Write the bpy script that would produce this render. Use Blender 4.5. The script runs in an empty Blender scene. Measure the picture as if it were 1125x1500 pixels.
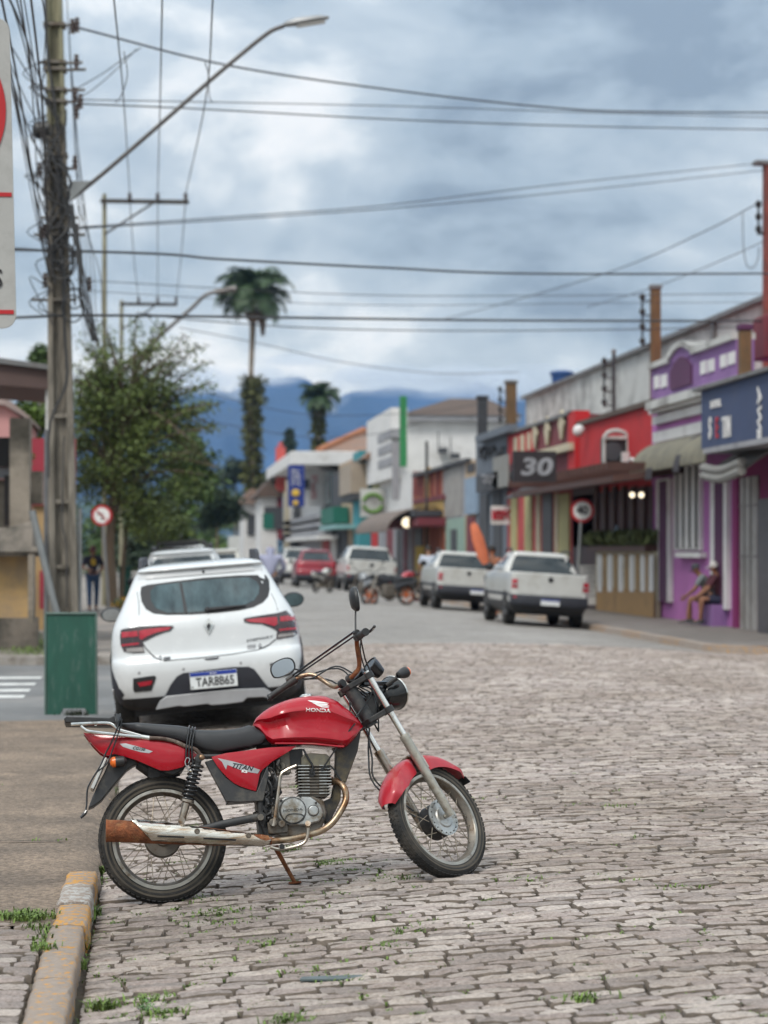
import bpy, bmesh, math, random
import numpy as np
from mathutils import Vector, Matrix, Quaternion
from mathutils.bvhtree import BVHTree
from mathutils.geometry import delaunay_2d_cdt
R = math.radians
PI = math.pi
SC = bpy.context.scene
COL = SC.collection
V3 = Vector

# ------------------------------------------------------------------ survey of the street
# world x runs across the street (to the right), y along it, z up; the viewer stands at (0,0,1.7)
FOC = 3400.0
PHI = math.atan(0.0978)
CP, SP = math.cos(PHI), math.sin(PHI)
EYE = V3((0, 0, 1.7))
RIGHT = V3((CP, -SP, 0)); FWD = V3((SP, CP, 0)); UP = V3((0, 0, 1))

def ray(px, py):
    return RIGHT * ((px - 562.5) / FOC) + FWD + UP * ((805 - py) / FOC)
def at(px, py, d):
    return EYE + ray(px, py) * d
def ground(px, py, z=0.0):
    r = ray(px, py)
    return EYE + r * ((z - 1.7) / r.z)
def onx(px, py, x):
    r = ray(px, py)
    return EYE + r * (x / r.x)
def proj(p):
    q = p - EYE
    d = q.dot(FWD)
    return (562.5 + FOC * q.dot(RIGHT) / d, 805 - FOC * q.z / d, d)
def plane_hit(px, py, o, n):
    r = ray(px, py)
    return EYE + r * ((o - EYE).dot(n) / r.dot(n))

def road_z(u):
    u = max(-0.3, min(9.3, u))
    return 0.2 * (1 - ((u - 4.5) / 4.8) ** 2) - 0.02

# ------------------------------------------------------------------ materials
def L(r, g, b):
    f = lambda c: (c / 255 / 12.92) if c / 255 <= .04045 else ((c / 255 + .055) / 1.055) ** 2.4
    return (f(r), f(g), f(b))

MATS = {}
def pm(name, col, rough=.6, metal=0, var=.15, sc=5, bump=.0, bsc=60, dirt=None, dsc=3, damt=.45, coat=0, spec=.5, emis=None, stretch=None, trans=0, island=0, alpha=None):
    if name in MATS: return MATS[name]
    m = bpy.data.materials.new(name); m.use_nodes = True
    nt = m.node_tree; N = nt.nodes; K = nt.links
    b = N['Principled BSDF']
    tc = N.new('ShaderNodeTexCoord')
    mp = N.new('ShaderNodeMapping'); K.new(tc.outputs['Object'], mp.inputs[0])
    if stretch: mp.inputs['Scale'].default_value = stretch
    n1 = N.new('ShaderNodeTexNoise'); n1.inputs['Scale'].default_value = sc; n1.inputs['Detail'].default_value = 6; n1.inputs['Roughness'].default_value = .6
    K.new(mp.outputs[0], n1.inputs['Vector'])
    rp = N.new('ShaderNodeValToRGB')
    rp.color_ramp.elements[0].position = .3; rp.color_ramp.elements[1].position = .7
    rp.color_ramp.elements[0].color = tuple(max(0, c * (1 - var)) for c in col) + (1,)
    rp.color_ramp.elements[1].color = tuple(min(1, c * (1 + var)) for c in col) + (1,)
    K.new(n1.outputs['Fac'], rp.inputs[0])
    out = rp.outputs[0]
    if island:
        g = N.new('ShaderNodeNewGeometry')
        hs = N.new('ShaderNodeHueSaturation'); K.new(out, hs.inputs['Color'])
        mr = N.new('ShaderNodeMapRange'); mr.inputs[3].default_value = 1 - island; mr.inputs[4].default_value = 1 + island
        K.new(g.outputs['Random Per Island'], mr.inputs[0]); K.new(mr.outputs[0], hs.inputs['Value'])
        out = hs.outputs[0]
    if dirt:
        n2 = N.new('ShaderNodeTexNoise'); n2.inputs['Scale'].default_value = dsc; n2.inputs['Detail'].default_value = 9; n2.inputs['Roughness'].default_value = .7
        K.new(mp.outputs[0], n2.inputs['Vector'])
        r2 = N.new('ShaderNodeValToRGB'); r2.color_ramp.elements[0].position = 1 - damt - .08; r2.color_ramp.elements[1].position = 1 - damt + .1
        K.new(n2.outputs['Fac'], r2.inputs[0])
        mx = N.new('ShaderNodeMixRGB'); mx.inputs[2].default_value = tuple(dirt) + (1,)
        K.new(r2.outputs[0], mx.inputs[0]); K.new(out, mx.inputs[1]); out = mx.outputs[0]
    K.new(out, b.inputs['Base Color'])
    b.inputs['Metallic'].default_value = metal
    rr = N.new('ShaderNodeMapRange'); rr.inputs[3].default_value = max(0, rough - .08); rr.inputs[4].default_value = min(1, rough + .1)
    K.new(n1.outputs['Fac'], rr.inputs[0]); K.new(rr.outputs[0], b.inputs['Roughness'])
    b.inputs['Specular IOR Level'].default_value = spec
    if coat:
        b.inputs['Coat Weight'].default_value = coat; b.inputs['Coat Roughness'].default_value = .06
    if trans: b.inputs['Transmission Weight'].default_value = trans
    if emis:
        b.inputs['Emission Color'].default_value = tuple(emis[0]) + (1,); b.inputs['Emission Strength'].default_value = emis[1]
    if bump:
        n3 = N.new('ShaderNodeTexNoise'); n3.inputs['Scale'].default_value = bsc; n3.inputs['Detail'].default_value = 5
        K.new(mp.outputs[0], n3.inputs['Vector'])
        bp_ = N.new('ShaderNodeBump'); bp_.inputs['Strength'].default_value = bump; bp_.inputs['Distance'].default_value = .02
        K.new(n3.outputs['Fac'], bp_.inputs['Height']); K.new(bp_.outputs[0], b.inputs['Normal'])
    MATS[name] = m
    return m

# ------------------------------------------------------------------ mesh builder
def catmull(pts, k=6, closed=False):
    pts = [V3(p) for p in pts]
    if len(pts) < 3: return pts
    out = []
    n = len(pts)
    for i in range(n if closed else n - 1):
        p0 = pts[(i - 1) % n] if (closed or i > 0) else pts[0] * 2 - pts[1]
        p1 = pts[i]; p2 = pts[(i + 1) % n]
        p3 = pts[(i + 2) % n] if (closed or i + 2 < n) else p2 * 2 - p1
        for j in range(k):
            t = j / k
            out.append(.5 * ((2 * p1) + (p2 - p0) * t + (2 * p0 - 5 * p1 + 4 * p2 - p3) * t * t + (3 * p1 - p0 - 3 * p2 + p3) * t ** 3))
    if not closed: out.append(pts[-1])
    return out

ORG = {}
class MB:
    def __init__(s): s.v = []; s.f = []; s.mi = []; s.cur = 0
    def add(s, vs, fs):
        o = len(s.v); s.v += [V3(p) for p in vs]
        for f in fs: s.f.append([i + o for i in f]); s.mi.append(s.cur)
        return s
    def box(s, lo, hi, M=None):
        x0, y0, z0 = lo; x1, y1, z1 = hi
        vs = [V3(p) for p in ((x0,y0,z0),(x1,y0,z0),(x1,y1,z0),(x0,y1,z0),(x0,y0,z1),(x1,y0,z1),(x1,y1,z1),(x0,y1,z1))]
        if M is not None: vs = [M @ p for p in vs]
        return s.add(vs, [(0,3,2,1),(4,5,6,7),(0,1,5,4),(1,2,6,5),(2,3,7,6),(3,0,4,7)])
    def prism(s, poly, off):
        off = V3(off); n = len(poly); a = [V3(p) for p in poly]; b = [p + off for p in a]
        fs = [list(range(n))[::-1], list(range(n, 2 * n))] + [(i, (i + 1) % n, n + (i + 1) % n, n + i) for i in range(n)]
        return s.add(a + b, fs)
    def tube(s, pts, r, n=8, smooth=0, closed=False, cap=True, flat=None):
        pts = [V3(p) for p in pts]
        if smooth:
            if isinstance(r, (list, tuple)):
                rr = []
                for i in range(len(r) - 1):
                    rr += [r[i] + (r[i+1] - r[i]) * j / smooth for j in range(smooth)]
                rr.append(r[-1]); r = rr
            pts = catmull(pts, smooth, closed)
        m = len(pts)
        if not isinstance(r, (list, tuple)): r = [r] * m
        vs = []; ref = None
        for i, p in enumerate(pts):
            t = (pts[(i + 1) % m] - pts[i - 1]) if closed else (pts[min(i + 1, m - 1)] - pts[max(i - 1, 0)])
            if t.length < 1e-9: t = V3((0, 0, 1))
            t.normalize()
            if ref is None:
                ref = V3((0, 0, 1)) if abs(t.z) < .9 else V3((1, 0, 0))
            ref = ref - t * ref.dot(t)
            if ref.length < 1e-6: ref = t.orthogonal()
            ref.normalize(); bn = t.cross(ref)
            for k in range(n):
                a = 2 * PI * k / n
                vs.append(p + (ref * math.cos(a) + bn * math.sin(a) * (flat or 1)) * r[i])
        fs = []
        for i in range(m if closed else m - 1):
            j = (i + 1) % m
            for k in range(n):
                fs.append((i * n + k, i * n + (k + 1) % n, j * n + (k + 1) % n, j * n + k))
        if cap and not closed:
            fs.append(list(range(n))[::-1]); fs.append([(m - 1) * n + k for k in range(n)])
        return s.add(vs, fs)
    def lathe(s, prof, o, axis, n=32, a0=0, a1=2 * PI, ref=None, loop=False):
        """prof = [(radius, height along axis)]"""
        o = V3(o); ax = V3(axis).normalized()
        rf = V3(ref) if ref is not None else ax.orthogonal()
        rf = (rf - ax * rf.dot(ax)).normalized(); bn = ax.cross(rf)
        full = abs(a1 - a0 - 2 * PI) < 1e-6
        cnt = n if full else n + 1
        m = len(prof); vs = []
        for k in range(cnt):
            a = a0 + (a1 - a0) * k / n
            d = rf * math.cos(a) + bn * math.sin(a)
            for (r, h) in prof: vs.append(o + d * r + ax * h)
        fs = []
        for k in range(n):
            k2 = (k + 1) % cnt
            for j in range(m if loop else m - 1):
                j2 = (j + 1) % m
                fs.append((k * m + j, k2 * m + j, k2 * m + j2, k * m + j2))
        s.add(vs, fs)
        return s
    def cyl(s, a, b, r, n=16, r2=None):
        return s.tube([a, b], [r, r if r2 is None else r2], n)
    def ball(s, c, r, n=12, M=None):
        c = V3(c); r = V3((r, r, r)) if not hasattr(r, '__len__') else V3(r)
        vs = []; m = n // 2
        for i in range(m + 1):
            th = PI * i / m
            for k in range(n):
                a = 2 * PI * k / n
                q = V3((r.x * math.sin(th) * math.cos(a), r.y * math.sin(th) * math.sin(a), r.z * math.cos(th)))
                if M is not None: q = M @ q
                vs.append(c + q)
        fs = [(i * n + k, (i + 1) * n + k, (i + 1) * n + (k + 1) % n, i * n + (k + 1) % n) for i in range(m) for k in range(n)]
        return s.add(vs, fs)
    def loft(s, rings, cap=True, closed=True):
        n = len(rings[0]); vs = [p for r in rings for p in r]; fs = []
        for i in range(len(rings) - 1):
            for k in range(n if closed else n - 1):
                fs.append((i * n + k, i * n + (k + 1) % n, (i + 1) * n + (k + 1) % n, (i + 1) * n + k))
        if cap:
            fs.append(list(range(n))[::-1]); fs.append([(len(rings) - 1) * n + k for k in range(n)])
        return s.add(vs, fs)
    def build(s, name, mat, parent=None, smooth=35, bevel=0, local=False, sub=0):
        me = bpy.data.meshes.new(name)
        org = ORG.get(parent.name, None) if (parent is not None and not local) else None
        vs = [tuple(p - org) for p in s.v] if org is not None else [tuple(p) for p in s.v]
        me.from_pydata(vs, [], s.f)
        mats = mat if isinstance(mat, (list, tuple)) else [mat]
        for m in mats: me.materials.append(m)
        if len(mats) > 1: me.polygons.foreach_set('material_index', s.mi)
        me.validate(); me.update()
        bm = bmesh.new(); bm.from_mesh(me); bmesh.ops.recalc_face_normals(bm, faces=bm.faces); bm.to_mesh(me); bm.free()
        o = bpy.data.objects.new(name, me); COL.objects.link(o)
        if parent is not None:
            o.parent = parent
            if org is not None: ORG[o.name] = org
        if smooth:
            me.shade_smooth()
            if smooth < 180: me.set_sharp_from_angle(angle=R(smooth))
        if bevel:
            md = o.modifiers.new('edge', 'BEVEL'); md.width = bevel; md.segments = 2; md.limit_method = 'ANGLE'; md.angle_limit = R(40); md.harden_normals = False
        if sub:
            md = o.modifiers.new('sub', 'SUBSURF'); md.levels = sub; md.render_levels = sub
        return o

def tag(o, label=None, cat=None, group=None, kind=None):
    if label: o['label'] = label
    if cat: o['category'] = cat
    if group: o['group'] = group
    if kind: o['kind'] = kind
    return o
def thing(name, label, cat, loc=(0, 0, 0), group=None, M=None):
    o = bpy.data.objects.new(name, None); COL.objects.link(o); o.empty_display_size = .2
    if M is not None: o.matrix_world = M
    else:
        o.location = loc; ORG[o.name] = V3(loc)
    return tag(o, label, cat, group)
def struct(o, kind='structure'):
    o['kind'] = kind; return o
def copy_tree(o, parent=None):
    c = o.copy(); COL.objects.link(c)
    if parent is not None: c.parent = parent
    for ch in list(o.children): copy_tree(ch, c)
    return c

def text_mesh(s, size, depth=.004, shear=0, bold=0, squeeze=1.0, spacing=1.0):
    cu = bpy.data.curves.new('lettering', 'FONT'); cu.body = s; cu.size = size; cu.extrude = depth / 2; cu.shear = shear
    cu.align_x = 'CENTER'; cu.align_y = 'CENTER'; cu.offset = bold; cu.space_character = spacing; cu.resolution_u = 3
    o = bpy.data.objects.new('lettering', cu); COL.objects.link(o)
    dg = bpy.context.evaluated_depsgraph_get()
    me = bpy.data.meshes.new_from_object(o.evaluated_get(dg))
    vs = [V3((v.co.x * squeeze, v.co.y, v.co.z)) for v in me.vertices]; fs = [list(p.vertices) for p in me.polygons]
    bpy.data.objects.remove(o); bpy.data.curves.remove(cu); bpy.data.meshes.remove(me)
    return vs, fs
def lettering(name, s, size, o, ex, ey, mat, parent=None, depth=.004, local=False, **k):
    """flat raised letters: origin o, reading direction ex, letter-up direction ey"""
    vs, fs = text_mesh(s, size, depth, **k)
    ex = V3(ex).normalized(); ey = V3(ey).normalized(); ez = ex.cross(ey); o = V3(o)
    m = MB(); m.add([o + ex * p.x + ey * p.y + ez * p.z for p in vs], fs)
    return m.build(name, mat, parent, smooth=0, local=local)

def fill2d(poly, step):
    """points and triangles filling a 2d outline, with inner grid points"""
    P = []; n = len(poly)
    for i in range(n):
        a = V3((*poly[i], 0)); b = V3((*poly[(i + 1) % n], 0)); k = max(1, int((b - a).length / step))
        for j in range(k): P.append((a + (b - a) * j / k).to_2d())
    nb = len(P)
    xs = [p.x for p in P]; ys = [p.y for p in P]
    def inside(x, y):
        c = False
        for i in range(nb):
            a, b = P[i], P[i - 1]
            if (a.y > y) != (b.y > y) and x < (b.x - a.x) * (y - a.y) / (b.y - a.y) + a.x: c = not c
        return c
    Q = list(P)
    y = min(ys) + step * .6
    while y < max(ys):
        x = min(xs) + step * .6
        while x < max(xs):
            if inside(x, y) and min((V3((x, y, 0)) - V3((p.x, p.y, 0))).length for p in P) > step * .45: Q.append(V3((x, y)).to_2d() if False else Vector((x, y)))
            x += step
        y += step
    E = [(i, (i + 1) % nb) for i in range(nb)]
    r = delaunay_2d_cdt(Q, E, [], 1, 1e-6)
    fs = []
    for f in r[2]:
        cx = sum(r[0][i].x for i in f) / 3; cy = sum(r[0][i].y for i in f) / 3
        if inside(cx, cy): fs.append(list(f))
    return r[0], fs
def bvh_of(mb):
    return BVHTree.FromPolygons([tuple(p) for p in mb.v], mb.f)
def patch(poly, step, place, bvh, direction, off, mb=None, thick=0.0):
    """lay a shaped patch on a body: place(x,y) -> start point, cast along direction, stand off the surface"""
    q, fs = fill2d(poly, step); d = V3(direction).normalized(); vs = []; last = None
    for p in q:
        st = place(p.x, p.y)
        h = bvh.ray_cast(st, d)
        vs.append(h[0] - d * off if h[0] is not None else None)
    ok = [v for v in vs if v is not None]
    for i, v in enumerate(vs):
        if v is None:
            st = place(q[i].x, q[i].y)
            near = min(ok, key=lambda w: ((w - st) - d * (w - st).dot(d)).length) if ok else st
            vs[i] = st + d * (near - st).dot(d)
    mb = mb or MB()
    mb.add(vs, fs)
    if thick:
        nb = len(vs)
        mb.add([v + d * thick for v in vs], [f[::-1] for f in fs])
    return mb
# ------------------------------------------------------------------ camera, sky, sun
cam = bpy.data.cameras.new('camera'); camo = bpy.data.objects.new('camera', cam); COL.objects.link(camo)
camo.location = EYE; camo.rotation_euler = (PI / 2, 0, -PHI)
cam.lens = FOC / 1500 * 36; cam.sensor_width = 36; cam.shift_y = 55 / 1500
cam.clip_start = .1; cam.clip_end = 20000
cam.dof.use_dof = True; cam.dof.focus_distance = 11.2; cam.dof.aperture_fstop = 3.0
SC.camera = camo

SUN_EL, SUN_AZ = R(52), R(215)      # azimuth clockwise from +y
w = bpy.data.worlds.new('World'); SC.world = w; w.use_nodes = True
nt = w.node_tree; N = nt.nodes; K = nt.links; N.clear()
out = N.new('ShaderNodeOutputWorld')
sky = N.new('ShaderNodeTexSky'); sky.sky_type = 'NISHITA'; sky.sun_disc = False
sky.sun_elevation = SUN_EL; sky.sun_rotation = SUN_AZ; sky.altitude = 10; sky.air_density = 1; sky.dust_density = 2
bg1 = N.new('ShaderNodeBackground'); bg1.inputs[1].default_value = .06; K.new(sky.outputs[0], bg1.inputs[0])
tc = N.new('ShaderNodeTexCoord')
def wnoise(scale, detail, rough, loc, st, dist=0):
    mp = N.new('ShaderNodeMapping'); mp.inputs['Location'].default_value = loc; mp.inputs['Scale'].default_value = st
    K.new(tc.outputs['Generated'], mp.inputs[0])
    n = N.new('ShaderNodeTexNoise'); n.inputs['Scale'].default_value = scale; n.inputs['Detail'].default_value = detail; n.inputs['Roughness'].default_value = rough
    n.inputs['Distortion'].default_value = dist
    K.new(mp.outputs[0], n.inputs['Vector']); return n.outputs['Fac']
def wmath(op, a, b=None, c=None):
    n = N.new('ShaderNodeMath'); n.operation = op
    for i, q in enumerate((a, b, c)):
        if q is None: continue
        if isinstance(q, (int, float)): n.inputs[i].default_value = q
        else: K.new(q, n.inputs[i])
    return n.outputs[0]
na = wnoise(7.0, 10, .58, (3.1, 1.7, .2), (1, 1, 2.0), .25)
nb = wnoise(3.2, 4, .5, (7.4, 2.2, 1.1), (1, 1, 2.4))
nc = wnoise(26, 6, .6, (.4, 9.2, 3.1), (1, 1, 1.7), .2)
tot = wmath('ADD', wmath('MULTIPLY', na, .62), wmath('ADD', wmath('MULTIPLY', nb, .28), wmath('MULTIPLY', nc, .10)))
cr = N.new('ShaderNodeValToRGB'); K.new(tot, cr.inputs[0])
E = cr.color_ramp.elements
E[0].position = .41; E[0].color = L(140, 151, 160) + (1,)
E[1].position = .60; E[1].color = L(254, 252, 247) + (1,)
e = E.new(.46); e.color = L(173, 185, 192) + (1,)
e = E.new(.53); e.color = L(203, 211, 214) + (1,)
e = E.new(.565); e.color = L(233, 236, 234) + (1,)
sx = N.new('ShaderNodeSeparateXYZ'); K.new(tc.outputs['Generated'], sx.inputs[0])
mr = N.new('ShaderNodeMapRange'); mr.inputs[1].default_value = .18; mr.inputs[2].default_value = .9; mr.inputs[3].default_value = 1.1; mr.inputs[4].default_value = 2.4
K.new(sx.outputs[2], mr.inputs[0])
bg2 = N.new('ShaderNodeBackground'); K.new(cr.outputs[0], bg2.inputs[0]); K.new(mr.outputs[0], bg2.inputs[1])
mx = N.new('ShaderNodeMixShader'); mx.inputs[0].default_value = .92
K.new(bg1.outputs[0], mx.inputs[1]); K.new(bg2.outputs[0], mx.inputs[2]); K.new(mx.outputs[0], out.inputs[0])

sl = bpy.data.lights.new('sun', 'SUN'); sl.energy = 2.1; sl.angle = R(18); sl.color = (1, .96, .90)
so = bpy.data.objects.new('sun', sl); COL.objects.link(so)
sd = V3((math.sin(SUN_AZ) * math.cos(SUN_EL), math.cos(SUN_AZ) * math.cos(SUN_EL), math.sin(SUN_EL)))
so.rotation_euler = sd.to_track_quat('Z', 'Y').to_euler(); so.location = (0, 0, 40)

vs_ = SC.view_settings; SC.display_settings.display_device = 'sRGB'
vs_.view_transform = 'Standard'; vs_.look = 'None'; vs_.exposure = .12; vs_.gamma = 1
SC.cycles.use_denoising = True
SC.cycles.max_bounces = 6; SC.cycles.diffuse_bounces = 3; SC.cycles.glossy_bounces = 3; SC.cycles.transmission_bounces = 4; SC.cycles.volume_bounces = 1
SC.cycles.transparent_max_bounces = 6
SC.cycles.caustics_reflective = False; SC.cycles.caustics_refractive = False
SC.cycles.sample_clamp_indirect = 6

# ------------------------------------------------------------------ air
def make_haze():
    m = bpy.data.materials.new('haze_air'); m.use_nodes = True
    nt = m.node_tree; nt.nodes.clear()
    o = nt.nodes.new('ShaderNodeOutputMaterial'); pv = nt.nodes.new('ShaderNodeVolumePrincipled')
    pv.inputs['Color'].default_value = (.40, .64, 1.0, 1); pv.inputs['Density'].default_value = HAZE
    pv.inputs['Anisotropy'].default_value = .1
    nt.links.new(pv.outputs[0], o.inputs['Volume'])
    b = MB().box((-3600, -60, -3), (3600, 3450, 1100)).build('haze', m, smooth=0)
    b['kind'] = 'stuff'
HAZE = .00009
make_haze()

# ------------------------------------------------------------------ ground
random.seed(4)
M_earth = pm('earth', (.07, .06, .045), .95, var=.3, sc=.5, bump=.3, bsc=8)
g = MB().add([(-3500, -50, -.35), (3500, -50, -.35), (3500, 3400, -.35), (-3500, 3400, -.35)], [(0, 1, 2, 3)]).build('ground', M_earth, smooth=0); struct(g)

def cobble_mat():
    m = bpy.data.materials.new('cobble_surface'); m.use_nodes = True
    nt = m.node_tree; N = nt.nodes; K = nt.links; b = N['Principled BSDF']
    tc = N.new('ShaderNodeTexCoord'); g = N.new('ShaderNodeNewGeometry')
    cr = N.new('ShaderNodeValToRGB'); K.new(g.outputs['Random Per Island'], cr.inputs[0])
    E = cr.color_ramp.elements
    E[0].position = 0; E[0].color = (.29, .25, .225, 1); E[1].position = 1; E[1].color = (.55, .485, .435, 1)
    e = E.new(.35); e.color = (.39, .325, .295, 1); e = E.new(.65); e.color = (.44, .38, .34, 1)
    n1 = N.new('ShaderNodeTexNoise'); n1.inputs['Scale'].default_value = 55; n1.inputs['Detail'].default_value = 8; n1.inputs['Roughness'].default_value = .75
    K.new(tc.outputs['Object'], n1.inputs['Vector'])
    r1 = N.new('ShaderNodeValToRGB'); r1.color_ramp.elements[0].position = .3; r1.color_ramp.elements[1].position = .72
    r1.color_ramp.elements[0].color = (.45, .43, .41, 1); r1.color_ramp.elements[1].color = (1.3, 1.3, 1.3, 1)
    K.new(n1.outputs['Fac'], r1.inputs[0])
    m1 = N.new('ShaderNodeMixRGB'); m1.blend_type = 'MULTIPLY'; m1.inputs[0].default_value = 1
    K.new(cr.outputs[0], m1.inputs[1]); K.new(r1.outputs[0], m1.inputs[2])
    # broad damp and dusty patches
    n2 = N.new('ShaderNodeTexNoise'); n2.inputs['Scale'].default_value = .55; n2.inputs['Detail'].default_value = 6
    K.new(tc.outputs['Object'], n2.inputs['Vector'])
    r2 = N.new('ShaderNodeValToRGB'); r2.color_ramp.elements[0].position = .35; r2.color_ramp.elements[1].position = .62
    r2.color_ramp.elements[0].color = (.80, .76, .72, 1); r2.color_ramp.elements[1].color = (1.08, 1.07, 1.08, 1)
    K.new(n2.outputs['Fac'], r2.inputs[0])
    m2 = N.new('ShaderNodeMixRGB'); m2.blend_type = 'MULTIPLY'; m2.inputs[0].default_value = 1
    K.new(m1.outputs[0], m2.inputs[1]); K.new(r2.outputs[0], m2.inputs[2])
    K.new(m2.outputs[0], b.inputs['Base Color'])
    b.inputs['Roughness'].default_value = .62; b.inputs['Specular IOR Level'].default_value = .45
    n3 = N.new('ShaderNodeTexNoise'); n3.inputs['Scale'].default_value = 38; n3.inputs['Detail'].default_value = 9; n3.inputs['Roughness'].default_value = .7
    K.new(tc.outputs['Object'], n3.inputs['Vector'])
    bp = N.new('ShaderNodeBump'); bp.inputs['Strength'].default_value = 1.0; bp.inputs['Distance'].default_value = .016
    K.new(n3.outputs['Fac'], bp.inputs['Height']); K.new(bp.outputs[0], b.inputs['Normal'])
    return m
M_cob = cobble_mat()
M_sideshade = pm('soil_shade_stone', (.165, .135, .11), .9, var=.4, sc=14, bump=.4, bsc=70)  # joint shade painted on the stone sides, with some soil tone
def far_cobble_mat(name, c1, c2, cm, sx, sy):
    m = bpy.data.materials.new(name); m.use_nodes = True
    nt = m.node_tree; N = nt.nodes; K = nt.links; b = N['Principled BSDF']
    tc = N.new('ShaderNodeTexCoord')
    n0 = N.new('ShaderNodeTexNoise'); n0.inputs['Scale'].default_value = 1.4; n0.inputs['Detail'].default_value = 3; K.new(tc.outputs['Object'], n0.inputs['Vector'])
    vm = N.new('ShaderNodeMixRGB'); vm.blend_type = 'ADD'; vm.inputs[0].default_value = .12; K.new(tc.outputs['Object'], vm.inputs[1]); K.new(n0.outputs['Color'], vm.inputs[2])
    br = N.new('ShaderNodeTexBrick'); br.inputs['Scale'].default_value = 1; br.inputs['Brick Width'].default_value = sx; br.inputs['Row Height'].default_value = sy
    br.inputs['Mortar Size'].default_value = .012; br.inputs['Mortar Smooth'].default_value = .3; br.offset = .47
    br.inputs['Color1'].default_value = c1 + (1,); br.inputs['Color2'].default_value = c2 + (1,); br.inputs['Mortar'].default_value = cm + (1,)
    K.new(vm.outputs[0], br.inputs['Vector'])
    n2 = N.new('ShaderNodeTexNoise'); n2.inputs['Scale'].default_value = .35; n2.inputs['Detail'].default_value = 8; n2.inputs['Roughness'].default_value = .65; K.new(tc.outputs['Object'], n2.inputs['Vector'])
    r2 = N.new('ShaderNodeValToRGB'); r2.color_ramp.elements[0].position = .3; r2.color_ramp.elements[1].position = .7
    r2.color_ramp.elements[0].color = (.72, .70, .68, 1); r2.color_ramp.elements[1].color = (1.12, 1.12, 1.12, 1); K.new(n2.outputs['Fac'], r2.inputs[0])
    mm = N.new('ShaderNodeMixRGB'); mm.blend_type = 'MULTIPLY'; mm.inputs[0].default_value = 1; K.new(br.outputs['Color'], mm.inputs[1]); K.new(r2.outputs[0], mm.inputs[2])
    K.new(mm.outputs[0], b.inputs['Base Color']); b.inputs['Roughness'].default_value = .7
    bp = N.new('ShaderNodeBump'); bp.inputs['Strength'].default_value = .8; bp.inputs['Distance'].default_value = .03
    iv = N.new('ShaderNodeMath'); iv.operation = 'SUBTRACT'; iv.inputs[0].default_value = 1; K.new(br.outputs['Fac'], iv.inputs[1]); K.new(iv.outputs[0], bp.inputs['Height']); K.new(bp.outputs[0], b.inputs['Normal'])
    return m
M_farcob = far_cobble_mat('far_cobble', (.30, .25, .21), (.42, .36, .305), (.12, .10, .08), .23, .13)
M_grey = far_cobble_mat('grey_setts', (.27, .25, .23), (.37, .345, .32), (.12, .11, .10), .26, .15)
M_joint = pm('joint_soil', (.10, .078, .058), .95, var=.5, sc=9, bump=.5, bsc=90, dirt=(.075, .085, .03), dsc=2.5, damt=.42)

def sheet(name, u0, u1, v0, v1, zf, mat, nu=24, nv=8, skirt=0):
    m = MB(); vs = []
    for j in range(nv + 1):
        for i in range(nu + 1):
            u = u0 + (u1 - u0) * i / nu; v = v0 + (v1 - v0) * j / nv
            vs.append((u, v, zf(u, v)))
    fs = [(j * (nu + 1) + i, j * (nu + 1) + i + 1, (j + 1) * (nu + 1) + i + 1, (j + 1) * (nu + 1) + i) for j in range(nv) for i in range(nu)]
    m.add(vs, fs)
    return struct(m.build(name, mat, smooth=180))
sheet('road', -.32, 34, -6, 37.5, lambda u, v: road_z(u) - .030, M_joint, 140, 12)
sheet('road', -.32, 9.6, 37.5, 420, lambda u, v: road_z(u) - .002, M_grey, 60, 30)

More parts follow.
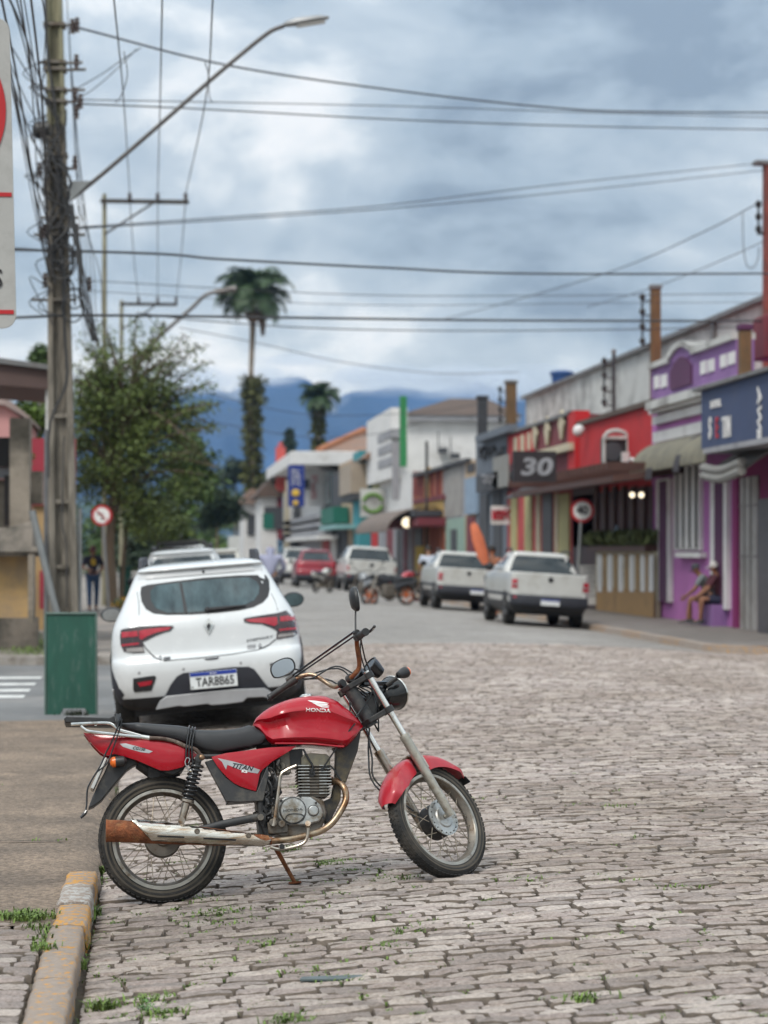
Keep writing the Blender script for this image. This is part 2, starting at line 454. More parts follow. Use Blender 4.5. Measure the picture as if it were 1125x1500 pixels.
def stones(name, u_of, v0, v1, zf, mat, row=.118, length=(.15, .30), seed=1, slope=0.0):
    rnd = random.Random(seed); VS = []; FS = []; MI = []
    v = v0; k = 0
    while v < v1:
        rh = row * rnd.uniform(.82, 1.22)
        ua, ub = u_of(v)
        u = ua - .001; first = True
        ph = rnd.uniform(0, 6)
        while u < ub:
            ln = rnd.uniform(*length)
            if first: ln = rnd.uniform(.08, length[1]); first = False
            if rnd.random() < .1: ln *= .6
            u1 = min(u + ln, ub + (.2 if ub > 0 else 0))
            gp = rnd.uniform(.003, .008); gq = rnd.uniform(.002, .0065)
            wav = lambda x: .035 * math.sin(x * 1.15 + .4 * v) + .02 * math.sin(x * 2.9 + v * 1.7) + slope * x
            if u < ua - .25: u = u1; continue
            x0, x1 = max(u, ua) + gp, u1 - gp
            if x1 - x0 < .05: u = u1; continue
            y0, y1 = v + gq, v + rh - gq
            dz = rnd.gauss(0, .0034); tx = rnd.gauss(0, .018); ty = rnd.gauss(0, .03)
            cx, cy = (x0 + x1) / 2, (y0 + y1) / 2
            wcx = wav(cx); wsl = (wav(cx + .05) - wav(cx - .05)) * 10 * .7 + rnd.gauss(0, .009)
            ol = []
            c = rnd.uniform(.006, .016)
            def J(s=.0045): return rnd.uniform(-s, s)
            xs = [x0 + c, x0 + (x1 - x0) * .35, x0 + (x1 - x0) * .68, x1 - c]
            for x in xs: ol.append((x + J(), y0 + J()))
            ol.append((x1 + J(.003), y0 + c + J())); ol.append((x1 + J(.003), y1 - c + J()))
            for x in xs[::-1]: ol.append((x + J(), y1 + J()))
            ol.append((x0 + J(.003), y1 - c + J())); ol.append((x0 + J(.003), y0 + c + J()))
            n = len(ol); b = len(VS); zc = zf(cx, cy) + dz
            def P(x, y, z): return (x, y + wcx + (x - cx) * wsl, zc + z + (x - cx) * tx + (y - cy) * ty + (zf(x, cy) - zf(cx, cy)))
            for (x, y) in ol: VS.append(P(x, y, -.05))
            for (x, y) in ol: VS.append(P(x, y, -.017 + J(.004)))
            for (x, y) in ol: VS.append(P(cx + (x - cx) * .965, cy + (y - cy) * .89, -.001 + J(.004)))
            for (x, y) in ol: VS.append(P(cx + (x - cx) * .55, cy + (y - cy) * .40, .003 + J(.005)))
            VS.append(P(cx + J(.01), cy + J(.01), .004 + J(.004)))
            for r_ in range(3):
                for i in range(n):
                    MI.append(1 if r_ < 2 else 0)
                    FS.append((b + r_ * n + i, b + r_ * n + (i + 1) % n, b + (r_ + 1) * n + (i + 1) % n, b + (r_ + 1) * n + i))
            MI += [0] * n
            for i in range(n): FS.append((b + 3 * n + i, b + 3 * n + (i + 1) % n, b + 4 * n))
            u = u1
        v += rh; k += 1
    me = bpy.data.meshes.new(name); me.from_pydata(VS, [], FS); me.materials.append(mat); me.materials.append(M_sideshade)
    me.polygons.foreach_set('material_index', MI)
    o = bpy.data.objects.new(name, me); COL.objects.link(o)
    me.shade_smooth(); me.set_sharp_from_angle(angle=R(48))
    return struct(o)
def urange(v):
    # a little more than the view cone, so that a step to either side still finds stones
    a = at(-320, 805, 1); b = at(1450, 805, 1)
    f = lambda px: (lambda r: r.x / r.y * v)(ray(px, 805))
    k = 0 if v < 20 else 190
    return max(-.29, f(-320)), f(1400 - k)
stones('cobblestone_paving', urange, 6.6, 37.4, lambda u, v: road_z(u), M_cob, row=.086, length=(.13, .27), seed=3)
# ------------------------------------------------------------------ the red motorcycle
M_red = pm('red_paint', (.37, .002, .012), .24, var=.06, sc=9, coat=.4, spec=.4, dirt=(.33, .03, .032), dsc=16, damt=.36)
M_redf = pm('faded_red_paint', (.42, .018, .032), .36, var=.15, sc=12, coat=.3, dirt=(.38, .07, .065), dsc=7, damt=.42)
M_blk = pm('black_plastic', (.018, .018, .019), .45, var=.3, sc=20, dirt=(.06, .055, .05), dsc=9, damt=.40)
M_blkg = pm('black_gloss', (.012, .012, .013), .22, var=.2, coat=.4)
M_seat = pm('seat_vinyl', (.030, .031, .034), .48, var=.18, sc=14, bump=.12, bsc=220)
M_chr = pm('chrome', (.72, .70, .66), .16, metal=1, var=.12, sc=16, dirt=(.36, .30, .24), dsc=14, damt=.36)
M_chrd = pm('dull_chrome', (.50, .46, .40), .30, metal=1, var=.25, sc=18, dirt=(.22, .13, .07), dsc=9, damt=.47)
M_alu = pm('cast_alloy', (.46, .47, .46), .42, metal=.75, var=.2, sc=20, dirt=(.22, .18, .13), dsc=13, damt=.46)
M_alud = pm('dirty_alloy', (.20, .18, .155), .55, metal=.6, var=.35, sc=26, dirt=(.09, .06, .035), dsc=13, damt=.46)
M_rust = pm('rust', (.20, .062, .022), .85, var=.55, sc=24, bump=.5, bsc=130, dirt=(.32, .15, .06), dsc=17, damt=.42)
M_bronze = pm('heat_browned_steel', (.40, .32, .23), .34, metal=.9, var=.3, sc=14, dirt=(.20, .095, .04), dsc=9, damt=.5)
M_tyre = pm('tyre_rubber', (.016, .0155, .015), .8, var=.3, sc=18, bump=.25, bsc=160, dirt=(.055, .047, .038), dsc=8, damt=.44)
M_tyreb = pm('dusty_tyre_wall', (.075, .064, .050), .85, var=.3, sc=12, bump=.15, bsc=160)
M_spoke = pm('spoke_steel', (.32, .27, .21), .45, metal=.8, var=.4, sc=30)
M_rim = pm('rim_steel', (.42, .39, .34), .30, metal=.9, var=.2, sc=12, dirt=(.16, .11, .07), dsc=10, damt=.42)
M_orange = pm('orange_lens', (.80, .16, .02), .25, var=.1, coat=.5)
M_white = pm('white_decal', (.80, .80, .78), .45, var=.05)
M_silver = pm('silver_decal', (.42, .43, .44), .4, metal=.3, var=.15, sc=20)
M_dkgrey = pm('dark_grey_plastic', (.028, .029, .031), .5, var=.25, sc=14, dirt=(.10, .09, .075), dsc=8, damt=.42)
M_mirror = pm('mirror_glass', (.86, .88, .9), .03, metal=1, var=.02)
M_plateback = pm('plate_metal', (.5, .5, .48), .4, metal=.4, var=.15)

YAW, LEAN = R(8), R(11)
O_ = ground(237, 1322, road_z(.02) - .004)
hA = RIGHT * math.cos(YAW) + FWD * math.sin(YAW)
hS = FWD * math.cos(YAW) - RIGHT * math.sin(YAW)           # level, away from the viewer
fz = .103
A_ = (hA + UP * (fz / 1.38)).normalized()
B_ = (UP * math.cos(LEAN) + hS * math.sin(LEAN)); B_ = (B_ - A_ * B_.dot(A_)).normalized()
N_ = A_.cross(B_)                                           # towards the viewer: the machine's right side
MBK = Matrix(((A_.x, -N_.x, B_.x, O_.x), (A_.y, -N_.y, B_.y, O_.y), (A_.z, -N_.z, B_.z, O_.z), (0, 0, 0, 1)))
bike = thing('motorcycle', 'red motorcycle leaning on its side stand beside the yellow kerb', 'motorcycle', M=MBK)
INV = MBK.inverted()
def bp(px, py, c=0.0):
    """photo point -> machine frame (x forward, y to its left, z up) on the plane c to the right of the middle"""
    return INV @ plane_hit(px, py, O_ + N_ * c, N_)
def bpl(pts, c=0.0): return [bp(x, y, c) for x, y in pts]
def bproj(p): return proj(MBK @ V3(p))
YV = V3((0, 1, 0))
def side_plate(mb, pts, c, t):
    P = bpl(pts, c); mb.prism(P, V3((0, t, 0))); return mb

def wheel(name, M, spokes_seed, r_out, rim_r, tw, drum, disc_plate, root, front):
    """M: wheel frame, axle along local y (towards -y is the side seen)"""
    t = bpy.data.objects.new(name, None); COL.objects.link(t); t.parent = root; t.matrix_local = M
    m = MB()
    h = tw / 2
    prof = [(rim_r - .004, -h * .62), (rim_r + .010, -h * .80), (rim_r + (r_out - rim_r) * .45, -h * 1.0), (r_out - .020, -h * .90), (r_out - .006, -h * .60), (r_out, -h * .2),
            (r_out, h * .2), (r_out - .006, h * .60), (r_out - .020, h * .90), (rim_r + (r_out - rim_r) * .45, h * 1.0), (rim_r + .010, h * .80), (rim_r - .004, h * .62)]
    m.lathe(prof, (0, 0, 0), (0, 1, 0), 72, loop=True)
    # tread blocks
    nb = 70
    for k in range(nb):
        a = 2 * PI * k / nb
        for (ha, rr, off, ln) in ((-.62, r_out - .006, 0, .018), (-.15, r_out + .0, .5, .016), (.28, r_out + .0, .1, .016), (.66, r_out - .008, .6, .018)):
            a2 = a + off * 2 * PI / nb
            d = V3((math.cos(a2), 0, math.sin(a2))); tg = V3((-math.sin(a2), 0, math.cos(a2)))
            c0 = d * rr + V3((0, h * ha, 0)); nrm = (d + V3((0, ha * .8, 0))).normalized(); sd = tg.cross(nrm)
            pts = [c0 + tg * (ln * .5) * sx + sd * (h * .18) * sy for sx, sy in ((-1, -.7), (1, -1), (1, .7), (-1, 1))]
            m.prism([p - nrm * .008 for p in pts], nrm * .0102)
    tyre = m.build('tyre', M_tyre, t, local=True)
    m = MB()
    m.lathe([(rim_r + .012, -h * .86), (r_out - .030, -h * 1.012), (r_out - .026, -h * .985)], (0, 0, 0), (0, 1, 0), 72)
    m.build('tyre_wall', M_tyreb, t, local=True)
    m = MB()
    m.lathe([(rim_r + .006, -h * .78), (rim_r - .008, -h * .80), (rim_r - .011, -h * .66), (rim_r - .004, -h * .60)], (0, 0, 0), (0, 1, 0), 72, loop=True)
    m.lathe([(rim_r - .004, h * .6), (rim_r - .011, h * .66), (rim_r - .008, h * .8), (rim_r + .006, h * .78)], (0, 0, 0), (0, 1, 0), 72, loop=True)
    rim_ = m.build('rim', M_rim, t, local=True)
    m = MB(); m.lathe([(rim_r - .010, -h * .64), (rim_r - .020, -h * .35), (rim_r - .026, 0), (rim_r - .020, h * .35), (rim_r - .010, h * .64), (rim_r - .004, 0)], (0, 0, 0), (0, 1, 0), 72, loop=True)
    m.build('rim_bed', M_alud, rim_, local=True)
    m = MB(); hr = drum + .008
    rnd = random.Random(spokes_seed)
    for s in (-1, 1):
        for k in range(18):
            a = 2 * PI * (k + (.5 if s > 0 else 0)) / 18; da = R(24) * (1 if k % 2 else -1)
            p = V3((math.cos(a) * hr, s * .034, math.sin(a) * hr)); q = V3((math.cos(a + da) * (rim_r - .02), s * .008, math.sin(a + da) * (rim_r - .02)))
            m.tube([p, q], .0021, 5)
    m.build('spokes', M_spoke, t, local=True)
    m = MB()
    m.lathe([(0, -.052), (drum * .35, -.052), (drum * .42, -.044), (drum * .96, -.042), (drum, -.036), (drum, .036), (drum * .9, .045), (.02, .05), (0, .05)], (0, 0, 0), (0, 1, 0), 40)
    hub = m.build('hub', M_alud if not front else M_blk, t, local=True)
    if disc_plate:
        m = MB(); Rr = drum * 1.06
        m.lathe([(.012, -.060), (drum * .55, -.058), (drum * .62, -.052), (Rr, -.050), (Rr, -.044)], (0, 0, 0), (0, 1, 0), 40)
        for k in range(18):
            a = 2 * PI * k / 18; m.cyl((math.cos(a) * Rr * .9, -.053, math.sin(a) * Rr * .9), (math.cos(a) * Rr * .9, -.048, math.sin(a) * Rr * .9), .006, 8)
        m.build('hub_flange', M_alu, t, local=True)
        m = MB()
        for k in range(18):
            a = 2 * PI * (k + .5) / 18; m.cyl((math.cos(a) * Rr * .88, -.0535, math.sin(a) * Rr * .88), (math.cos(a) * Rr * .88, -.048, math.sin(a) * Rr * .88), .0035, 6)
        m.build('flange_holes', M_blk, t, local=True)
    return t

# rear wheel
rw = bp(238, 1230, 0); print('rear axle', rw)
RO = .306
wheel('rear_wheel', Matrix.Translation(rw), 1, RO, .236, .088, .085, False, bike, False)

# ---- steering head and fork
ax1, ax0 = bp(515, 1012), bp(570, 1105)
D_ = (ax0 - ax1).normalized()                        # down the steering axis
Fw = V3((-D_.z, 0, D_.x)); Fw = Fw if Fw.x > 0 else -Fw
DEL = R(40); LAT = .098; OFF = .055
qs = Quaternion(D_, -DEL)
def steer_q(sign):
    q = Quaternion(D_, sign * DEL); v = q @ Fw
    return q, v
q1, v1 = steer_q(1); q2, v2 = steer_q(-1)
qs, Fs = (q1, v1) if v1.y > 0 else (q2, v2)          # turned to its left (away)
Ls = qs @ V3((0, -1, 0))                             # right side, turned
U_ = -D_
def st(f, l, u): return ax1 + Fs * f + Ls * l + U_ * u
# axle: along the near fork line, at photo height of the hub
best = min((abs(bproj(st(OFF, 0, -t / 1000))[1] - 1203), t / 1000) for t in range(300, 900, 2))
FL = best[1]
fw = st(OFF, 0, -FL)
print('front axle', fw, bproj(fw), 'fork R', [tuple(round(q) for q in bproj(st(OFF, LAT, u))[:2]) for u in (0.03, -.3, -FL)], 'L', [tuple(round(q) for q in bproj(st(OFF, -LAT, u))[:2]) for u in (0.03, -.3, -FL)])
wy = -Ls; wx = (V3((1, 0, 0)) - wy * wy.x).normalized(); wz = wx.cross(wy)
MW = Matrix(((wx.x, wy.x, wz.x, fw.x), (wx.y, wy.y, wz.y, fw.y), (wx.z, wy.z, wz.z, fw.z), (0, 0, 0, 1)))
# radius so that the tyre reaches the stones
lowest = min(((MBK @ (fw + (wx * math.cos(a) + wz * math.sin(a)) * RO)).z - road_z((MBK @ (fw + (wx * math.cos(a) + wz * math.sin(a)) * RO)).x)) for a in [2 * PI * k / 180 for k in range(180)])
print('front tyre gap', lowest)
wheel('front_wheel', MW, 2, RO * .985, .236, .078, .088, True, bike, True)
def wf(r, deg, y):                                   # wheel frame, degrees from forward, up positive
    a = R(deg); return fw + wx * r * math.cos(a) + wz * r * math.sin(a) + wy * y

m = MB()
for s in (1, -1):
    pass
for s in (1, -1):
    m = MB(); m.tube([st(OFF, s * LAT, .045), st(OFF, s * LAT, -.335)], .0165, 16); m.build('fork_tube', M_chr, bike, local=True)
    m = MB()
    m.tube([st(OFF, s * LAT, -.318), st(OFF, s * LAT, -.330), st(OFF, s * LAT, -.345), st(OFF, s * LAT, -FL + .03), st(OFF, s * LAT, -FL - .012)], [.025, .027, .0245, .0225, .019], 16)
    m.cyl(st(OFF, s * (LAT - .035), -FL), st(OFF, s * (LAT + .018), -FL), .012, 10)
    m.build('fork_leg', M_chrd if s < 0 else pm('fork_alloy', (.42, .40, .35), .42, metal=.7, var=.2, sc=16, dirt=(.22, .16, .10), dsc=9, damt=.42), bike, local=True)
# clamps
m = MB()
for u in (.02, -.175):
    for s in (1, -1):
        m.cyl(st(OFF, s * LAT, u - .016), st(OFF, s * LAT, u + .016), .027, 14)
    m.prism([st(OFF - .03, -LAT, u - .012), st(OFF + .025, -LAT, u - .012), st(OFF + .012, 0, u - .012), st(OFF + .025, LAT, u - .012), st(OFF - .03, LAT, u - .012), st(-.035, .03, u - .012), st(-.035, -.03, u - .012)], U_ * .026)
m.build('fork_clamp', M_blk, bike, local=True, bevel=.003)
m = MB(); m.cyl(st(0, 0, .03), st(0, 0, -.20), .033, 16); m.build('steering_head', M_dkgrey, bike, local=True)

# front mudguard
def mudguard(r, a0, a1, half, skirt_fn, mat, name, n=30):
    rings = []
    for k in range(n + 1):
        a = a0 + (a1 - a0) * k / n; sk = skirt_fn(k / n); tap = min(1, .55 + 3 * min(k, n - k) / n)
        h = half * tap
        sec = [(r - sk, -h), (r - sk * .4, -h * 1.02), (r - .010, -h * .93), (r, -h * .62), (r + .006, 0), (r, h * .62), (r - .010, h * .93), (r - sk * .4, h * 1.02), (r - sk, h)]
        ins = [(q - (.003 if abs(y) < h * .9 else 0), y * .965) for q, y in sec][::-1]
        rings.append([wf(q, a, y) for q, y in sec + ins])
    return MB().loft(rings).build(name, mat, bike, smooth=50, local=True)
mudguard(.338, 176, 118, .068, lambda t: .035 + .05 * min(1, t * 2.4) - (.0 if t < .8 else (t - .8) * .1), M_redf, 'front_mudguard')
mudguard(.336, 110, 52, .066, lambda t: .085 * (1 - t) ** 1.0 + .014, M_redf, 'front_mudguard')
m = MB()
m.prism([wf(.330, 121, -.066), wf(.330, 107, -.066), wf(.262, 104, -.070), wf(.262, 122, -.070)], wy * .004)
m.tube([wf(.336, 114, -.062), wf(.344, 114, 0), wf(.336, 114, .062)], .012, 8, smooth=4)
m.build('mudguard_bracket', M_chrd, bike, local=True)
m = MB(); m.loft([[wf(q, a, y) for q, y in ((.330, -.05), (.334, 0), (.330, .05), (.326, .05), (.330, 0), (.326, -.05))] for a in (53, 50, 46)]).build('mudguard_flap', M_blk, bike, local=True)

# ---- handlebar
hb = []
for s in (1, -1):
    side = [st(.0, s * .02, .055), st(.0, s * .075, .06), st(.015, s * .115, .085), st(.012, s * .165, .165), st(-.008, s * .205, .195), st(-.045, s * .25, .20)]
    end = st(-.125, s * .372, .19)
    hb.append(side + [end])
    m = MB(); m.tube(side + [side[-1] + (end - side[-1]) * .9], .0115, 12, smooth=6)
    m.build('handlebar', M_rust if s > 0 else pm('browned_chrome', (.34, .26, .185), .35, metal=.8, var=.35, sc=14, dirt=(.20, .09, .04), dsc=9, damt=.45), bike, local=True)
    m = MB(); g0 = side[-1] + (end - side[-1]) * .16
    n_ = 9; pts = []; rr = []
    for k in range(n_ * 2 + 1):
        pts.append(g0 + (end - g0) * k / (n_ * 2)); rr.append(.0175 if k % 2 == 0 else .0163)
    pts.append(end + (end - g0).normalized() * .003); rr.append(.0195); pts.append(end + (end - g0).normalized() * .012); rr.append(.0185)
    m.tube(pts, rr, 16); m.build('grip', M_blk, bike, local=True, smooth=25)
    # switch housing, lever
    m = MB(); d = (end - side[-1]).normalized(); c0 = side[-1] + d * .015
    m.tube([c0 - d * .028, c0 + d * .022], .021, 12); m.tube([c0 + U_ * .02 - d * .02, c0 + U_ * .02 + d * .02], .014, 8); m.tube([c0 + Fs * .018, c0 + Fs * .045 + d * .01], .012, 8)
    m.build('switch_housing', M_blk, bike, local=True)
    m = MB(); l0 = c0 + Fs * .04
    m.tube([l0, l0 + d * .05 + Fs * .028 - U_ * .004, l0 + d * .12 + Fs * .030, l0 + d * .18 + Fs * .018 + U_ * .004], [.008, .007, .006, .0055], 8, smooth=4, flat=1.4)
    m.ball(l0 + d * .185 + Fs * .016 + U_ * .004, .0085, 8)
    m.build('brake_lever' if s > 0 else 'clutch_lever', M_blkg, bike, local=True)
    print('grip', s, bproj(end)[:2], 'mirror base', bproj(c0)[:2])
# bar clamps
m = MB()
for s in (1, -1): m.cyl(st(0, s * .03 - .011, .055), st(0, s * .03 + .011, .055), .022, 12)
m.cyl(st(0, .035, .025), st(0, .035, .05), .012, 8); m.cyl(st(0, -.035, .025), st(0, -.035, .05), .012, 8)
m.build('handlebar_clamp', M_blk, bike, local=True)

# instruments, headlight
m = MB()
gd = (U_ * .86 - Fs * .5).normalized()
for s, l in ((1, .055), (-1, -.055)):
    c = st(.165, l, .055)
    m.lathe([(.012, -.062), (.030, -.055), (.040, -.02), (.046, .015), (.048, .020), (.042, .022)], c, gd, 20)
    m.lathe([(.042, .018), (0, .018)], c, gd, 20)
m.cyl(st(.15, -.05, .03), st(.15, .05, .03), .016, 8); m.tube([st(.04, -.05, .0), st(.2, -.06, -.06), st(.22, .06, -.06), st(.04, .05, .0)], .012, 6)
m.build('instrument_pod', M_blkg, bike, local=True)
hl = st(.245, 0, -.105); hd = (Fs * 1 - U_ * .05).normalized()
m = MB(); m.lathe([(0, -.085), (.035, -.080), (.062, -.055), (.080, -.01), (.086, .02), (.088, .026)], hl, hd, 28); m.build('headlight_shell', M_blkg, bike, local=True)
m = MB(); m.lathe([(.089, .020), (.091, .028), (.084, .036)], hl, hd, 28); lampo = m.build('headlight_rim', M_chr, bike, local=True)
m = MB(); m.lathe([(.084, .034), (.05, .044), (0, .048)], hl, hd, 28); m.build('headlight_lens', pm('lamp_glass', (.7, .72, .72), .1, metal=.3, var=.05), bike, local=True)
for s in (1, -1):
    a0 = st(.17, s * .07, -.06); a1 = st(.235, s * .155, -.052); dd = (hd + Ls * s * .0).normalized()
    m = MB(); m.tube([a0, a0 * .4 + a1 * .6], [.010, .012], 8)
    m.lathe([(.006, -.055), (.016, -.05), (.027, -.01), (.029, .012), (.027, .014)], a1, dd, 14); ind = m.build('turn_signal', M_blk, bike, local=True)
    m = MB(); m.lathe([(.0275, .012), (.024, .026), (.013, .034), (0, .036)], a1, dd, 14); m.build('signal_lens', M_orange, ind, local=True)
    if s > 0: print('signal', bproj(a1)[:2], 'headlight', bproj(hl)[:2], 'pod', bproj(st(.085, .055, .095))[:2])

# mirrors: traced stems
gr, gl = hb[0][-2], hb[1][-2]
m = MB()
c0 = gr + U_ * .02
p1 = bp(521, 893, .16); p2 = bp(523, 862, .16)
m.tube([c0, c0 * .5 + p1 * .5 + V3((.0, 0, .01)), p1], .0045, 8, smooth=4); m.build('mirror_stem', M_blk, bike, local=True)
def mirror(c, up, face, wd, ht, name='mirror'):
    up = up.normalized(); face = (face - up * face.dot(up)).normalized(); sd = up.cross(face)
    ol = [(-.5, -.15), (-.42, -.42), (-.1, -.5), (.35, -.42), (.5, -.1), (.46, .3), (.2, .5), (-.25, .45), (-.46, .2)]
    sh = catmull([V3((x * wd, y * ht, 0)) for x, y in ol], 3, True)
    m = MB(); rings = []
    for (sc, dp) in ((1.0, .006), (1.06, .0), (1.04, -.012), (.8, -.026), (.4, -.032)):
        rings.append([c + sd * p.x * sc + up * p.y * sc + face * dp for p in sh])
    m.loft(rings); h = m.build(name, M_blk, bike, local=True)
    m = MB(); m.prism([c + sd * p.x * .93 + up * p.y * .93 + face * .0062 for p in sh], face * .001); m.build('mirror_glass', M_mirror, h, local=True, smooth=0)
    return h
vdir = INV.to_3x3() @ V3(EYE - MBK @ p1); vdir.normalize()
hup = INV.to_3x3() @ UP
sidev = vdir.cross(hup).normalized()
mirror((p1 + p2) / 2, hup + sidev * .10, sidev * -1 - vdir * .12, .13, .115)
lm = bp(414, 978, -.36)
m = MB(); m.tube([gl + U_ * .02, bp(447, 985, -.33), bp(428, 979, -.36)], .0045, 8, smooth=4); m.build('mirror_stem', M_blk, bike, local=True)
mirror(lm, hup + sidev * .35, vdir * 1 + hup * .42 + sidev * .10, .125, .085)

# ---- tank
def zline(pts):
    P = [bp(x, y, 0) for x, y in pts]; P.sort(key=lambda p: p.x)
    xs = [p.x for p in P]; zs = [p.z for p in P]
    return lambda x: float(np.interp(x, xs, zs))
TOP = zline([(370.2, 1062), (374, 1053), (383.9, 1044), (395, 1036.5), (407.3, 1031), (421, 1026), (436.7, 1022.5), (452, 1020.5), (466, 1020), (476, 1021), (491.7, 1027.5), (511, 1042.5), (524, 1056), (530.5, 1065)])
BOT = zline([(370.2, 1063), (380, 1072), (389, 1086), (397, 1093), (430, 1093), (456, 1093.5), (480, 1096), (498.7, 1098), (507, 1095), (520, 1081), (530.5, 1066)])
x0, x1 = bp(370.2, 1062).x, bp(530.5, 1065).x
mt = MB(); rings = []
nst = 34
for k in range(nst + 1):
    t = k / nst; tt = .5 - .5 * math.cos(PI * t) * (1 if True else 0)
    x = x0 + (x1 - x0) * (tt * .5 + t * .5)
    zt, zb = TOP(x), BOT(x)
    if zt - zb < .004: zt = zb + .004
    h = zt - zb
    wid = .135 * (min(1, max(0.0, t) / .30) ** .55 if t < .30 else 1) * (1 if t < .62 else max(.30, 1 - ((t - .62) / .38) ** 2.0 * .72))
    wid = max(wid, .012)
    # knee scallop behind, shoulder crease ahead
    kn = math.exp(-((t - .22) / .17) ** 2)
    cz = .70 - .06 * t                               # height of the shoulder crease
    half = [(0, 1.0), (.34 * wid, .992), (.62 * wid, .955), (.84 * wid, .87), (.985 * wid, cz + .045), (1.0 * wid, cz), ((.92 - .22 * kn) * wid, cz - .09), ((.86 - .22 * kn) * wid, .42), ((.93 - .12 * kn) * wid, .24), (.93 * wid, .13), (.80 * wid, .045), (.55 * wid, .0), (0, .0)]
    ring = [V3((x, -w_, zb + h * z_)) for w_, z_ in half] + [V3((x, w_, zb + h * z_)) for w_, z_ in half[-2:0:-1]]
    rings.append(ring)
mt.loft(rings)
TANK = bvh_of(mt)
tank = mt.build('fuel_tank', M_red, bike, smooth=34, local=True)
m = MB(); pz = TOP(bp(452, 1020).x); cx = bp(449, 1022).x
m.lathe([(.0, .012), (.026, .012), (.034, .006), (.036, -.006)], (cx, 0, pz), (0, 0, 1), 24); m.build('filler_cap', M_chr, tank, local=True)
# seam rim under the tank
m = MB(); m.tube([V3((x, -.93 * .0 - .118, BOT(x) + .001)) for x in np.linspace(bp(400, 1093).x, bp(500, 1097).x, 12)], .004, 6); m.build('tank_seam', M_redf, tank, local=True)

def bike_decal(name, pts, c, mat, parent, bvh=None, off=.0012, step=.012):
    P = [bp(x, y, c) for x, y in pts]
    bvh = bvh or TANK
    vx = (V3((0, 1, 0)))
    m = patch([(p.x, p.z) for p in P], step, lambda x, z: V3((x, -.6, z)), bvh, vx, off)
    return m.build(name, mat, parent, smooth=180, local=True)
# wing and maker's letters on the tank
WY = lambda L_: [(x, 1025.5 + (y - 1025.5) * .74) for x, y in L_]
wing = [[(450.5, 1025.5), (462, 1026.5), (475, 1029.5), (482.5, 1032), (476, 1032.5), (464, 1031.2), (455.5, 1029)],
        [(456.5, 1029.8), (466, 1032.2), (481, 1034), (478.5, 1035.8), (468, 1034.8), (460, 1032.8)],
        [(461, 1033.6), (470, 1036), (483, 1037.2), (480, 1038.6), (471, 1038), (464, 1036.4)],
        [(465, 1037), (473, 1039.2), (482.5, 1040), (479, 1041), (471, 1040.4)]]
for wgn in wing: bike_decal('wing_emblem', WY(wgn), .12, M_white, tank)
def text_on(name, s, px, py, c, size, mat, parent, bvh, ang=0, off=.0014, **k):
    vs, fs = text_mesh(s, size, 0, **k)
    o = bp(px, py, c); ca, sa = math.cos(ang), math.sin(ang); out = []
    m = MB(); vv = []
    for p in vs:
        x = o.x + p.x * ca - p.y * sa; z = o.z + p.x * sa + p.y * ca
        h = bvh.ray_cast(V3((x, -.6, z)), V3((0, 1, 0)))
        vv.append(V3((x, (h[0].y if h[0] is not None else o.y) - off, z)))
    m.add(vv, fs); return m.build(name, mat, parent, smooth=0, local=True)
text_on('tank_lettering', 'HONDA', 465.5, 1041, .12, .024, M_white, tank, TANK, ang=-.13, squeeze=1.35, bold=.0006)

# ---- seat
ST = zline([(173, 1060), (180, 1060.5), (200, 1061), (230, 1063), (262, 1065), (275.5, 1067.5), (282, 1070), (290, 1071), (310, 1071.2), (329, 1070.5), (345, 1068.5), (356.5, 1066), (362, 1063.3), (366, 1063.5), (376, 1069), (391.7, 1080)])
SB = zline([(173, 1062), (185, 1070), (205, 1077), (217, 1080), (250, 1086), (275.5, 1093), (290, 1098.5), (301.7, 1102), (319.3, 1105), (348.7, 1099.5), (370, 1095), (383.9, 1091.5), (391.7, 1081)])
x0, x1 = bp(173, 1061).x, bp(391.7, 1080).x
m = MB(); rings = []
for k in range(41):
    t = k / 40; x = x0 + (x1 - x0) * t; zt, zb = ST(x), SB(x); h = max(.006, zt - zb)
    wd = .115 * min(1, .25 + t * 6) * (1 if t < .55 else 1 - .42 * ((t - .55) / .45) ** 1.3)
    half = [(0, 1.0), (.45, .995), (.75, .96), (.92, .86), (1.0, .66), (1.0, .35), (.93, .1), (.86, 0), (0, 0)]
    rings.append([V3((x, -wd * a, zb + h * b)) for a, b in half] + [V3((x, wd * a, zb + h * b)) for a, b in half[-2:0:-1]])
m.loft(rings); SEATB = bvh_of(m); seat = m.build('seat', M_seat, bike, smooth=60, local=True)
m = MB()
xs_ = bp(283, 1070).x
m.tube([V3((xs_ + .003, -.112, SB(xs_) + .01)), V3((xs_, -.114, SB(xs_) + .05)), V3((xs_ - .004, -.09, ST(xs_) + .001)), V3((xs_ - .006, 0, ST(xs_) + .004)), V3((xs_ - .004, .09, ST(xs_)))], .0035, 6, smooth=4)
m.build('seat_piping', M_blk, seat, local=True)

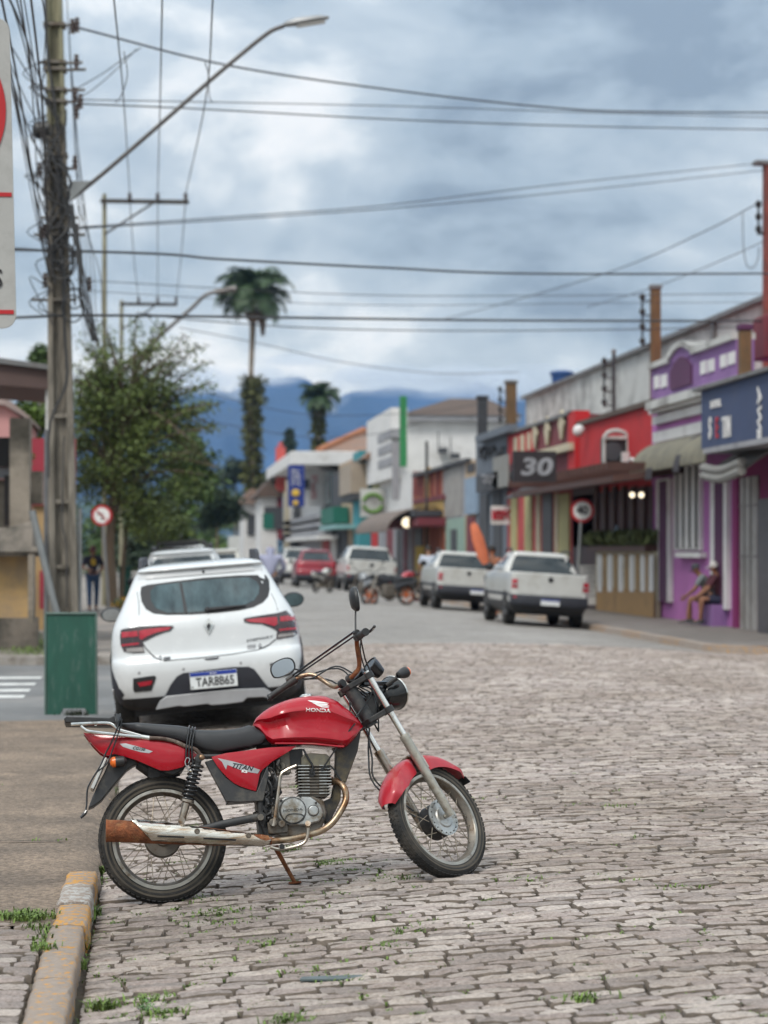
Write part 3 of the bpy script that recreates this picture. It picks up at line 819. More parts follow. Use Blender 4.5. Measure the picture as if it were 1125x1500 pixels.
# ---- side cover, tail cowl
def shell(pts, c_fn, t, mat, name, parent=bike, step=.03, both=True, bulge=.012):
    """a shaped side panel: outline in the photo, standing c_fn(x) off the middle, with a soft bulge and a real thickness"""
    c0 = c_fn(.5); P = [bp(x, y, c0) for x, y in pts]
    P2 = [(p.x, p.z) for p in P]; xs = [p[0] for p in P2]; xa, xb = min(xs), max(xs)
    q, fs = fill2d(P2, step)
    E = [(V3((*P2[i], 0)), V3((*P2[(i + 1) % len(P2)], 0))) for i in range(len(P2))]
    def ed(p):
        d = 9
        for a, b in E:
            ab = b - a; tt = max(0, min(1, (V3((p.x, p.y, 0)) - a).dot(ab) / max(ab.length_squared, 1e-9)))
            d = min(d, (V3((p.x, p.y, 0)) - a - ab * tt).length)
        return d
    m = MB()
    for s in ((1, -1) if both else (1,)):
        outer = []; inner = []
        for p in q:
            c = c_fn((p.x - xa) / (xb - xa)) + bulge * (1 - math.exp(-ed(p) / .022))
            outer.append(V3((p.x, -s * c, p.y))); inner.append(V3((p.x, -s * (c_fn((p.x - xa) / (xb - xa)) - t), p.y)))
        n = len(q); m.add(outer + inner, fs + [[i + n for i in f][::-1] for f in fs])
        nb = sum(max(1, int((b - a).length / step)) for a, b in E)
        o = len(m.v) - 2 * n
        for i in range(nb): m.f.append([o + i, o + (i + 1) % nb, o + n + (i + 1) % nb, o + n + i]); m.mi.append(0)
    return m.build(name, mat, parent, smooth=50, local=True), bvh_of(m)
sc_, SCB = shell([(309.6, 1109), (330, 1103.5), (360, 1099.5), (393.6, 1095), (434.7, 1092.5), (424, 1100), (409.3, 1109), (399, 1115), (391.7, 1121.7), (385, 1127), (380.9, 1132.5), (378, 1146), (375, 1158.8), (364, 1156), (352.6, 1152), (343, 1147.5), (335, 1141), (326, 1132), (319, 1123.6)], lambda t: .118 - .012 * t, .02, M_red, 'side_cover')
def deco(name, pts, c, mat, parent, bvh): return bike_decal(name, pts, c, mat, parent, bvh)
deco('side_emblem', [(318.5, 1110.5), (330, 1113), (345, 1116.5), (362, 1121.5), (381, 1127.5), (377.5, 1133), (366, 1131.5), (352, 1128), (343, 1124.5), (333, 1120.5), (331, 1127.5), (327.5, 1121), (325, 1116)], .12, M_silver, sc_, SCB)
text_on('side_lettering', 'TITAN', 354, 1124, .12, .034, M_blkg, sc_, SCB, ang=-.24, off=.0026, shear=.35, squeeze=1.05, bold=.0008)
text_on('side_lettering', 'KS', 358, 1130.3, .12, .017, M_white, sc_, SCB, ang=-.22, off=.0026, squeeze=1.5, bold=.0008)
tl, TLB = shell([(122, 1071), (130.8, 1072.5), (150, 1074.5), (168, 1076.2), (192, 1079), (217, 1082), (248, 1086.2), (267.7, 1091.5), (283, 1100), (289, 1106), (284, 1110), (275.5, 1116), (267.7, 1123.6), (257, 1126.6), (246.2, 1128.8), (234.5, 1128.5), (218, 1121.5), (201.2, 1113.9), (184, 1108), (168, 1103.5), (158.2, 1105.5), (152, 1103.5), (146.5, 1100.2), (136, 1089.5)], lambda t: .055 + .065 * min(1, t * 1.9), .02, M_red, 'tail_cowl')
deco('tail_emblem', [(175.5, 1089), (184, 1088.5), (200, 1093), (224, 1101), (218, 1103.8), (206, 1102), (190, 1097), (180, 1093.5)], .12, M_silver, tl, TLB)
text_on('tail_lettering', 'CG150', 203, 1097, .12, .020, M_blkg, tl, TLB, ang=-.26, off=.0026, shear=.3, bold=.0006)
m = MB(); xa = bp(122, 1071).x
m.loft([[V3((x, y, z)) for (y, z) in ((-.045, bp(130, 1075).z), (.045, bp(130, 1075).z), (.04, bp(138, 1088).z), (-.04, bp(138, 1088).z))] for x in (xa + .02, xa + .07)])
m.build('tail_lamp', pm('red_lens', (.35, .01, .015), .2, var=.1, coat=.5), bike, local=True, bevel=.006)

# black inner panel, seat rails, frame
m = MB()
for s in (1, -1):
    side_plate(m, [(300, 1116), (312, 1112), (330, 1138), (352, 1153), (376, 1160), (392, 1121), (394, 1134), (386, 1173), (352, 1175), (331, 1174), (316, 1146)], .108 * s, -.03 * s if s < 0 else .03)
m.box((bp(330, 1150).x, -.09, bp(350, 1176).z), (bp(392, 1150).x, .09, bp(392, 1118).z))
m.build('inner_panel', M_dkgrey, bike, local=True, bevel=.003)
m = MB()
for s in (1, -1):
    m.tube(bpl([(295, 1108), (330, 1108), (400, 1104)], .095 * s), .013, 8)
    m.tube(bpl([(385, 1120), (381, 1165), (382, 1197), (392, 1225)], .085 * s), .015, 8)
m.build('frame_tube', M_blk, bike, local=True)
m = MB()
P = bpl([(500, 1062), (530, 1064), (524, 1100), (507, 1146), (491, 1145), (492, 1101), (484, 1092)], .035); m.prism(P, V3((0, .07, 0)))
P = bpl([(491, 1144), (500, 1150), (499, 1172), (486, 1199), (478, 1207), (470, 1190), (473, 1174), (486, 1168)], .045); m.prism(P, V3((0, .09, 0)))
m.tube(bpl([(375, 1090), (440, 1085), (520, 1050)], 0), .03, 10)
m.build('frame_tube', pm('grimy_frame', (.028, .026, .024), .5, var=.35, sc=14, dirt=(.11, .085, .04), dsc=9, damt=.42), bike, local=True, bevel=.004)

# swing arm
m = MB()
for s in (1, -1):
    m.tube(bpl([(383, 1196), (323, 1208), (238, 1229)], .085 * s), [.020, .019, .015], 10, flat=.8)
m.cyl(bp(383, 1196, .10), bp(383, 1196, -.10), .022, 12)
m.build('swing_arm', M_dkgrey, bike, local=True)
m = MB(); m.cyl(bp(382, 1197, .125), bp(382, 1197, .10), .016, 8); m.build('pivot_bolt', M_alud, bike, local=True)

# shock absorbers
for s in (1, -1):
    t0, t1 = bp(291, 1111, .125 * s), bp(266, 1202, .105 * s)
    d = (t1 - t0).normalized(); ln = (t1 - t0).length
    m = MB(); m.cyl(t0 + d * .0, t1 - d * .04, .017, 10); m.cyl(t0 - V3((0, .02, 0)), t0 + V3((0, .02, 0)), .019, 10)
    sh = m.build('shock_absorber', M_blk, bike, local=True)
    m = MB(); e1 = d.orthogonal().normalized(); e2 = d.cross(e1); pts = []
    for k in range(9 * 14 + 1):
        a = 2 * PI * k / 14; pts.append(t0 + d * (.022 + (ln * .66 - .022) * k / (9 * 14)) + (e1 * math.cos(a) + e2 * math.sin(a)) * .030)
    m.tube(pts, .0058, 6); m.build('shock_spring', M_blkg, sh, local=True, smooth=60)
    m = MB(); m.tube([t0 + d * ln * .66, t0 + d * ln * .70, t0 + d * ln * .72, t1], [.034, .034, .019, .017], 12); m.cyl(t1 - V3((0, .018, 0)), t1 + V3((0, .018, 0)), .017, 10)
    m.build('shock_body', M_chrd, sh, local=True)

# ---- engine
m = MB(); hw = .075
ctr = bp(457, 1145, 0); tip = bp(448, 1105) - bp(466, 1205); cu = V3((.08, 0, 1)).normalized(); cf = V3((cu.z, 0, -cu.x))
def eng(px, py, c): return bp(px, py, c)
base = bp(459, 1166, 0); top = bp(457, 1121, 0); ch = (top - base).length
nf = 10
for k in range(nf):
    c = base + cu * (ch * (k + .3) / nf); big = 1.0 if k > 3 else .92
    M = Matrix.Translation(c) @ Matrix(((cf.x, 0, cu.x, 0), (0, 1, 0, 0), (cf.z, 0, cu.z, 0), (0, 0, 0, 1)))
    m.box((-.082 * big, -.088 * big, -.0022), (.082 * big, .088 * big, .0022), M)
M = Matrix.Translation(base) @ Matrix(((cf.x, 0, cu.x, 0), (0, 1, 0, 0), (cf.z, 0, cu.z, 0), (0, 0, 0, 1)))
m.box((-.062, -.068, -.01), (.062, .068, ch), M)
cyl = m.build('engine_cylinder', M_alud, bike, local=True)
m = MB()
for k in range(nf):
    c = base + cu * (ch * (k + .3) / nf)
    M2 = Matrix.Translation(c) @ Matrix(((cf.x, 0, cu.x, 0), (0, 1, 0, 0), (cf.z, 0, cu.z, 0), (0, 0, 0, 1)))
    m.box((-.081, -.0888, -.0012), (-.026, -.080, .0030), M2); m.box((.022, -.0888, -.0012), (.081, -.080, .0030), M2)
m.build('fin_edges', M_alu, cyl, local=True)
m = MB()
P = bpl([(441, 1124), (441, 1110), (446, 1104), (458, 1103), (478, 1104.5), (484, 1109), (484, 1126), (470, 1124)], .07); m.prism(P, V3((0, .14, 0)))
hd_ = m.build('cylinder_head', pm('head_alloy', (.16, .15, .12), .5, metal=.6, var=.3, sc=20, dirt=(.25, .22, .14), dsc=12, damt=.42), bike, local=True, bevel=.006)
m = MB(); m.cyl(bp(457, 1133, .098), bp(457, 1133, .06), .016, 10); m.cyl(bp(457, 1133, .098), bp(456, 1126, .10), .008, 8); m.build('spark_plug_cap', M_blk, hd_, local=True)
m = MB()
P = bpl([(398, 1180), (405, 1172), (440, 1168), (458, 1166), (474, 1172), (479, 1190), (472, 1212), (455, 1224), (412, 1226), (396, 1218), (392, 1200)], .085); m.prism(P, V3((0, .17, 0)))
cc = m.build('crankcase', M_alud, bike, local=True, bevel=.008)
m = MB()
P = bpl([(407, 1180), (410, 1171), (418, 1167), (440, 1166.5), (455, 1167), (462, 1172), (469, 1178), (474, 1190), (473, 1198), (467, 1204), (455, 1207), (446, 1209), (425, 1209), (413, 1205), (406, 1196)], .112); m.prism(P, V3((0, .04, 0)))
cv = m.build('clutch_cover', M_alu, bike, local=True, bevel=.008)
m = MB(); m.lathe([(.058, -.02), (.064, 0), (.058, .010), (.02, .012), (0, .012)], bp(429, 1187.5, .112), (0, -1, 0), 32); cvr = m.build('cover_disc', M_alu, cv, local=True)
m = MB(); m.lathe([(.026, -.02), (.024, .006), (.02, .009), (0, .009)], bp(459, 1187.5, .112), (0, -1, 0), 20); m.build('cover_plug', M_alu, cv, local=True)
m = MB(); m.lathe([(.028, .0), (.028, .003), (.024, .003)], bp(459, 1187.5, .112), (0, -1, 0), 20); m.lathe([(.066, .0), (.066, .0025), (.0625, .0025)], bp(429, 1187.5, .112), (0, -1, 0), 32)
m.tube(bpl([(418, 1200), (421, 1194), (430, 1192), (442, 1193), (445, 1197), (443, 1202), (430, 1206), (421, 1208)], .127), .0022, 6, smooth=3)
for (x, y) in ((412, 1173), (440, 1166), (463, 1176), (474, 1198), (450, 1208), (410, 1203)): m.cyl(bp(x, y, .112), bp(x, y, .122), .006, 8)
m.build('cover_groove', M_blk, cv, local=True)
lettering('cover_lettering', 'HONDA', .017, bp(429, 1186.5, .1255), (1, 0, 0), (0, 0, 1), M_dkgrey, cv, .002, local=True, squeeze=1.5)
# carburettor and clutter
m = MB()
m.tube(bpl([(441, 1114), (428, 1112), (418, 1112)], .02), .026, 12); m.box(bp(405, 1134, .06) , bp(421, 1104, -.05))
m.cyl(bp(412, 1122, .06), bp(412, 1122, .075), .022, 12); m.tube(bpl([(392, 1118), (406, 1116)], .01), .03, 10)
m.build('carburettor', M_alud, bike, local=True, bevel=.004)
m = MB(); rnd = random.Random(8)
for k in range(48):
    a = bp(rnd.uniform(378, 412), rnd.uniform(1120, 1200), rnd.uniform(.04, .10)); b = a + V3((rnd.uniform(-.05, .05), rnd.uniform(-.02, .02), rnd.uniform(-.09, .09)))
    m.tube([a, (a + b) / 2 + V3((.012, -.01, .0)), b], rnd.choice([.004, .005, .007, .011]), 6, smooth=3)
for k in range(10): m.ball(bp(rnd.uniform(384, 410), rnd.uniform(1130, 1215), .10), rnd.uniform(.007, .013), 8)
m.box(bp(380, 1225, .07), bp(402, 1140, -.07)); m.box(bp(386, 1128, .05), bp(440, 1100, -.06))
m.build('engine_hoses', M_blk, bike, local=True)
m = MB(); m.tube(bpl([(434, 1121.5), (413, 1132), (409, 1150), (402, 1201), (400, 1210)], .135), .0085, 8, smooth=2); m.build('kick_lever', M_chrd, bike, local=True)
m = MB(); m.cyl(bp(400, 1205, .14), bp(400, 1205, .09), .020, 10); m.cyl(bp(413, 1207, .14), bp(413, 1207, .09), .018, 10); m.box(bp(393, 1222, .10), bp(420, 1203, .06)); m.build('footrest_bracket', M_alud, bike, local=True, bevel=.004)
m = MB(); m.cyl(bp(451, 1210, .16), bp(451, 1206, .20), .014, 10); m.tube(bpl([(451, 1208), (450, 1226), (441, 1237), (412, 1244), (396, 1241)], .17), .0085, 8, smooth=4); m.build('brake_pedal', M_chrd, bike, local=True)
m = MB(); m.tube([bp(413, 1240, .10), bp(413, 1240, .24)], .013, 10); m.build('footpeg', M_blk, bike, local=True)

# exhaust
m = MB(); cs = [.03, .05, .08, .11, .12, .13, .135, .14, .15, .16, .165]
pp = [(480, 1145), (487, 1144), (496, 1145.5), (504, 1154), (507, 1168), (502, 1183), (488, 1204), (472.4, 1216), (455.3, 1222), (427, 1229), (396, 1232.5)]
m.tube([bp(x, y, c) for (x, y), c in zip(pp, cs)], .0162, 14, smooth=5); m.build('exhaust_pipe', M_bronze, bike, local=True)
m = MB(); m.tube([bp(482, 1150, .03), bp(482, 1138, .03)], .022, 10); m.build('exhaust_flange', M_rust, bike, local=True)
m = MB()
mp_ = [(157, 1217, .20), (172, 1217.3, .20), (215, 1219.5, .195), (300, 1225, .185), (370, 1230, .172), (398, 1232, .165)]
m.tube([bp(x, y, c) for x, y, c in mp_], [.052, .052, .052, .043, .030, .019], 24)
m.tube([bp(157.5, 1217, .20), bp(155, 1217, .20)], [.054, .054], 24)
mf = m.build('silencer', M_rust, bike, local=True)
m = MB()
shp = [(191, 1199.5), (222, 1231.5), (262, 1234), (304, 1236.2), (345, 1237.5), (386, 1238.5), (396, 1236), (399, 1229), (394, 1222.3), (352, 1218.5), (307.5, 1213.5), (262, 1207), (225, 1202.5)]
sv = MB(); sv.tube([bp(x, y, c) for x, y, c in [(150, 1217, .20)] + mp_ + [(404, 1232.4, .164)]], [.056, .056, .056, .0565, .0475, .0355, .026, .026], 32)
SIL = bvh_of(sv)
P = [bp(x, y, .23) for x, y in shp]
pt = patch([(p.x, p.z) for p in P], .014, lambda x, z: V3((x, -.7, z)), SIL, V3((0, 1, 0)), .0)
hs = pt.build('heat_shield', pm('weathered_chrome', (.66, .62, .55), .22, metal=1, var=.2, sc=14, stretch=(.4, 1, 2), dirt=(.36, .23, .13), dsc=13, damt=.45), mf, smooth=60, local=True)
md = hs.modifiers.new('thick', 'SOLIDIFY'); md.thickness = .004; md.offset = 0
for sl_ in ([(230.5, 1224), (270, 1225.5), (270, 1228), (230.5, 1226.5)], [(298, 1227), (347, 1229), (345, 1231.5), (298, 1229.5)]):
    P = [bp(x, y, .23) for x, y in sl_]
    patch([(p.x, p.z) for p in P], .014, lambda x, z: V3((x, -.7, z)), SIL, V3((0, 1, 0)), .003).build('shield_slot', M_blk, hs, local=True)
for (x, y) in ((289, 1217.5), (365, 1223)):
    p = bp(x, y, .25); h = SIL.ray_cast(V3((p.x, -.7, p.z)), V3((0, 1, 0)))[0]
    m = MB(); m.lathe([(.014, -.004), (.014, .005), (.010, .007), (.007, .004), (0, .004)], h, (0, -1, .1), 14); m.build('shield_bolt', M_alud, hs, local=True)
P = [bp(x, y, .23) for x, y in [(372, 1222), (384, 1221.5), (394, 1223), (398, 1229), (390, 1231), (381, 1228)]]
patch([(p.x, p.z) for p in P], .012, lambda x, z: V3((x, -.7, z)), SIL, V3((0, 1, 0)), .004).build('rust_patch', M_rust, hs, local=True)

# ---- rear mudguard, plate, rack
m = MB()
rf = [(164, 1104), (193.4, 1111), (203, 1117.8), (194, 1122), (185.6, 1128), (170, 1146), (148.4, 1172.5), (137, 1181), (129, 1184.5), (135, 1168), (144.5, 1147), (153, 1131)]
P = bpl(rf, .062); m.prism(P, V3((0, .124, 0)))
m.tube([bp(203, 1118, 0), bp(225, 1133, 0), bp(240, 1134, 0), bp(262, 1128, 0)], .03, 8, smooth=3)
P = bpl([(216, 1121), (236, 1130), (236, 1138), (222, 1142), (216, 1138)], .03); m.prism(P, V3((0, .06, 0)))
P = bpl([(244, 1127), (268, 1122), (276, 1114), (268, 1128), (254, 1135), (240, 1132)], .09); m.prism(P, V3((0, .18, 0)))
m.build('rear_mudguard', M_dkgrey, bike, local=True, bevel=.012)
m = MB(); P = bpl([(154.5, 1109), (157, 1110.5), (137, 1156), (132.5, 1154)], .09); m.prism(P, V3((0, .18, 0))); m.build('plate_holder', M_plateback, bike, local=True, bevel=.002)
for s in (1, -1):
    c = bp(171, 1116, .105) if s > 0 else V3((bp(171, 1116, .105).x, .105, bp(171, 1116, .105).z))
    m = MB(); m.cyl((c.x + .01, c.y * .4, c.z), (c.x + .01, c.y, c.z), .011, 8); m.lathe([(.008, .05), (.026, .035), (.028, .0), (.026, -.006)], c, (1, 0, 0), 14); ti = m.build('turn_signal', M_blk, bike, local=True)
    m = MB(); m.lathe([(.0265, 0), (.025, -.014), (.014, -.026), (0, -.028)], c - V3((.006, 0, 0)), (1, 0, 0), 14); m.build('signal_lens', M_orange, ti, local=True)
m = MB()
za = bp(94, 1051, 0); zb_ = bp(170, 1057, 0)
sl2 = bpl([(93.5, 1052.5), (97, 1049.5), (130, 1050.5), (160, 1051.5), (168, 1048), (176, 1049), (176, 1059), (165, 1059.5), (130, 1059), (96, 1058.5)], .10); m.prism(sl2, V3((0, .20, 0)))
pad = m.build('rack_pad', M_blk, bike, local=True, bevel=.004)
for s in (1, -1):
    m = MB()
    m.tube(bpl([(104, 1061), (130, 1059.8), (156, 1059.3), (165, 1062), (174, 1069), (188, 1073), (206, 1078)], .115 * s), .0085, 10, smooth=4)
    m.tube(bpl([(118, 1064), (124, 1068.5), (131, 1071.5), (166, 1075.6), (207, 1080.2)], .122 * s), .0085, 10, smooth=4)
    m.cyl(bp(206, 1079.5, .118 * s), bp(219, 1081.5, .118 * s), .014, 12)
    m.build('rack_rail', M_chr, bike, local=True)
    m = MB(); m.tube(bpl([(218.8, 1081.3), (235, 1082), (248, 1084), (262, 1088.5), (272, 1093.3), (287, 1098.5), (295, 1109)], .128 * s), .0105, 10, smooth=4)
    m.build('grab_rail', pm('browned_rail', (.10, .065, .05), .35, metal=.5, var=.4, sc=14, dirt=(.35, .30, .25), dsc=7, damt=.42), bike, local=True)
    m = MB(); m.ball(bp(295, 1109.5, .135 * s), .017, 12); m.build('rail_bolt', M_bronze, bike, local=True)
m = MB()
for x in (108, 140): m.cyl(bp(x, 1061, .115), bp(x, 1061, -.115), .008, 8)
m.build('rack_crossbar', M_chr, bike, local=True)

# bungee cords with hooks
m = MB()
for dx in (-4, 0, 4):
    xq = bp(281 + dx, 1069, 0).x
    m.tube([V3((xq - .035 + dx * .001, -.14, bp(270, 1122, .14).z)), V3((xq - .026, -.137, bp(272, 1092, .13).z)), V3((xq - .006, -.112, ST(xq) - .012)), V3((xq, -.06, ST(xq) + .008)), V3((xq, .06, ST(xq) + .008)), V3((xq, .12, ST(xq) - .03))], .0045, 6, smooth=4)
m.build('bungee_cord', M_blkg, bike, local=True)
m = MB()
m.tube(bpl([(276, 1118), (278, 1112), (274, 1110), (271, 1116), (273, 1122), (277, 1121)], .145), .0032, 6, smooth=3)
m.tube(bpl([(273, 1123), (276, 1128), (281, 1130), (281, 1136), (276, 1137)], .14), .0035, 6, smooth=3); m.ball(bp(280, 1129, .14), .010, 8)
m.build('bungee_hook', M_chr, bike, local=True)
m = MB()
m.tube(bpl([(176, 1050), (172, 1066), (163, 1088), (155, 1103), (147, 1122), (134, 1143), (128, 1157), (127, 1178), (125, 1190)], .128), .0040, 6, smooth=4)
m.tube(bpl([(179, 1053), (174, 1072), (165, 1098), (157, 1118), (142, 1131)], .128), .0036, 6, smooth=4)
m.tube(bpl([(127, 1187), (124, 1192), (118, 1198)], .128), [.006, .009, .006], 8, smooth=3)
for k in range(4): m.tube([bp(168 + k * 2.6, 1046.5 - (k % 2), .10), bp(170 + k * 2.2, 1056, .118), bp(172 + k * 2, 1064, .118)], .005, 6, smooth=3)
m.build('bungee_cord', M_blkg, bike, local=True)

# cables and the long guard rods between the grips
m = MB()
q0 = gl + U_ * .025; q1_ = gr + U_ * .03
m.tube([q0, q1_], .0058, 6); m.tube([q0 + V3((.012, 0, -.008)), q1_ + V3((.008, 0, -.016))], .0045, 6)
m.build('guard_rod', M_blkg, bike, local=True)
m = MB()
for s, l in ((1, .1), (-1, -.1)):
    b = hb[0 if s > 0 else 1][-2]
    m.tube([b + Fs * .03, st(.10, l * .9, .14), st(.10, l * .5, .02), st(.07, l * .4, -.12), st(.02, 0, -.24)], .0042, 6, smooth=5)
    m.tube([b + Fs * .02, st(.06, l * 1.3, .10), st(.04, l * .9, -.05), bp(500, 1080, .05 * s)], .0042, 6, smooth=5)
m.tube([hb[1][-2], st(-.02, -.16, .16), st(.05, -.05, .15), st(.09, 0, .06)], .0042, 6, smooth=5)
m.tube(bpl([(520, 1060), (500, 1085), (478, 1118), (470, 1128), (484, 1122), (500, 1144)], .10), .0040, 6, smooth=5)
m.tube(bpl([(444, 1097), (452, 1112), (458, 1122), (457, 1133)], .10), .0055, 6, smooth=4)
m.tube([st(.02, -.06, -.2), bp(545, 1110, -.05), bp(551, 1145, -.03), wf(.10, 150, .05)], .0045, 6, smooth=5)
m.tube([st(.02, -.04, -.2), bp(540, 1108, -.05), bp(549, 1150, -.03), wf(.10, 165, .05)], .0045, 6, smooth=5)
for k in range(7):
    m.tube([st(.02 + .01 * k, .05 - .02 * k, .0), st(.09, .04 - .012 * k, -.05 - .02 * k), st(.05, .02, -.17)], .004, 6, smooth=4)
m.build('control_cable', M_blkg, bike, local=True)
m = MB(); m.box(st(.06, -.06, -.16), st(.10, .05, -.08)); m.cyl(st(.10, .03, -.16), st(.12, .03, -.16), .03, 12); m.build('horn', M_blk, bike, local=True)

# side stand
foot = bp(432, 1287, -.16)
fz_ = (MBK @ foot); foot = INV @ V3((fz_.x, fz_.y, road_z(fz_.x) + .006))
m = MB(); m.tube([bp(404, 1240, -.09), bp(406, 1246, -.10), foot], [.016, .012, .010], 8); m.box(foot - V3((.03, .02, .004)), foot + V3((.03, .02, .006)))
m.build('side_stand', M_rust, bike, local=True)
m = MB(); m.tube(bpl([(330, 1212), (280, 1232), (236, 1240)], -.075), .014, 8); m.lathe([(.09, -.004), (.09, .004), (.06, .004), (.06, -.004)], bp(238, 1230, -.07), (0, 1, 0), 24, loop=True)
m.build('chain', M_alud, bike, local=True)
# ------------------------------------------------------------------ cars
M_wpaint = pm('white_car_paint', (.64, .66, .67), .25, var=.03, coat=.7)
M_wpaint2 = pm('dusty_white_paint', (.53, .53, .505), .35, var=.06, sc=3, coat=.4, dirt=(.41, .395, .36), dsc=2, damt=.42)
M_rpaint = pm('dark_red_car_paint', (.25, .008, .02), .3, var=.06, coat=.6)
M_glass = pm('car_glass', (.018, .026, .030), .06, var=.15, sc=2, spec=.8)
M_glassin = pm('tinted_glass', (.045, .072, .078), .05, var=.6, sc=4, stretch=(2.2, 1, .6), spec=.9)
M_trim = pm('black_trim', (.016, .016, .018), .55, var=.2, sc=10)
M_clad = pm('grey_cladding', (.028, .030, .040), .6, var=.15, sc=10)
M_skid = pm('satin_skid', (.36, .36, .37), .4, metal=.3, var=.08)
M_lampr = pm('lamp_red', (.38, .012, .03), .15, var=.2, sc=14, coat=.6)
M_lampd = pm('lamp_smoked', (.035, .018, .022), .12, var=.3, coat=.8)
M_lampw = pm('lamp_clear', (.30, .28, .27), .15, var=.2, coat=.6)
M_pblue = pm('plate_blue', (.01, .035, .26), .4, var=.05)
M_pwhite = pm('plate_white', (.66, .68, .68), .4, var=.05)
M_ink = pm('plate_ink', (.02, .02, .022), .5, var=.1)
M_wheel = pm('alloy_wheel', (.34, .34, .35), .35, metal=.7, var=.15, sc=9)
M_hub = pm('steel_wheel', (.10, .10, .105), .5, metal=.4, var=.2, sc=9)

def body_ring(lv, nq=6, ns=7):
    z, hw, yr, yf, rr, rf, bow = lv
    pts = []
    def bw(x): return yr + bow * (abs(x) / hw) ** 2.2
    for i in range(ns * 2 + 1):                       # rear edge, left to right
        x = (-1 + i / ns) * (hw - rr); pts.append(V3((x, bw(x), z)))
    for i in range(1, nq + 1):
        a = PI / 2 * i / nq; x = hw - rr + rr * math.sin(a); pts.append(V3((x, bw(hw - rr) + rr * (1 - math.cos(a)) * 1.1, z)))
    y0 = pts[-1].y; y1 = yf - rf
    for i in range(1, ns): pts.append(V3((hw, y0 + (y1 - y0) * i / ns, z)))
    for i in range(nq + 1):
        a = PI / 2 * i / nq; pts.append(V3((hw - rf + rf * math.cos(a), y1 + rf * math.sin(a), z)))
    half = pts[ns:]                                   # from the middle of the rear round to the nose
    full = [p for p in half] + [V3((-p.x, p.y, p.z)) for p in half[::-1]][:-1]
    return full
def refine(levels, k=3):
    out = []
    for i in range(len(levels) - 1):
        a, b = levels[i], levels[i + 1]
        p = levels[i - 1] if i else a; q = levels[i + 2] if i + 2 < len(levels) else b
        for j in range(k):
            t = j / k
            out.append(tuple(.5 * (2 * B + (C_ - A) * t + (2 * A - 5 * B + 4 * C_ - D) * t * t + (3 * B - A - 3 * C_ + D) * t ** 3) if not (i in ()) else B for A, B, C_, D in zip(p, a, b, q)))
    out.append(levels[-1]); return out

def place_car(px, gy, heading_px, dz=0.0, extra_roll=0.0, pitch=0.0):
    p = ground(px, gy, .05)
    for _ in range(12): p = ground(px, gy, road_z(p.x) + dz)
    h = ray(heading_px, 805); h.z = 0; h.normalize()
    sl = (road_z(p.x + .8) - road_z(p.x - .8)) / 1.6 + extra_roll
    rx = V3((h.y, -h.x, 0)); rx = (rx + UP * sl).normalized()
    fy = (h + UP * pitch); fy = (fy - rx * fy.dot(rx)).normalized()
    uz = rx.cross(fy)
    return Matrix(((rx.x, fy.x, uz.x, p.x), (rx.y, fy.y, uz.y, p.y), (rx.z, fy.z, uz.z, p.z), (0, 0, 0, 1)))

def car_wheel(x, y, r, w, root, rimmat):
    t = bpy.data.objects.new('wheel', None); COL.objects.link(t); t.parent = root; t.location = (x, y, r)
    s = 1 if x > 0 else -1
    m = MB(); h = w / 2
    m.lathe([(r * .62, -h), (r * .9, -h), (r * .97, -h * .8), (r, -h * .4), (r, h * .4), (r * .97, h * .8), (r * .9, h), (r * .62, h)], (0, 0, 0), (1, 0, 0), 36, loop=True)
    for k in range(4): m.lathe([(r + .001, -h * .75 + k * h * .45), (r + .003, -h * .75 + k * h * .45 + .01), (r + .003, -h * .75 + k * h * .45 + h * .3), (r + .001, -h * .75 + k * h * .45 + h * .3 + .01)], (0, 0, 0), (1, 0, 0), 36)
    m.build('tyre', M_tyre, t, local=True)
    m = MB(); m.lathe([(r * .63, h * .9 * s), (r * .58, h * .6 * s), (r * .2, h * .75 * s), (0, h * .8 * s)], (0, 0, 0), (1, 0, 0), 30)
    for k in range(5):
        a = 2 * PI * k / 5; d = V3((0, math.cos(a), math.sin(a)))
        m.tube([V3((s * h * .85, 0, 0)) + d * r * .12, V3((s * h * .95, 0, 0)) + d * r * .6], [r * .10, r * .07], 6)
    m.build('rim', rimmat, t, local=True)

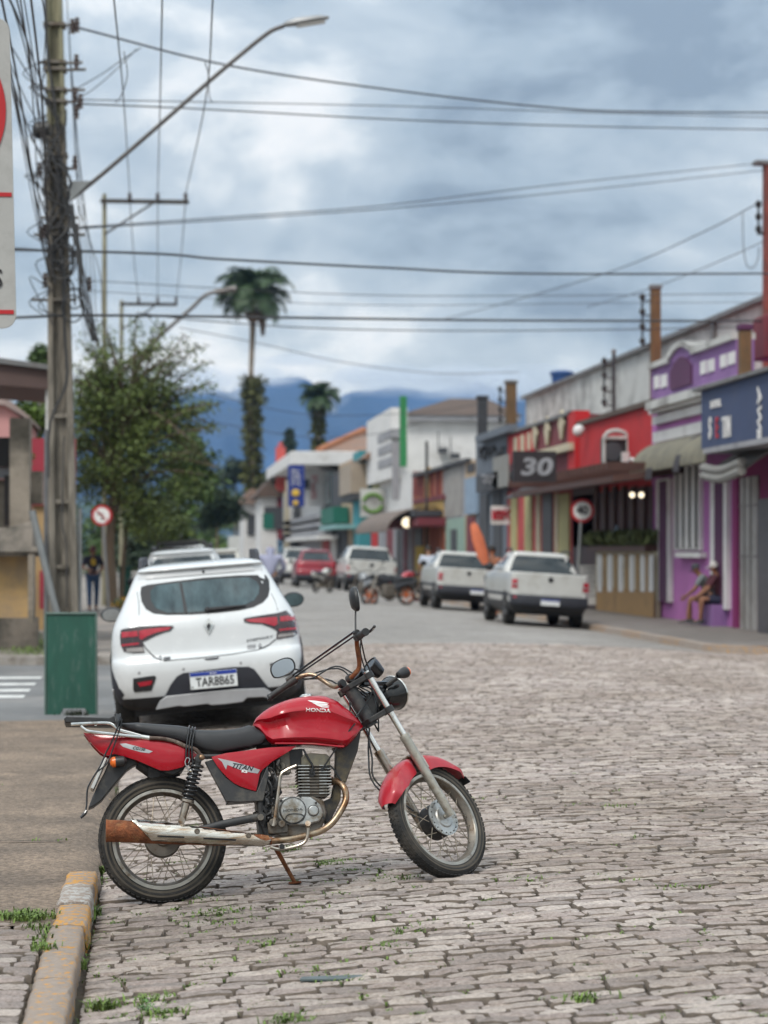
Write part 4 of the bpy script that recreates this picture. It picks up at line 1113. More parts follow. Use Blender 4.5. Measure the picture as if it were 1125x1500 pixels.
class Car:
    def __init__(s, name, label, cat, M, levels, paint, black_below=.4, group=None, k=3):
        s.root = thing(name, label, cat, M=M, group=group); s.M = M
        s.lv = refine(levels, k); mb = MB()
        rings = [body_ring(l) for l in s.lv]
        n = len(rings[0])
        mb.loft(rings)
        for fi in range(len(mb.f)):
            zc = sum(mb.v[i].z for i in mb.f[fi]) / len(mb.f[fi])
            mb.mi[fi] = 1 if zc < black_below else 0
        s.bvh = bvh_of(mb); s.body = mb.build('body', [paint, M_trim], s.root, smooth=38, local=True)
        q = M.inverted() @ EYE; c = V3((0, 0, .8)); s.dv = (c - q).normalized(); s.inv = M.inverted()
    def cp(s, px, py, y=0.0):
        r = s.inv.to_3x3() @ ray(px, py); e = s.inv @ EYE
        return e + r * ((y - e.y) / r.y)
    def px(s, name, pts, mat, off=.004, step=.06, parent=None, y=.05, sm=180, thick=0.0):
        """a rear detail given by its outline in the photo"""
        P = [s.cp(x, yy, y) for x, yy in pts]
        return s.lo(name, [(p.x, p.z) for p in P], mat, off, step, parent, y, thick)
    def lo(s, name, pts, mat, off=.004, step=.06, parent=None, y=.05, thick=0.0):
        dv = s.dv
        m = patch(pts, step, lambda x, z: V3((x, y, z)) - dv * 2.0, s.bvh, dv, off, thick=thick)
        return m.build(name, mat, parent or s.root, smooth=180, local=True)
    def side(s, name, pts, mat, off=.004, step=.1, sgn=1, parent=None):
        m = patch(pts, step, lambda yy, z: V3((sgn * 3, yy, z)), s.bvh, V3((-sgn, 0, 0)), off)
        return m.build(name, mat, parent or s.root, smooth=180, local=True)
    def point(s, px, py, y=.05):
        p = s.cp(px, py, y); h = s.bvh.ray_cast(p - s.dv * 2, s.dv)
        return h[0] if h[0] is not None else p
    def wheels(s, hw, yr, yf, r, w, rim=M_wheel):
        for y in (yr, yf):
            for x in (-hw, hw): car_wheel(x, y, r, w, s.root, rim)
    def arches(s, yr, yf, r, h=None):
        for sg in (-1, 1):
            for y in (yr, yf):
                P = [(y + (r + .09) * math.cos(a), r + (r + .09) * math.sin(a)) for a in [PI * k / 10 - .25 + .5 * k / 10 for k in range(11)]]
                s.side('wheel_arch', P, M_trim, .006, .1, sg)
    def text(s, name, t, px, py, size, mat, parent=None, off=.006, right_px=40, y=.05, ang=0, **k):
        vs, fs = text_mesh(t, size, 0, **k); o = s.cp(px, py, y); m = MB(); vv = []
        ca, sa = math.cos(ang), math.sin(ang)
        for p in vs:
            st_ = V3((o.x + p.x * ca - p.y * sa, y, o.z + p.x * sa + p.y * ca)); h = s.bvh.ray_cast(st_ - s.dv * 2, s.dv)
            vv.append((h[0] if h[0] is not None else st_) - s.dv * off)
        m.add(vv, fs); return m.build(name, mat, parent or s.root, smooth=0, local=True)

# ---- white hatchback
LV = [(.22, .70, .22, 3.92, .12, .30, .03), (.27, .80, .10, 4.00, .18, .40, .05), (.40, .868, .03, 4.06, .20, .45, .06), (.56, .880, .0, 4.06, .20, .45, .07), (.66, .882, .01, 4.03, .20, .45, .07),
      (.70, .880, .035, 4.0, .20, .45, .07), (.73, .878, .065, 3.98, .20, .45, .07), (.86, .870, .085, 3.9, .20, .45, .07), (.97, .850, .10, 3.6, .20, .4, .07), (1.06, .815, .14, 3.05, .20, .35, .07),
      (1.14, .770, .20, 2.85, .18, .3, .06), (1.28, .700, .32, 2.6, .16, .3, .06), (1.42, .632, .44, 2.3, .14, .28, .05), (1.475, .600, .46, 2.2, .13, .28, .05), (1.50, .585, .42, 2.15, .12, .28, .05), (1.525, .555, .46, 2.05, .12, .26, .06), (1.545, .47, .62, 1.9, .12, .25, .06), (1.555, .28, .85, 1.7, .12, .2, .05)]
hb_M = place_car(312, 1071, 288, extra_roll=.012)
hc = Car('hatchback_car', 'white hatchback with black roof rails parked just behind the motorcycle', 'car', hb_M, LV, M_wpaint, .37)
def HC(zs): return zs
hc.px('rear_window', [(205, 858), (215, 855), (250, 850.5), (300, 844.5), (350, 841), (391, 840), (396, 848), (396.5, 862), (394, 873), (386, 882), (372, 889), (350, 894), (320, 897.5), (280, 900), (245, 900.5), (225, 898.5), (213, 892), (206, 880), (204, 868)], M_trim, .004, .07)
rwn = hc.px('rear_glass', [(219, 864), (228, 856), (262, 852), (320, 846), (366, 844), (377, 850), (381, 858), (380, 868), (373, 879), (356, 887), (326, 892.5), (283, 896.5), (245, 897.5), (227, 890), (220, 878)], M_glassin, .007, .07)
for pts in ([(262, 853), (266, 852.6), (275, 898), (270, 898)],):
    hc.px('glass_seam', pts, M_trim, .010, .1, rwn)
m = MB(); a = hc.point(304, 893) - hc.dv * .02; b = hc.point(360, 886.5) - hc.dv * .025
m.tube([a, (a + b) / 2, b], [.022, .016, .008], 8); m.ball(a, .03, 8); m.build('wiper', M_trim, hc.root, local=True)
# tail lamps
for s_, O, RT, RO_, DK, CL in (
    (-1, [(176, 923), (180, 921), (205, 917.5), (235, 916.5), (253, 916.5), (254.5, 918.5), (250, 924), (240, 926.5), (228, 931), (214, 938), (208, 940.5), (212, 956), (195, 957), (181, 955), (176, 945), (174.8, 932)],
     [(203, 924), (215, 921.5), (238, 919), (251, 918.3), (247, 922.5), (230, 926), (215, 932), (207, 937), (204, 935)], [(177, 926), (201, 924), (202, 932), (177.5, 934)], [(177, 936), (202, 933), (206, 943), (178, 946)], [(184, 950), (209, 948), (211, 954.5), (185, 955.5)]),
    (1, [(356.5, 906.5), (362, 904.5), (384, 901), (407, 897.5), (420, 893.5), (433, 897), (437, 904), (438.5, 916), (437, 928), (430, 933), (405, 936.5), (406, 924), (398, 919.5), (384, 914), (366, 913), (358, 911)],
     [(360, 907.5), (382, 905), (406, 903.5), (407, 914), (402, 917), (388, 912.5), (366, 911)], [(411, 903), (433, 899.5), (435, 908), (411, 910)], [(410, 913), (435, 910), (436, 921), (408, 923)], [(408, 929), (432, 926.5), (430, 931), (407, 934)])):
    tlp = hc.px('tail_lamp', O, M_lampd, .008, .05)
    hc.px('lamp_lens', RT, M_lampr, .012, .05, tlp); hc.px('lamp_lens', RO_, M_lampr, .012, .05, tlp)
    hc.px('reverse_lens', CL, M_lampw, .012, .05, tlp)
    mid = [((DK[0][0] * 3 + DK[3][0]) / 4, (DK[0][1] + DK[3][1]) / 2 + 3), ((DK[1][0] * 3 + DK[2][0]) / 4, (DK[1][1] + DK[2][1]) / 2 + 3)]
    hc.px('lamp_lens', [mid[0], mid[1], (mid[1][0], mid[1][1] + 3), (mid[0][0], mid[0][1] + 3)], M_lampr, .012, .05, tlp)
# tailgate seam and crease
m = MB(); SEAM = [(208, 941), (213, 949), (222, 959), (231, 965.5), (242, 968), (290, 964), (340, 958.5), (378, 952), (395, 944), (404, 936.5)]
m.tube([hc.point(x, y) - hc.dv * .001 for x, y in SEAM], .005, 6); m.build('tailgate_seam', M_trim, hc.root, local=True)
m = MB(); m.tube([hc.point(x, y) - hc.dv * .001 for x, y in [(199, 866), (202, 880), (203, 898), (203, 917)]], .003, 5); m.build('tailgate_seam', M_clad, hc.root, local=True)
m = MB(); m.tube([hc.point(x, y) - hc.dv * .001 for x, y in [(398, 868), (404, 880), (408, 895)]], .003, 5); m.build('tailgate_seam', M_clad, hc.root, local=True)
hc.px('boot_handle', [(298, 965), (322, 962), (318, 965.5), (303, 967)], M_clad, .006, .06)
# emblem: open lozenge
em = hc.px('emblem', [(305.5, 905.5), (314, 914.5), (306, 930), (298, 916)], M_chr, .012, .05, thick=.010)
hc.px('emblem_core', [(305.8, 912), (309, 916), (306, 924), (302.5, 917)], M_trim, .017, .05, em)
for (x, y) in ((381, 946.5), (234.5, 964)):
    lz = hc.px('badge', [(x, y - 4.5), (x + 2.6, y), (x, y + 4.5), (x - 2.6, y)], M_clad, .006, .05)
    hc.px('badge_core', [(x, y - 2.4), (x + 1.2, y), (x, y + 2.4), (x - 1.2, y)], M_wpaint, .008, .05, lz)
hc.text('model_lettering', 'STEPWAY', 380, 935.8, .030, M_clad, ang=.09, squeeze=1.9, shear=.25, bold=.0006)
for k in range(3): hc.px('badge_lines', [(361.5, 945 + k * 2.3), (375, 943.6 + k * 2.3), (375, 945 + k * 2.3), (363, 946.4 + k * 2.3)], M_skid, .006, .06)
for k in range(2): hc.px('badge_lines', [(239.5, 962.7 + k * 2.4), (249.5, 961.9 + k * 2.4), (249.5, 963.4 + k * 2.4), (239.5, 964.2 + k * 2.4)], M_clad, .006, .06)
# bumper
bt = hc.px('bumper_panel', [(241, 1021), (250, 1003), (259, 991), (268, 986), (300, 981.5), (340, 977), (364, 976.5), (372, 980), (380, 990), (390, 1003), (396, 1010), (330, 1016)], M_clad, .006, .07)
m = MB(); SK = [hc.cp(x, y, .0) for x, y in [(228, 1040), (234, 1027), (244, 1020), (300, 1014), (345, 1009.5), (388, 1008), (396, 1013), (405, 1021), (398, 1023), (385, 1021), (362, 1022), (356, 1028), (330, 1031.5), (310, 1033), (304, 1031), (270, 1035), (262, 1034)]]
m.prism([p + V3((0, -.012 + .06 * (abs(p.x) / .8) ** 3, 0)) for p in SK], V3((0, .05, 0))); m.build('skid_plate', M_skid, hc.root, local=True, bevel=.006)
rfh = hc.px('reflector_housing', [(195, 994), (226, 989.5), (229, 992), (222, 1012), (197, 1014.5), (195, 1010)], M_trim, .007, .05)
hc.px('reflector', [(201, 1000), (223.5, 996.5), (221.5, 1003), (205, 1006)], M_lampr, .011, .05, rfh)
rfh = hc.px('reflector_housing', [(395, 972), (427, 968), (431, 971), (430, 986), (424, 990), (406, 992), (398, 982)], M_trim, .007, .05)
hc.px('reflector', [(403, 978), (424, 975), (423, 982), (406, 985)], M_lampr, .011, .05, rfh)
for (x, y) in ((204, 985.5), (269, 980), (352.5, 971)):
    m = MB(); m.lathe([(.014, .0), (.012, .004), (0, .005)], hc.point(x, y), -hc.dv, 12); m.build('parking_sensor', M_skid, hc.root, local=True)
# number plate
c = hc.point(313, 995, .02) - hc.dv * .03; hw_, hh = .215, .075
def plate(car, c, hw_, hh, words, tilt=0.0, size=.092):
    ex = V3((math.cos(tilt), 0, math.sin(tilt))); ey = V3((-math.sin(tilt), .08, math.cos(tilt))).normalized(); ez = ex.cross(ey)
    m = MB(); m.prism([c + ex * a * hw_ + ey * b * hh for a, b in ((-1, -1), (1, -1), (1, 1), (-1, 1))], -ez * .012 if ez.y < 0 else ez * .012)
    pl = m.build('number_plate', M_pwhite, car.root, local=True, bevel=.003)
    n = ez if ez.y < 0 else -ez
    m = MB(); m.prism([c + n * .0015 + ex * a * hw_ * .985 + ey * b * hh for a, b in ((-1, .52), (1, .52), (1, .97), (-1, .97))], n * .002); bnd = m.build('plate_band', M_pblue, pl, local=True)
    if words:
        lettering('plate_lettering', words, size, c + n * .003 + ex * .012 - ey * hh * .26, ex, ey, M_ink, pl, .002, local=True, squeeze=.80, bold=.0022, spacing=1.0)
        lettering('band_lettering', 'BRASIL', .022, c + n * .005 + ey * hh * .74, ex, ey, M_white, bnd, .002, local=True)
        m = MB(); m.prism([c + n * .002 + ex * a + ey * b for a, b in ((-.205, -.065), (-.19, -.065), (-.19, -.05), (-.205, -.05))], n * .001); m.build('plate_mark', M_ink, pl, local=True)
    return pl
plate(hc, c, .215, .0775, 'TAR8B65', tilt=.005, size=.112)
# roof rails, mirrors, aerial
for s_ in (-1, 1):
    m = MB(); y0 = .66
    def rp(y, z, x=.56): return V3((s_ * x, y, z))
    m.loft([[rp(y, z, x), rp(y, z, x - .05), rp(y, z2, x - .045), rp(y, z2, x - .005)] for (y, z, z2, x) in ((.62, 1.49, 1.53, .575), (.68, 1.49, 1.60, .572), (.80, 1.50, 1.625, .57), (1.0, 1.55, 1.63, .565), (1.9, 1.55, 1.63, .55), (2.0, 1.49, 1.60, .55))])
    m.build('roof_rail', M_clad, hc.root, local=True, bevel=.008)
    m = MB(); rings = []
    for (y, sc) in ((2.42, .55), (2.46, .95), (2.52, 1.0), (2.62, .8), (2.68, .45)):
        rings.append([V3((s_ * (.925 + .115 * sc * math.cos(a) * (1 if math.cos(a) * 1 > 0 else .95)), y, 1.075 + .078 * sc * math.sin(a))) for a in [2 * PI * k / 20 for k in range(20)]])
    m.loft(rings); m.tube([V3((s_ * .80, 2.55, 1.02)), V3((s_ * .88, 2.54, 1.04))], .03, 8)
    mm = m.build('door_mirror', M_trim, hc.root, local=True, smooth=60)
    m = MB(); m.loft([[V3((s_ * (.925 + .098 * math.cos(a)), y, 1.075 + .062 * math.sin(a))) for a in [2 * PI * k / 20 for k in range(20)]] for y in (2.414, 2.40)]); m.build('mirror_glass', M_glassin if s_ > 0 else M_mirror, mm, local=True)
m = MB(); m.tube([hc.point(298, 837) - hc.dv * .01, hc.point(298, 837) - hc.dv * .015 + V3((0, 0, .02))], .012, 8); m.build('wash_nozzle', M_trim, hc.root, local=True)
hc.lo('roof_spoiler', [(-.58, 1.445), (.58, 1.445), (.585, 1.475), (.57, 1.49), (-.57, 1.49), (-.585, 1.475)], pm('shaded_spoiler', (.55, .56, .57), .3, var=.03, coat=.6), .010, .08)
hc.wheels(.785, .72, 3.30, .315, .20)
for sg in (-1, 1):
    hc.side('side_window', [(.55, 1.13), (1.5, 1.12), (2.65, 1.08), (2.35, 1.38), (1.6, 1.45), (.85, 1.43), (.62, 1.32)], M_glass, .004, .12, sg)
    hc.side('sill_cladding', [(.12, .30), (.10, .42), (.16, .58), (.28, .70), (.48, .77), (.72, .79), (.96, .76), (1.14, .66), (1.25, .5), (1.3, .3)], M_clad, .012, .1, sg)
m = MB(); m.box((-.7, .35, .17), (.7, 3.7, .24)); m.tube([V3((.4, .18, .26)), V3((.4, .5, .26))], .025, 10); m.build('underbody', M_trim, hc.root, local=True)

# ---- pick-ups seen from behind
def pickup(name, label, M, paint, hw, bed_z, roof_z, length, bump_z=(.42, .66), lamp_z=(.78, .98), lamp_w=.13, group=None, bars=False, words=None, dk=.5, bedlen=1.25):
    w = hw
    LB = [(.28, w * .86, .18, length - .1, .1, .35, .02), (.36, w * .95, .05, length - .02, .12, .4, .03), (.5, w * .985, .02, length, .12, .45, .03), (.66, w, .03, length, .12, .45, .03), (.70, w, .05, length - .02, .10, .45, .02), (.86, w, .05, length - .1, .10, .45, .02), (bed_z - .04, w * .985, .055, length - .35, .10, .4, .02), (bed_z, w * .97, .06, length - .9, .10, .35, .02), (bed_z + .012, w * .94, .10, length - 1.0, .08, .3, .02)]
    c = Car(name, label, 'pickup truck', M, LB, paint, dk, group, 2)
    y0 = bedlen
    LC = [(bed_z - .03, w * .97, y0, length - 1.1, .08, .3, .02), (bed_z + .10, w * .945, y0 + .03, length - 1.25, .10, .3, .03), (roof_z - .16, w * .80, y0 + .14, length - 1.75, .12, .3, .04), (roof_z - .06, w * .755, y0 + .17, length - 1.9, .12, .28, .04), (roof_z - .015, w * .68, y0 + .22, length - 2.0, .12, .25, .05), (roof_z, w * .5, y0 + .4, length - 2.2, .1, .2, .05)]
    mb = MB(); mb.loft([body_ring(l) for l in refine(LC, 2)]); cb = bvh_of(mb); mb.build('cab', paint, c.root, smooth=40, local=True)
    def onc(nm, pts, mat, off=.006, par=None):
        dv = c.dv; return patch(pts, .12, lambda x, z: V3((x, y0, z)) - dv * 2, cb, dv, off).build(nm, mat, par or c.root, smooth=180, local=True)
    h = roof_z - .10
    onc('rear_window', [(-w * .84, bed_z + .03), (w * .84, bed_z + .03), (w * .73, h - .02), (w * .68, h + .01), (-w * .68, h + .01), (-w * .73, h - .02)], M_glass)
    # tailgate, lamps, bumper
    c.lo('tailgate', [(-w * .80, .69), (w * .80, .69), (w * .80, bed_z - .01), (-w * .80, bed_z - .01)], paint, .012, .12, thick=.012)
    for s_ in (-1, 1):
        tl = c.lo('tail_lamp', [(s_ * w * .99, lamp_z[0]), (s_ * (w * .99 - lamp_w), lamp_z[0] + .01), (s_ * (w * .99 - lamp_w * .9), lamp_z[1]), (s_ * w * .985, lamp_z[1])], M_lampr, .012, .06)
        c.lo('lamp_lens', [(s_ * (w * .98 - lamp_w * .2), lamp_z[0] + .06), (s_ * (w * .98 - lamp_w * .75), lamp_z[0] + .065), (s_ * (w * .98 - lamp_w * .75), lamp_z[0] + .11), (s_ * (w * .98 - lamp_w * .2), lamp_z[0] + .11)], M_lampw, .018, .06, tl)
        c.lo('reflector', [(s_ * w * .93, .56), (s_ * w * .80, .56), (s_ * w * .80, .61), (s_ * w * .93, .62)], M_lampr, .03, .06)
    m = MB(); a, b = bump_z
    m.loft([[V3((x, yy + .10 * (abs(x) / w) ** 3, z)) for yy, z in ((.06, a), (-.04, a + .03), (-.06, (a + b) / 2), (-.03, b), (.08, b))] for x in [w * (-1 + k / 6) for k in range(13)]])
    c_b = m.build('rear_bumper', M_clad, c.root, local=True, bevel=.01)
    plate(c, V3((.0 if words is None else words, -.075, (a + b) / 2 - .02)), .2, .065, None)
    m = MB(); m.lathe([(.055, -.02), (.055, .012), (.04, .016), (0, .016)], (0, .035, bed_z - .12), (0, -1, 0), 16); m.build('tailgate_handle', M_trim, c.root, local=True)
    for s_ in (-1, 1):
        m = MB(); m.ball((s_ * (w + .10), y0 + 1.35, bed_z + .09), (.10, .06, .085), 12); m.build('door_mirror', M_trim, c.root, local=True)
        c.side('side_stripe', [(.25, .62), (length - .6, .62), (length - .6, .68), (.25, .68)], M_clad, .01, .3, s_)
        m = MB(); m.tube([V3((s_ * w * .78, y0 + .25, roof_z - .03)), V3((s_ * w * .76, y0 + .35, roof_z + .04)), V3((s_ * w * .74, y0 + 1.1, roof_z + .04)), V3((s_ * w * .74, y0 + 1.2, roof_z - .02))], .022, 8, smooth=3); m.build('roof_rail', M_trim, c.root, local=True)
        dv2 = V3((-s_, 0, 0)); patch([(y0 + .35, bed_z + .06), (length - 1.6, bed_z + .05), (length - 1.95, roof_z - .12), (y0 + .5, roof_z - .12)], .2, lambda yy, z: V3((s_ * 3, yy, z)), cb, dv2, .006).build('side_window', M_glass, c.root, smooth=180, local=True)
    m = MB(); m.box((-w * .84, .14, bed_z + .008), (w * .84, y0 - .05, bed_z + .030)); m.build('bed_cover', M_trim, c.root, local=True, bevel=.01)
    if bars:
        m = MB()
        for s_ in (-1, 1): m.tube([V3((s_ * w * .86, y0 - .75, bed_z + .02)), V3((s_ * w * .82, y0 - .30, roof_z - .02)), V3((s_ * w * .7, y0 - .18, roof_z + .10))], .045, 8, smooth=4)
        m.tube([V3((-w * .7, y0 - .18, roof_z + .10)), V3((w * .7, y0 - .18, roof_z + .10))], .05, 8)
        m.box((-w * .55, y0 - .2, roof_z - .02), (w * .6, y0 - .16, roof_z + .09))
        m.tube([V3((-w * .0, y0 - .18, roof_z + .08)), V3((-w * .0, y0 - .18, roof_z + .22))], .02, 6); m.ball(V3((0, y0 - .18, roof_z + .28)), .07, 10)
        m.build('roll_bar', M_trim, c.root, local=True)
    c.wheels(w - .11, .85, length - .85, .32, .21, M_hub); c.arches(.85, length - .85, .32)
    m = MB(); m.box((-w * .8, .3, .24), (w * .8, length - .4, .34)); m.tube([V3((-.5, .6, .28)), V3((-.5, .15, .27))], .03, 8); m.build('underbody', M_trim, c.root, local=True)
    return c
pickup('pickup_truck', 'white pickup nearest the speed limit sign, black bumper and red corner lamps', place_car(803, 919, 215), M_wpaint2, .832, 1.12, 1.58, 4.45, group='white pickups parked along the right kerb')
pickup('pickup_truck', 'white pickup in the middle of the kerb row, its plate set off centre', place_car(684, 895, 208), M_wpaint2, .832, 1.12, 1.58, 4.45, words=.25, group='white pickups parked along the right kerb')
pickup('pickup_truck', 'farthest white pickup of the kerb row, beside the dark red car', place_car(543, 868, 196), M_wpaint2, .97, 1.20, 1.74, 5.0, lamp_w=.10, group='white pickups parked along the right kerb')

# ---- simpler cars farther off
def small_car(name, label, M, paint, hw, h, length, group=None, window=(.62, .93), cat='car', rails=False, rack=False):
    s = h / 1.55
    lv = [(z * s if z > .5 else z, w_ / .882 * hw, yr, yf / 4.06 * length, rr, rf, bw) for (z, w_, yr, yf, rr, rf, bw) in LV]
    c = Car(name, label, cat, M, lv, paint, .38, group, 2)
    z0, z1 = 1.10 * s, 1.44 * s
    c.lo('rear_window', [(-hw * .80, z0), (hw * .80, z0), (hw * .72, (z0 + z1) / 2), (hw * .66, z1), (-hw * .66, z1), (-hw * .72, (z0 + z1) / 2)], M_glass, .006, .12)
    for g in (-1, 1):
        c.lo('tail_lamp', [(g * hw * .97, .80 * s), (g * hw * .70, .84 * s), (g * hw * .68, .98 * s), (g * hw * .93, 1.03 * s)], M_lampr, .008, .08)
        m = MB(); m.ball((g * (hw + .10), 2.5, 1.05 * s), (.10, .06, .075), 10); m.build('door_mirror', M_trim, c.root, local=True)
        c.side('side_window', [(.6, 1.13 * s), (2.6 * length / 4.06, 1.10 * s), (2.25 * length / 4.06, 1.40 * s), (.75, 1.42 * s)], M_glass, .006, .2, g)
        if rails:
            m = MB(); m.tube([V3((g * hw * .60, .7, h - .04)), V3((g * hw * .60, .85, h + .06)), V3((g * hw * .58, 2.0, h + .06)), V3((g * hw * .58, 2.1, h - .04))], .025, 8, smooth=3); m.build('roof_rail', M_trim, c.root, local=True)
    m = MB(); m.loft([[V3((x, yy + .12 * (abs(x) / hw) ** 3, z)) for yy, z in ((.06, .36), (-.03, .40), (-.03, .52), (.06, .56))] for x in [hw * (-1 + k / 5) for k in range(11)]]); m.build('rear_bumper', M_clad, c.root, local=True, bevel=.01)
    plate(c, V3((0, -.04, .62)), .2, .065, None)
    c.wheels(hw - .11, .72, 3.3 / 4.06 * length, .31, .19); c.arches(.72, 3.3 / 4.06 * length, .31)
    return c
small_car('parked_car', 'white estate car whose roof shows right over the hatchback', place_car(277, 944, 262), M_wpaint, .86, 1.66, 4.4, 'cars parked along the left kerb', rails=True)
pickup('pickup_truck', 'white pickup with a black roll bar, beyond the white hatchback', place_car(272, 886, 252), M_wpaint, .88, 1.15, 1.76, 4.8, bars=True, group='vehicles parked along the left kerb')
small_car('parked_car', 'cream car peeping out to the right of the roll bar pickup', place_car(322, 896, 262), pm('cream_paint', (.58, .56, .50), .3, var=.05, coat=.5), .85, 1.60, 4.3, 'cars parked along the left kerb')
small_car('parked_car', 'dark red car with a white motorcycle behind it', place_car(463, 861, 262), M_rpaint, .84, 1.55, 4.1, 'small cars parked along the right kerb')
small_car('parked_car', 'small white car beyond the dark red one', place_car(436, 856, 250), M_wpaint2, .80, 1.62, 3.9, 'small cars parked along the right kerb')
# white box lorry far down the street
tk = thing('box_lorry', 'white box lorry far down the street by the green trees', 'lorry', M=place_car(348, 826, 231))
m = MB(); m.box((-1.1, 0, .75), (1.1, 4.2, 3.3)); m.build('cargo_box', M_wpaint2, tk, local=True, bevel=.03)
m = MB(); m.box((-1.0, 4.3, .5), (1.0, 5.9, 2.2)); m.build('cab', M_wpaint2, tk, local=True, bevel=.1)
m = MB(); m.box((-.9, .1, .5), (.9, 5.5, .75)); m.build('chassis', M_trim, tk, local=True)
for y in (1.0, 5.0):
    for x in (-.9, .9): car_wheel(x, y, .42, .25, tk, M_hub)
# ------------------------------------------------------------------ buildings down the right-hand side
def wallmat(name, col, dirt=None, damt=.40, var=.10, sc=1.2, rough=.8, dsc=1.1): return pm(name, col, rough, var=var, sc=sc, bump=.12, bsc=30, dirt=dirt, dsc=dsc, damt=damt)
W_purple = wallmat('purple_wall', (.40, .14, .375), (.30, .10, .29), .38)
W_purpled = wallmat('muted_purple_wall', (.24, .125, .31), (.17, .09, .22), .40)
W_plum = wallmat('plum_paint', (.085, .025, .075))
W_mag = wallmat('magenta_paint', (.20, .012, .10))
W_whit = wallmat('white_trim', (.66, .65, .64), (.45, .43, .40), .36)
W_red = wallmat('red_wall', (.46, .018, .022), (.34, .02, .02), .40)
W_redp = wallmat('faded_red_wall', (.42, .055, .055), (.30, .05, .05), .42)
W_mar = wallmat('maroon_wall', (.16, .028, .038), (.10, .03, .035), .42)
W_cream = wallmat('cream_trim', (.52, .46, .33), (.35, .30, .22), .40)
W_olive = wallmat('olive_cream', (.40, .36, .17), (.27, .24, .13), .40)
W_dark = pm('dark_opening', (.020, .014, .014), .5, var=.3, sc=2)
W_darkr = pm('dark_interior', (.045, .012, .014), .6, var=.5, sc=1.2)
W_brownw = pm('brown_timber', (.075, .032, .024), .65, var=.3, sc=3, bump=.2, bsc=30)
W_weath = wallmat('weathered_white_wall', (.52, .52, .50), (.20, .19, .18), .46, dsc=.45)
W_navy = wallmat('navy_sign', (.045, .065, .135), (.06, .075, .13), .40, sc=3)
W_canv = pm('grey_canvas', (.24, .235, .22), .8, var=.2, sc=2, bump=.3, bsc=6, dirt=(.14, .135, .12), dsc=2, damt=.42)
W_stripa = pm('awning_olive', (.17, .155, .11), .8, var=.15, sc=3, dirt=(.11, .10, .075), dsc=2)
W_stripb = pm('awning_dark', (.035, .03, .035), .8, var=.2)
W_grey = wallmat('blue_grey_wall', (.125, .145, .175), (.09, .10, .12), .40)
W_greyl = wallmat('light_grey_wall', (.30, .30, .32), (.20, .20, .21), .42)
W_dgrey = wallmat('dark_grey_wall', (.055, .057, .065), (.035, .036, .04), .40)
W_blue = wallmat('pale_blue_wall', (.24, .32, .42), (.17, .22, .29), .40)
W_orange = wallmat('rust_orange_wall', (.30, .085, .045), (.19, .055, .035), .42)
W_yell = wallmat('ochre_wall', (.46, .29, .085), (.31, .19, .06), .40)
W_teal = wallmat('teal_wall', (.04, .24, .28), (.03, .15, .19), .38)
W_green = wallmat('green_fin', (.025, .20, .065), (.02, .13, .05), .38)
W_lime = wallmat('lime_wall', (.40, .43, .20), (.27, .29, .14), .40)
W_mint = wallmat('mint_wall', (.25, .35, .29))
W_beige = wallmat('beige_wall', (.45, .33, .22), (.31, .23, .16), .40)
W_fin = wallmat('coral_fin', (.50, .085, .075), (.36, .07, .06), .38)
W_tile = pm('roof_tiles', (.105, .070, .055), .85, var=.35, sc=2, bump=.6, bsc=9, stretch=(1, 6, 1), dirt=(.06, .05, .04), dsc=1.5)
W_tileo = pm('orange_roof_tiles', (.21, .145, .115), .85, var=.3, sc=2, bump=.6, bsc=9, stretch=(1, 6, 1), dirt=(.30, .14, .07), dsc=.6)
W_metal = pm('roof_metal', (.20, .20, .20), .6, metal=.3, var=.25, sc=2, dirt=(.12, .10, .09), dsc=2)
W_post = pm('painted_post', (.16, .085, .035), .75, var=.25, sc=4, stretch=(1, 1, .3), bump=.2, bsc=20, dirt=(.09, .06, .03), dsc=3)
W_postd = pm('dark_post', (.032, .033, .038), .7, var=.2, sc=4)
W_tiledark = pm('dark_wall_tiles', (.065, .062, .070), .5, var=.2, sc=9, dirt=(.10, .095, .10), dsc=7)
W_shut = pm('shutter_metal', (.36, .345, .33), .55, metal=.15, var=.12, sc=2, dirt=(.25, .23, .21), dsc=1.5)
W_lamp = pm('lit_bulb', (1, .9, .7), .4, emis=((1, .86, .62), 1.6))

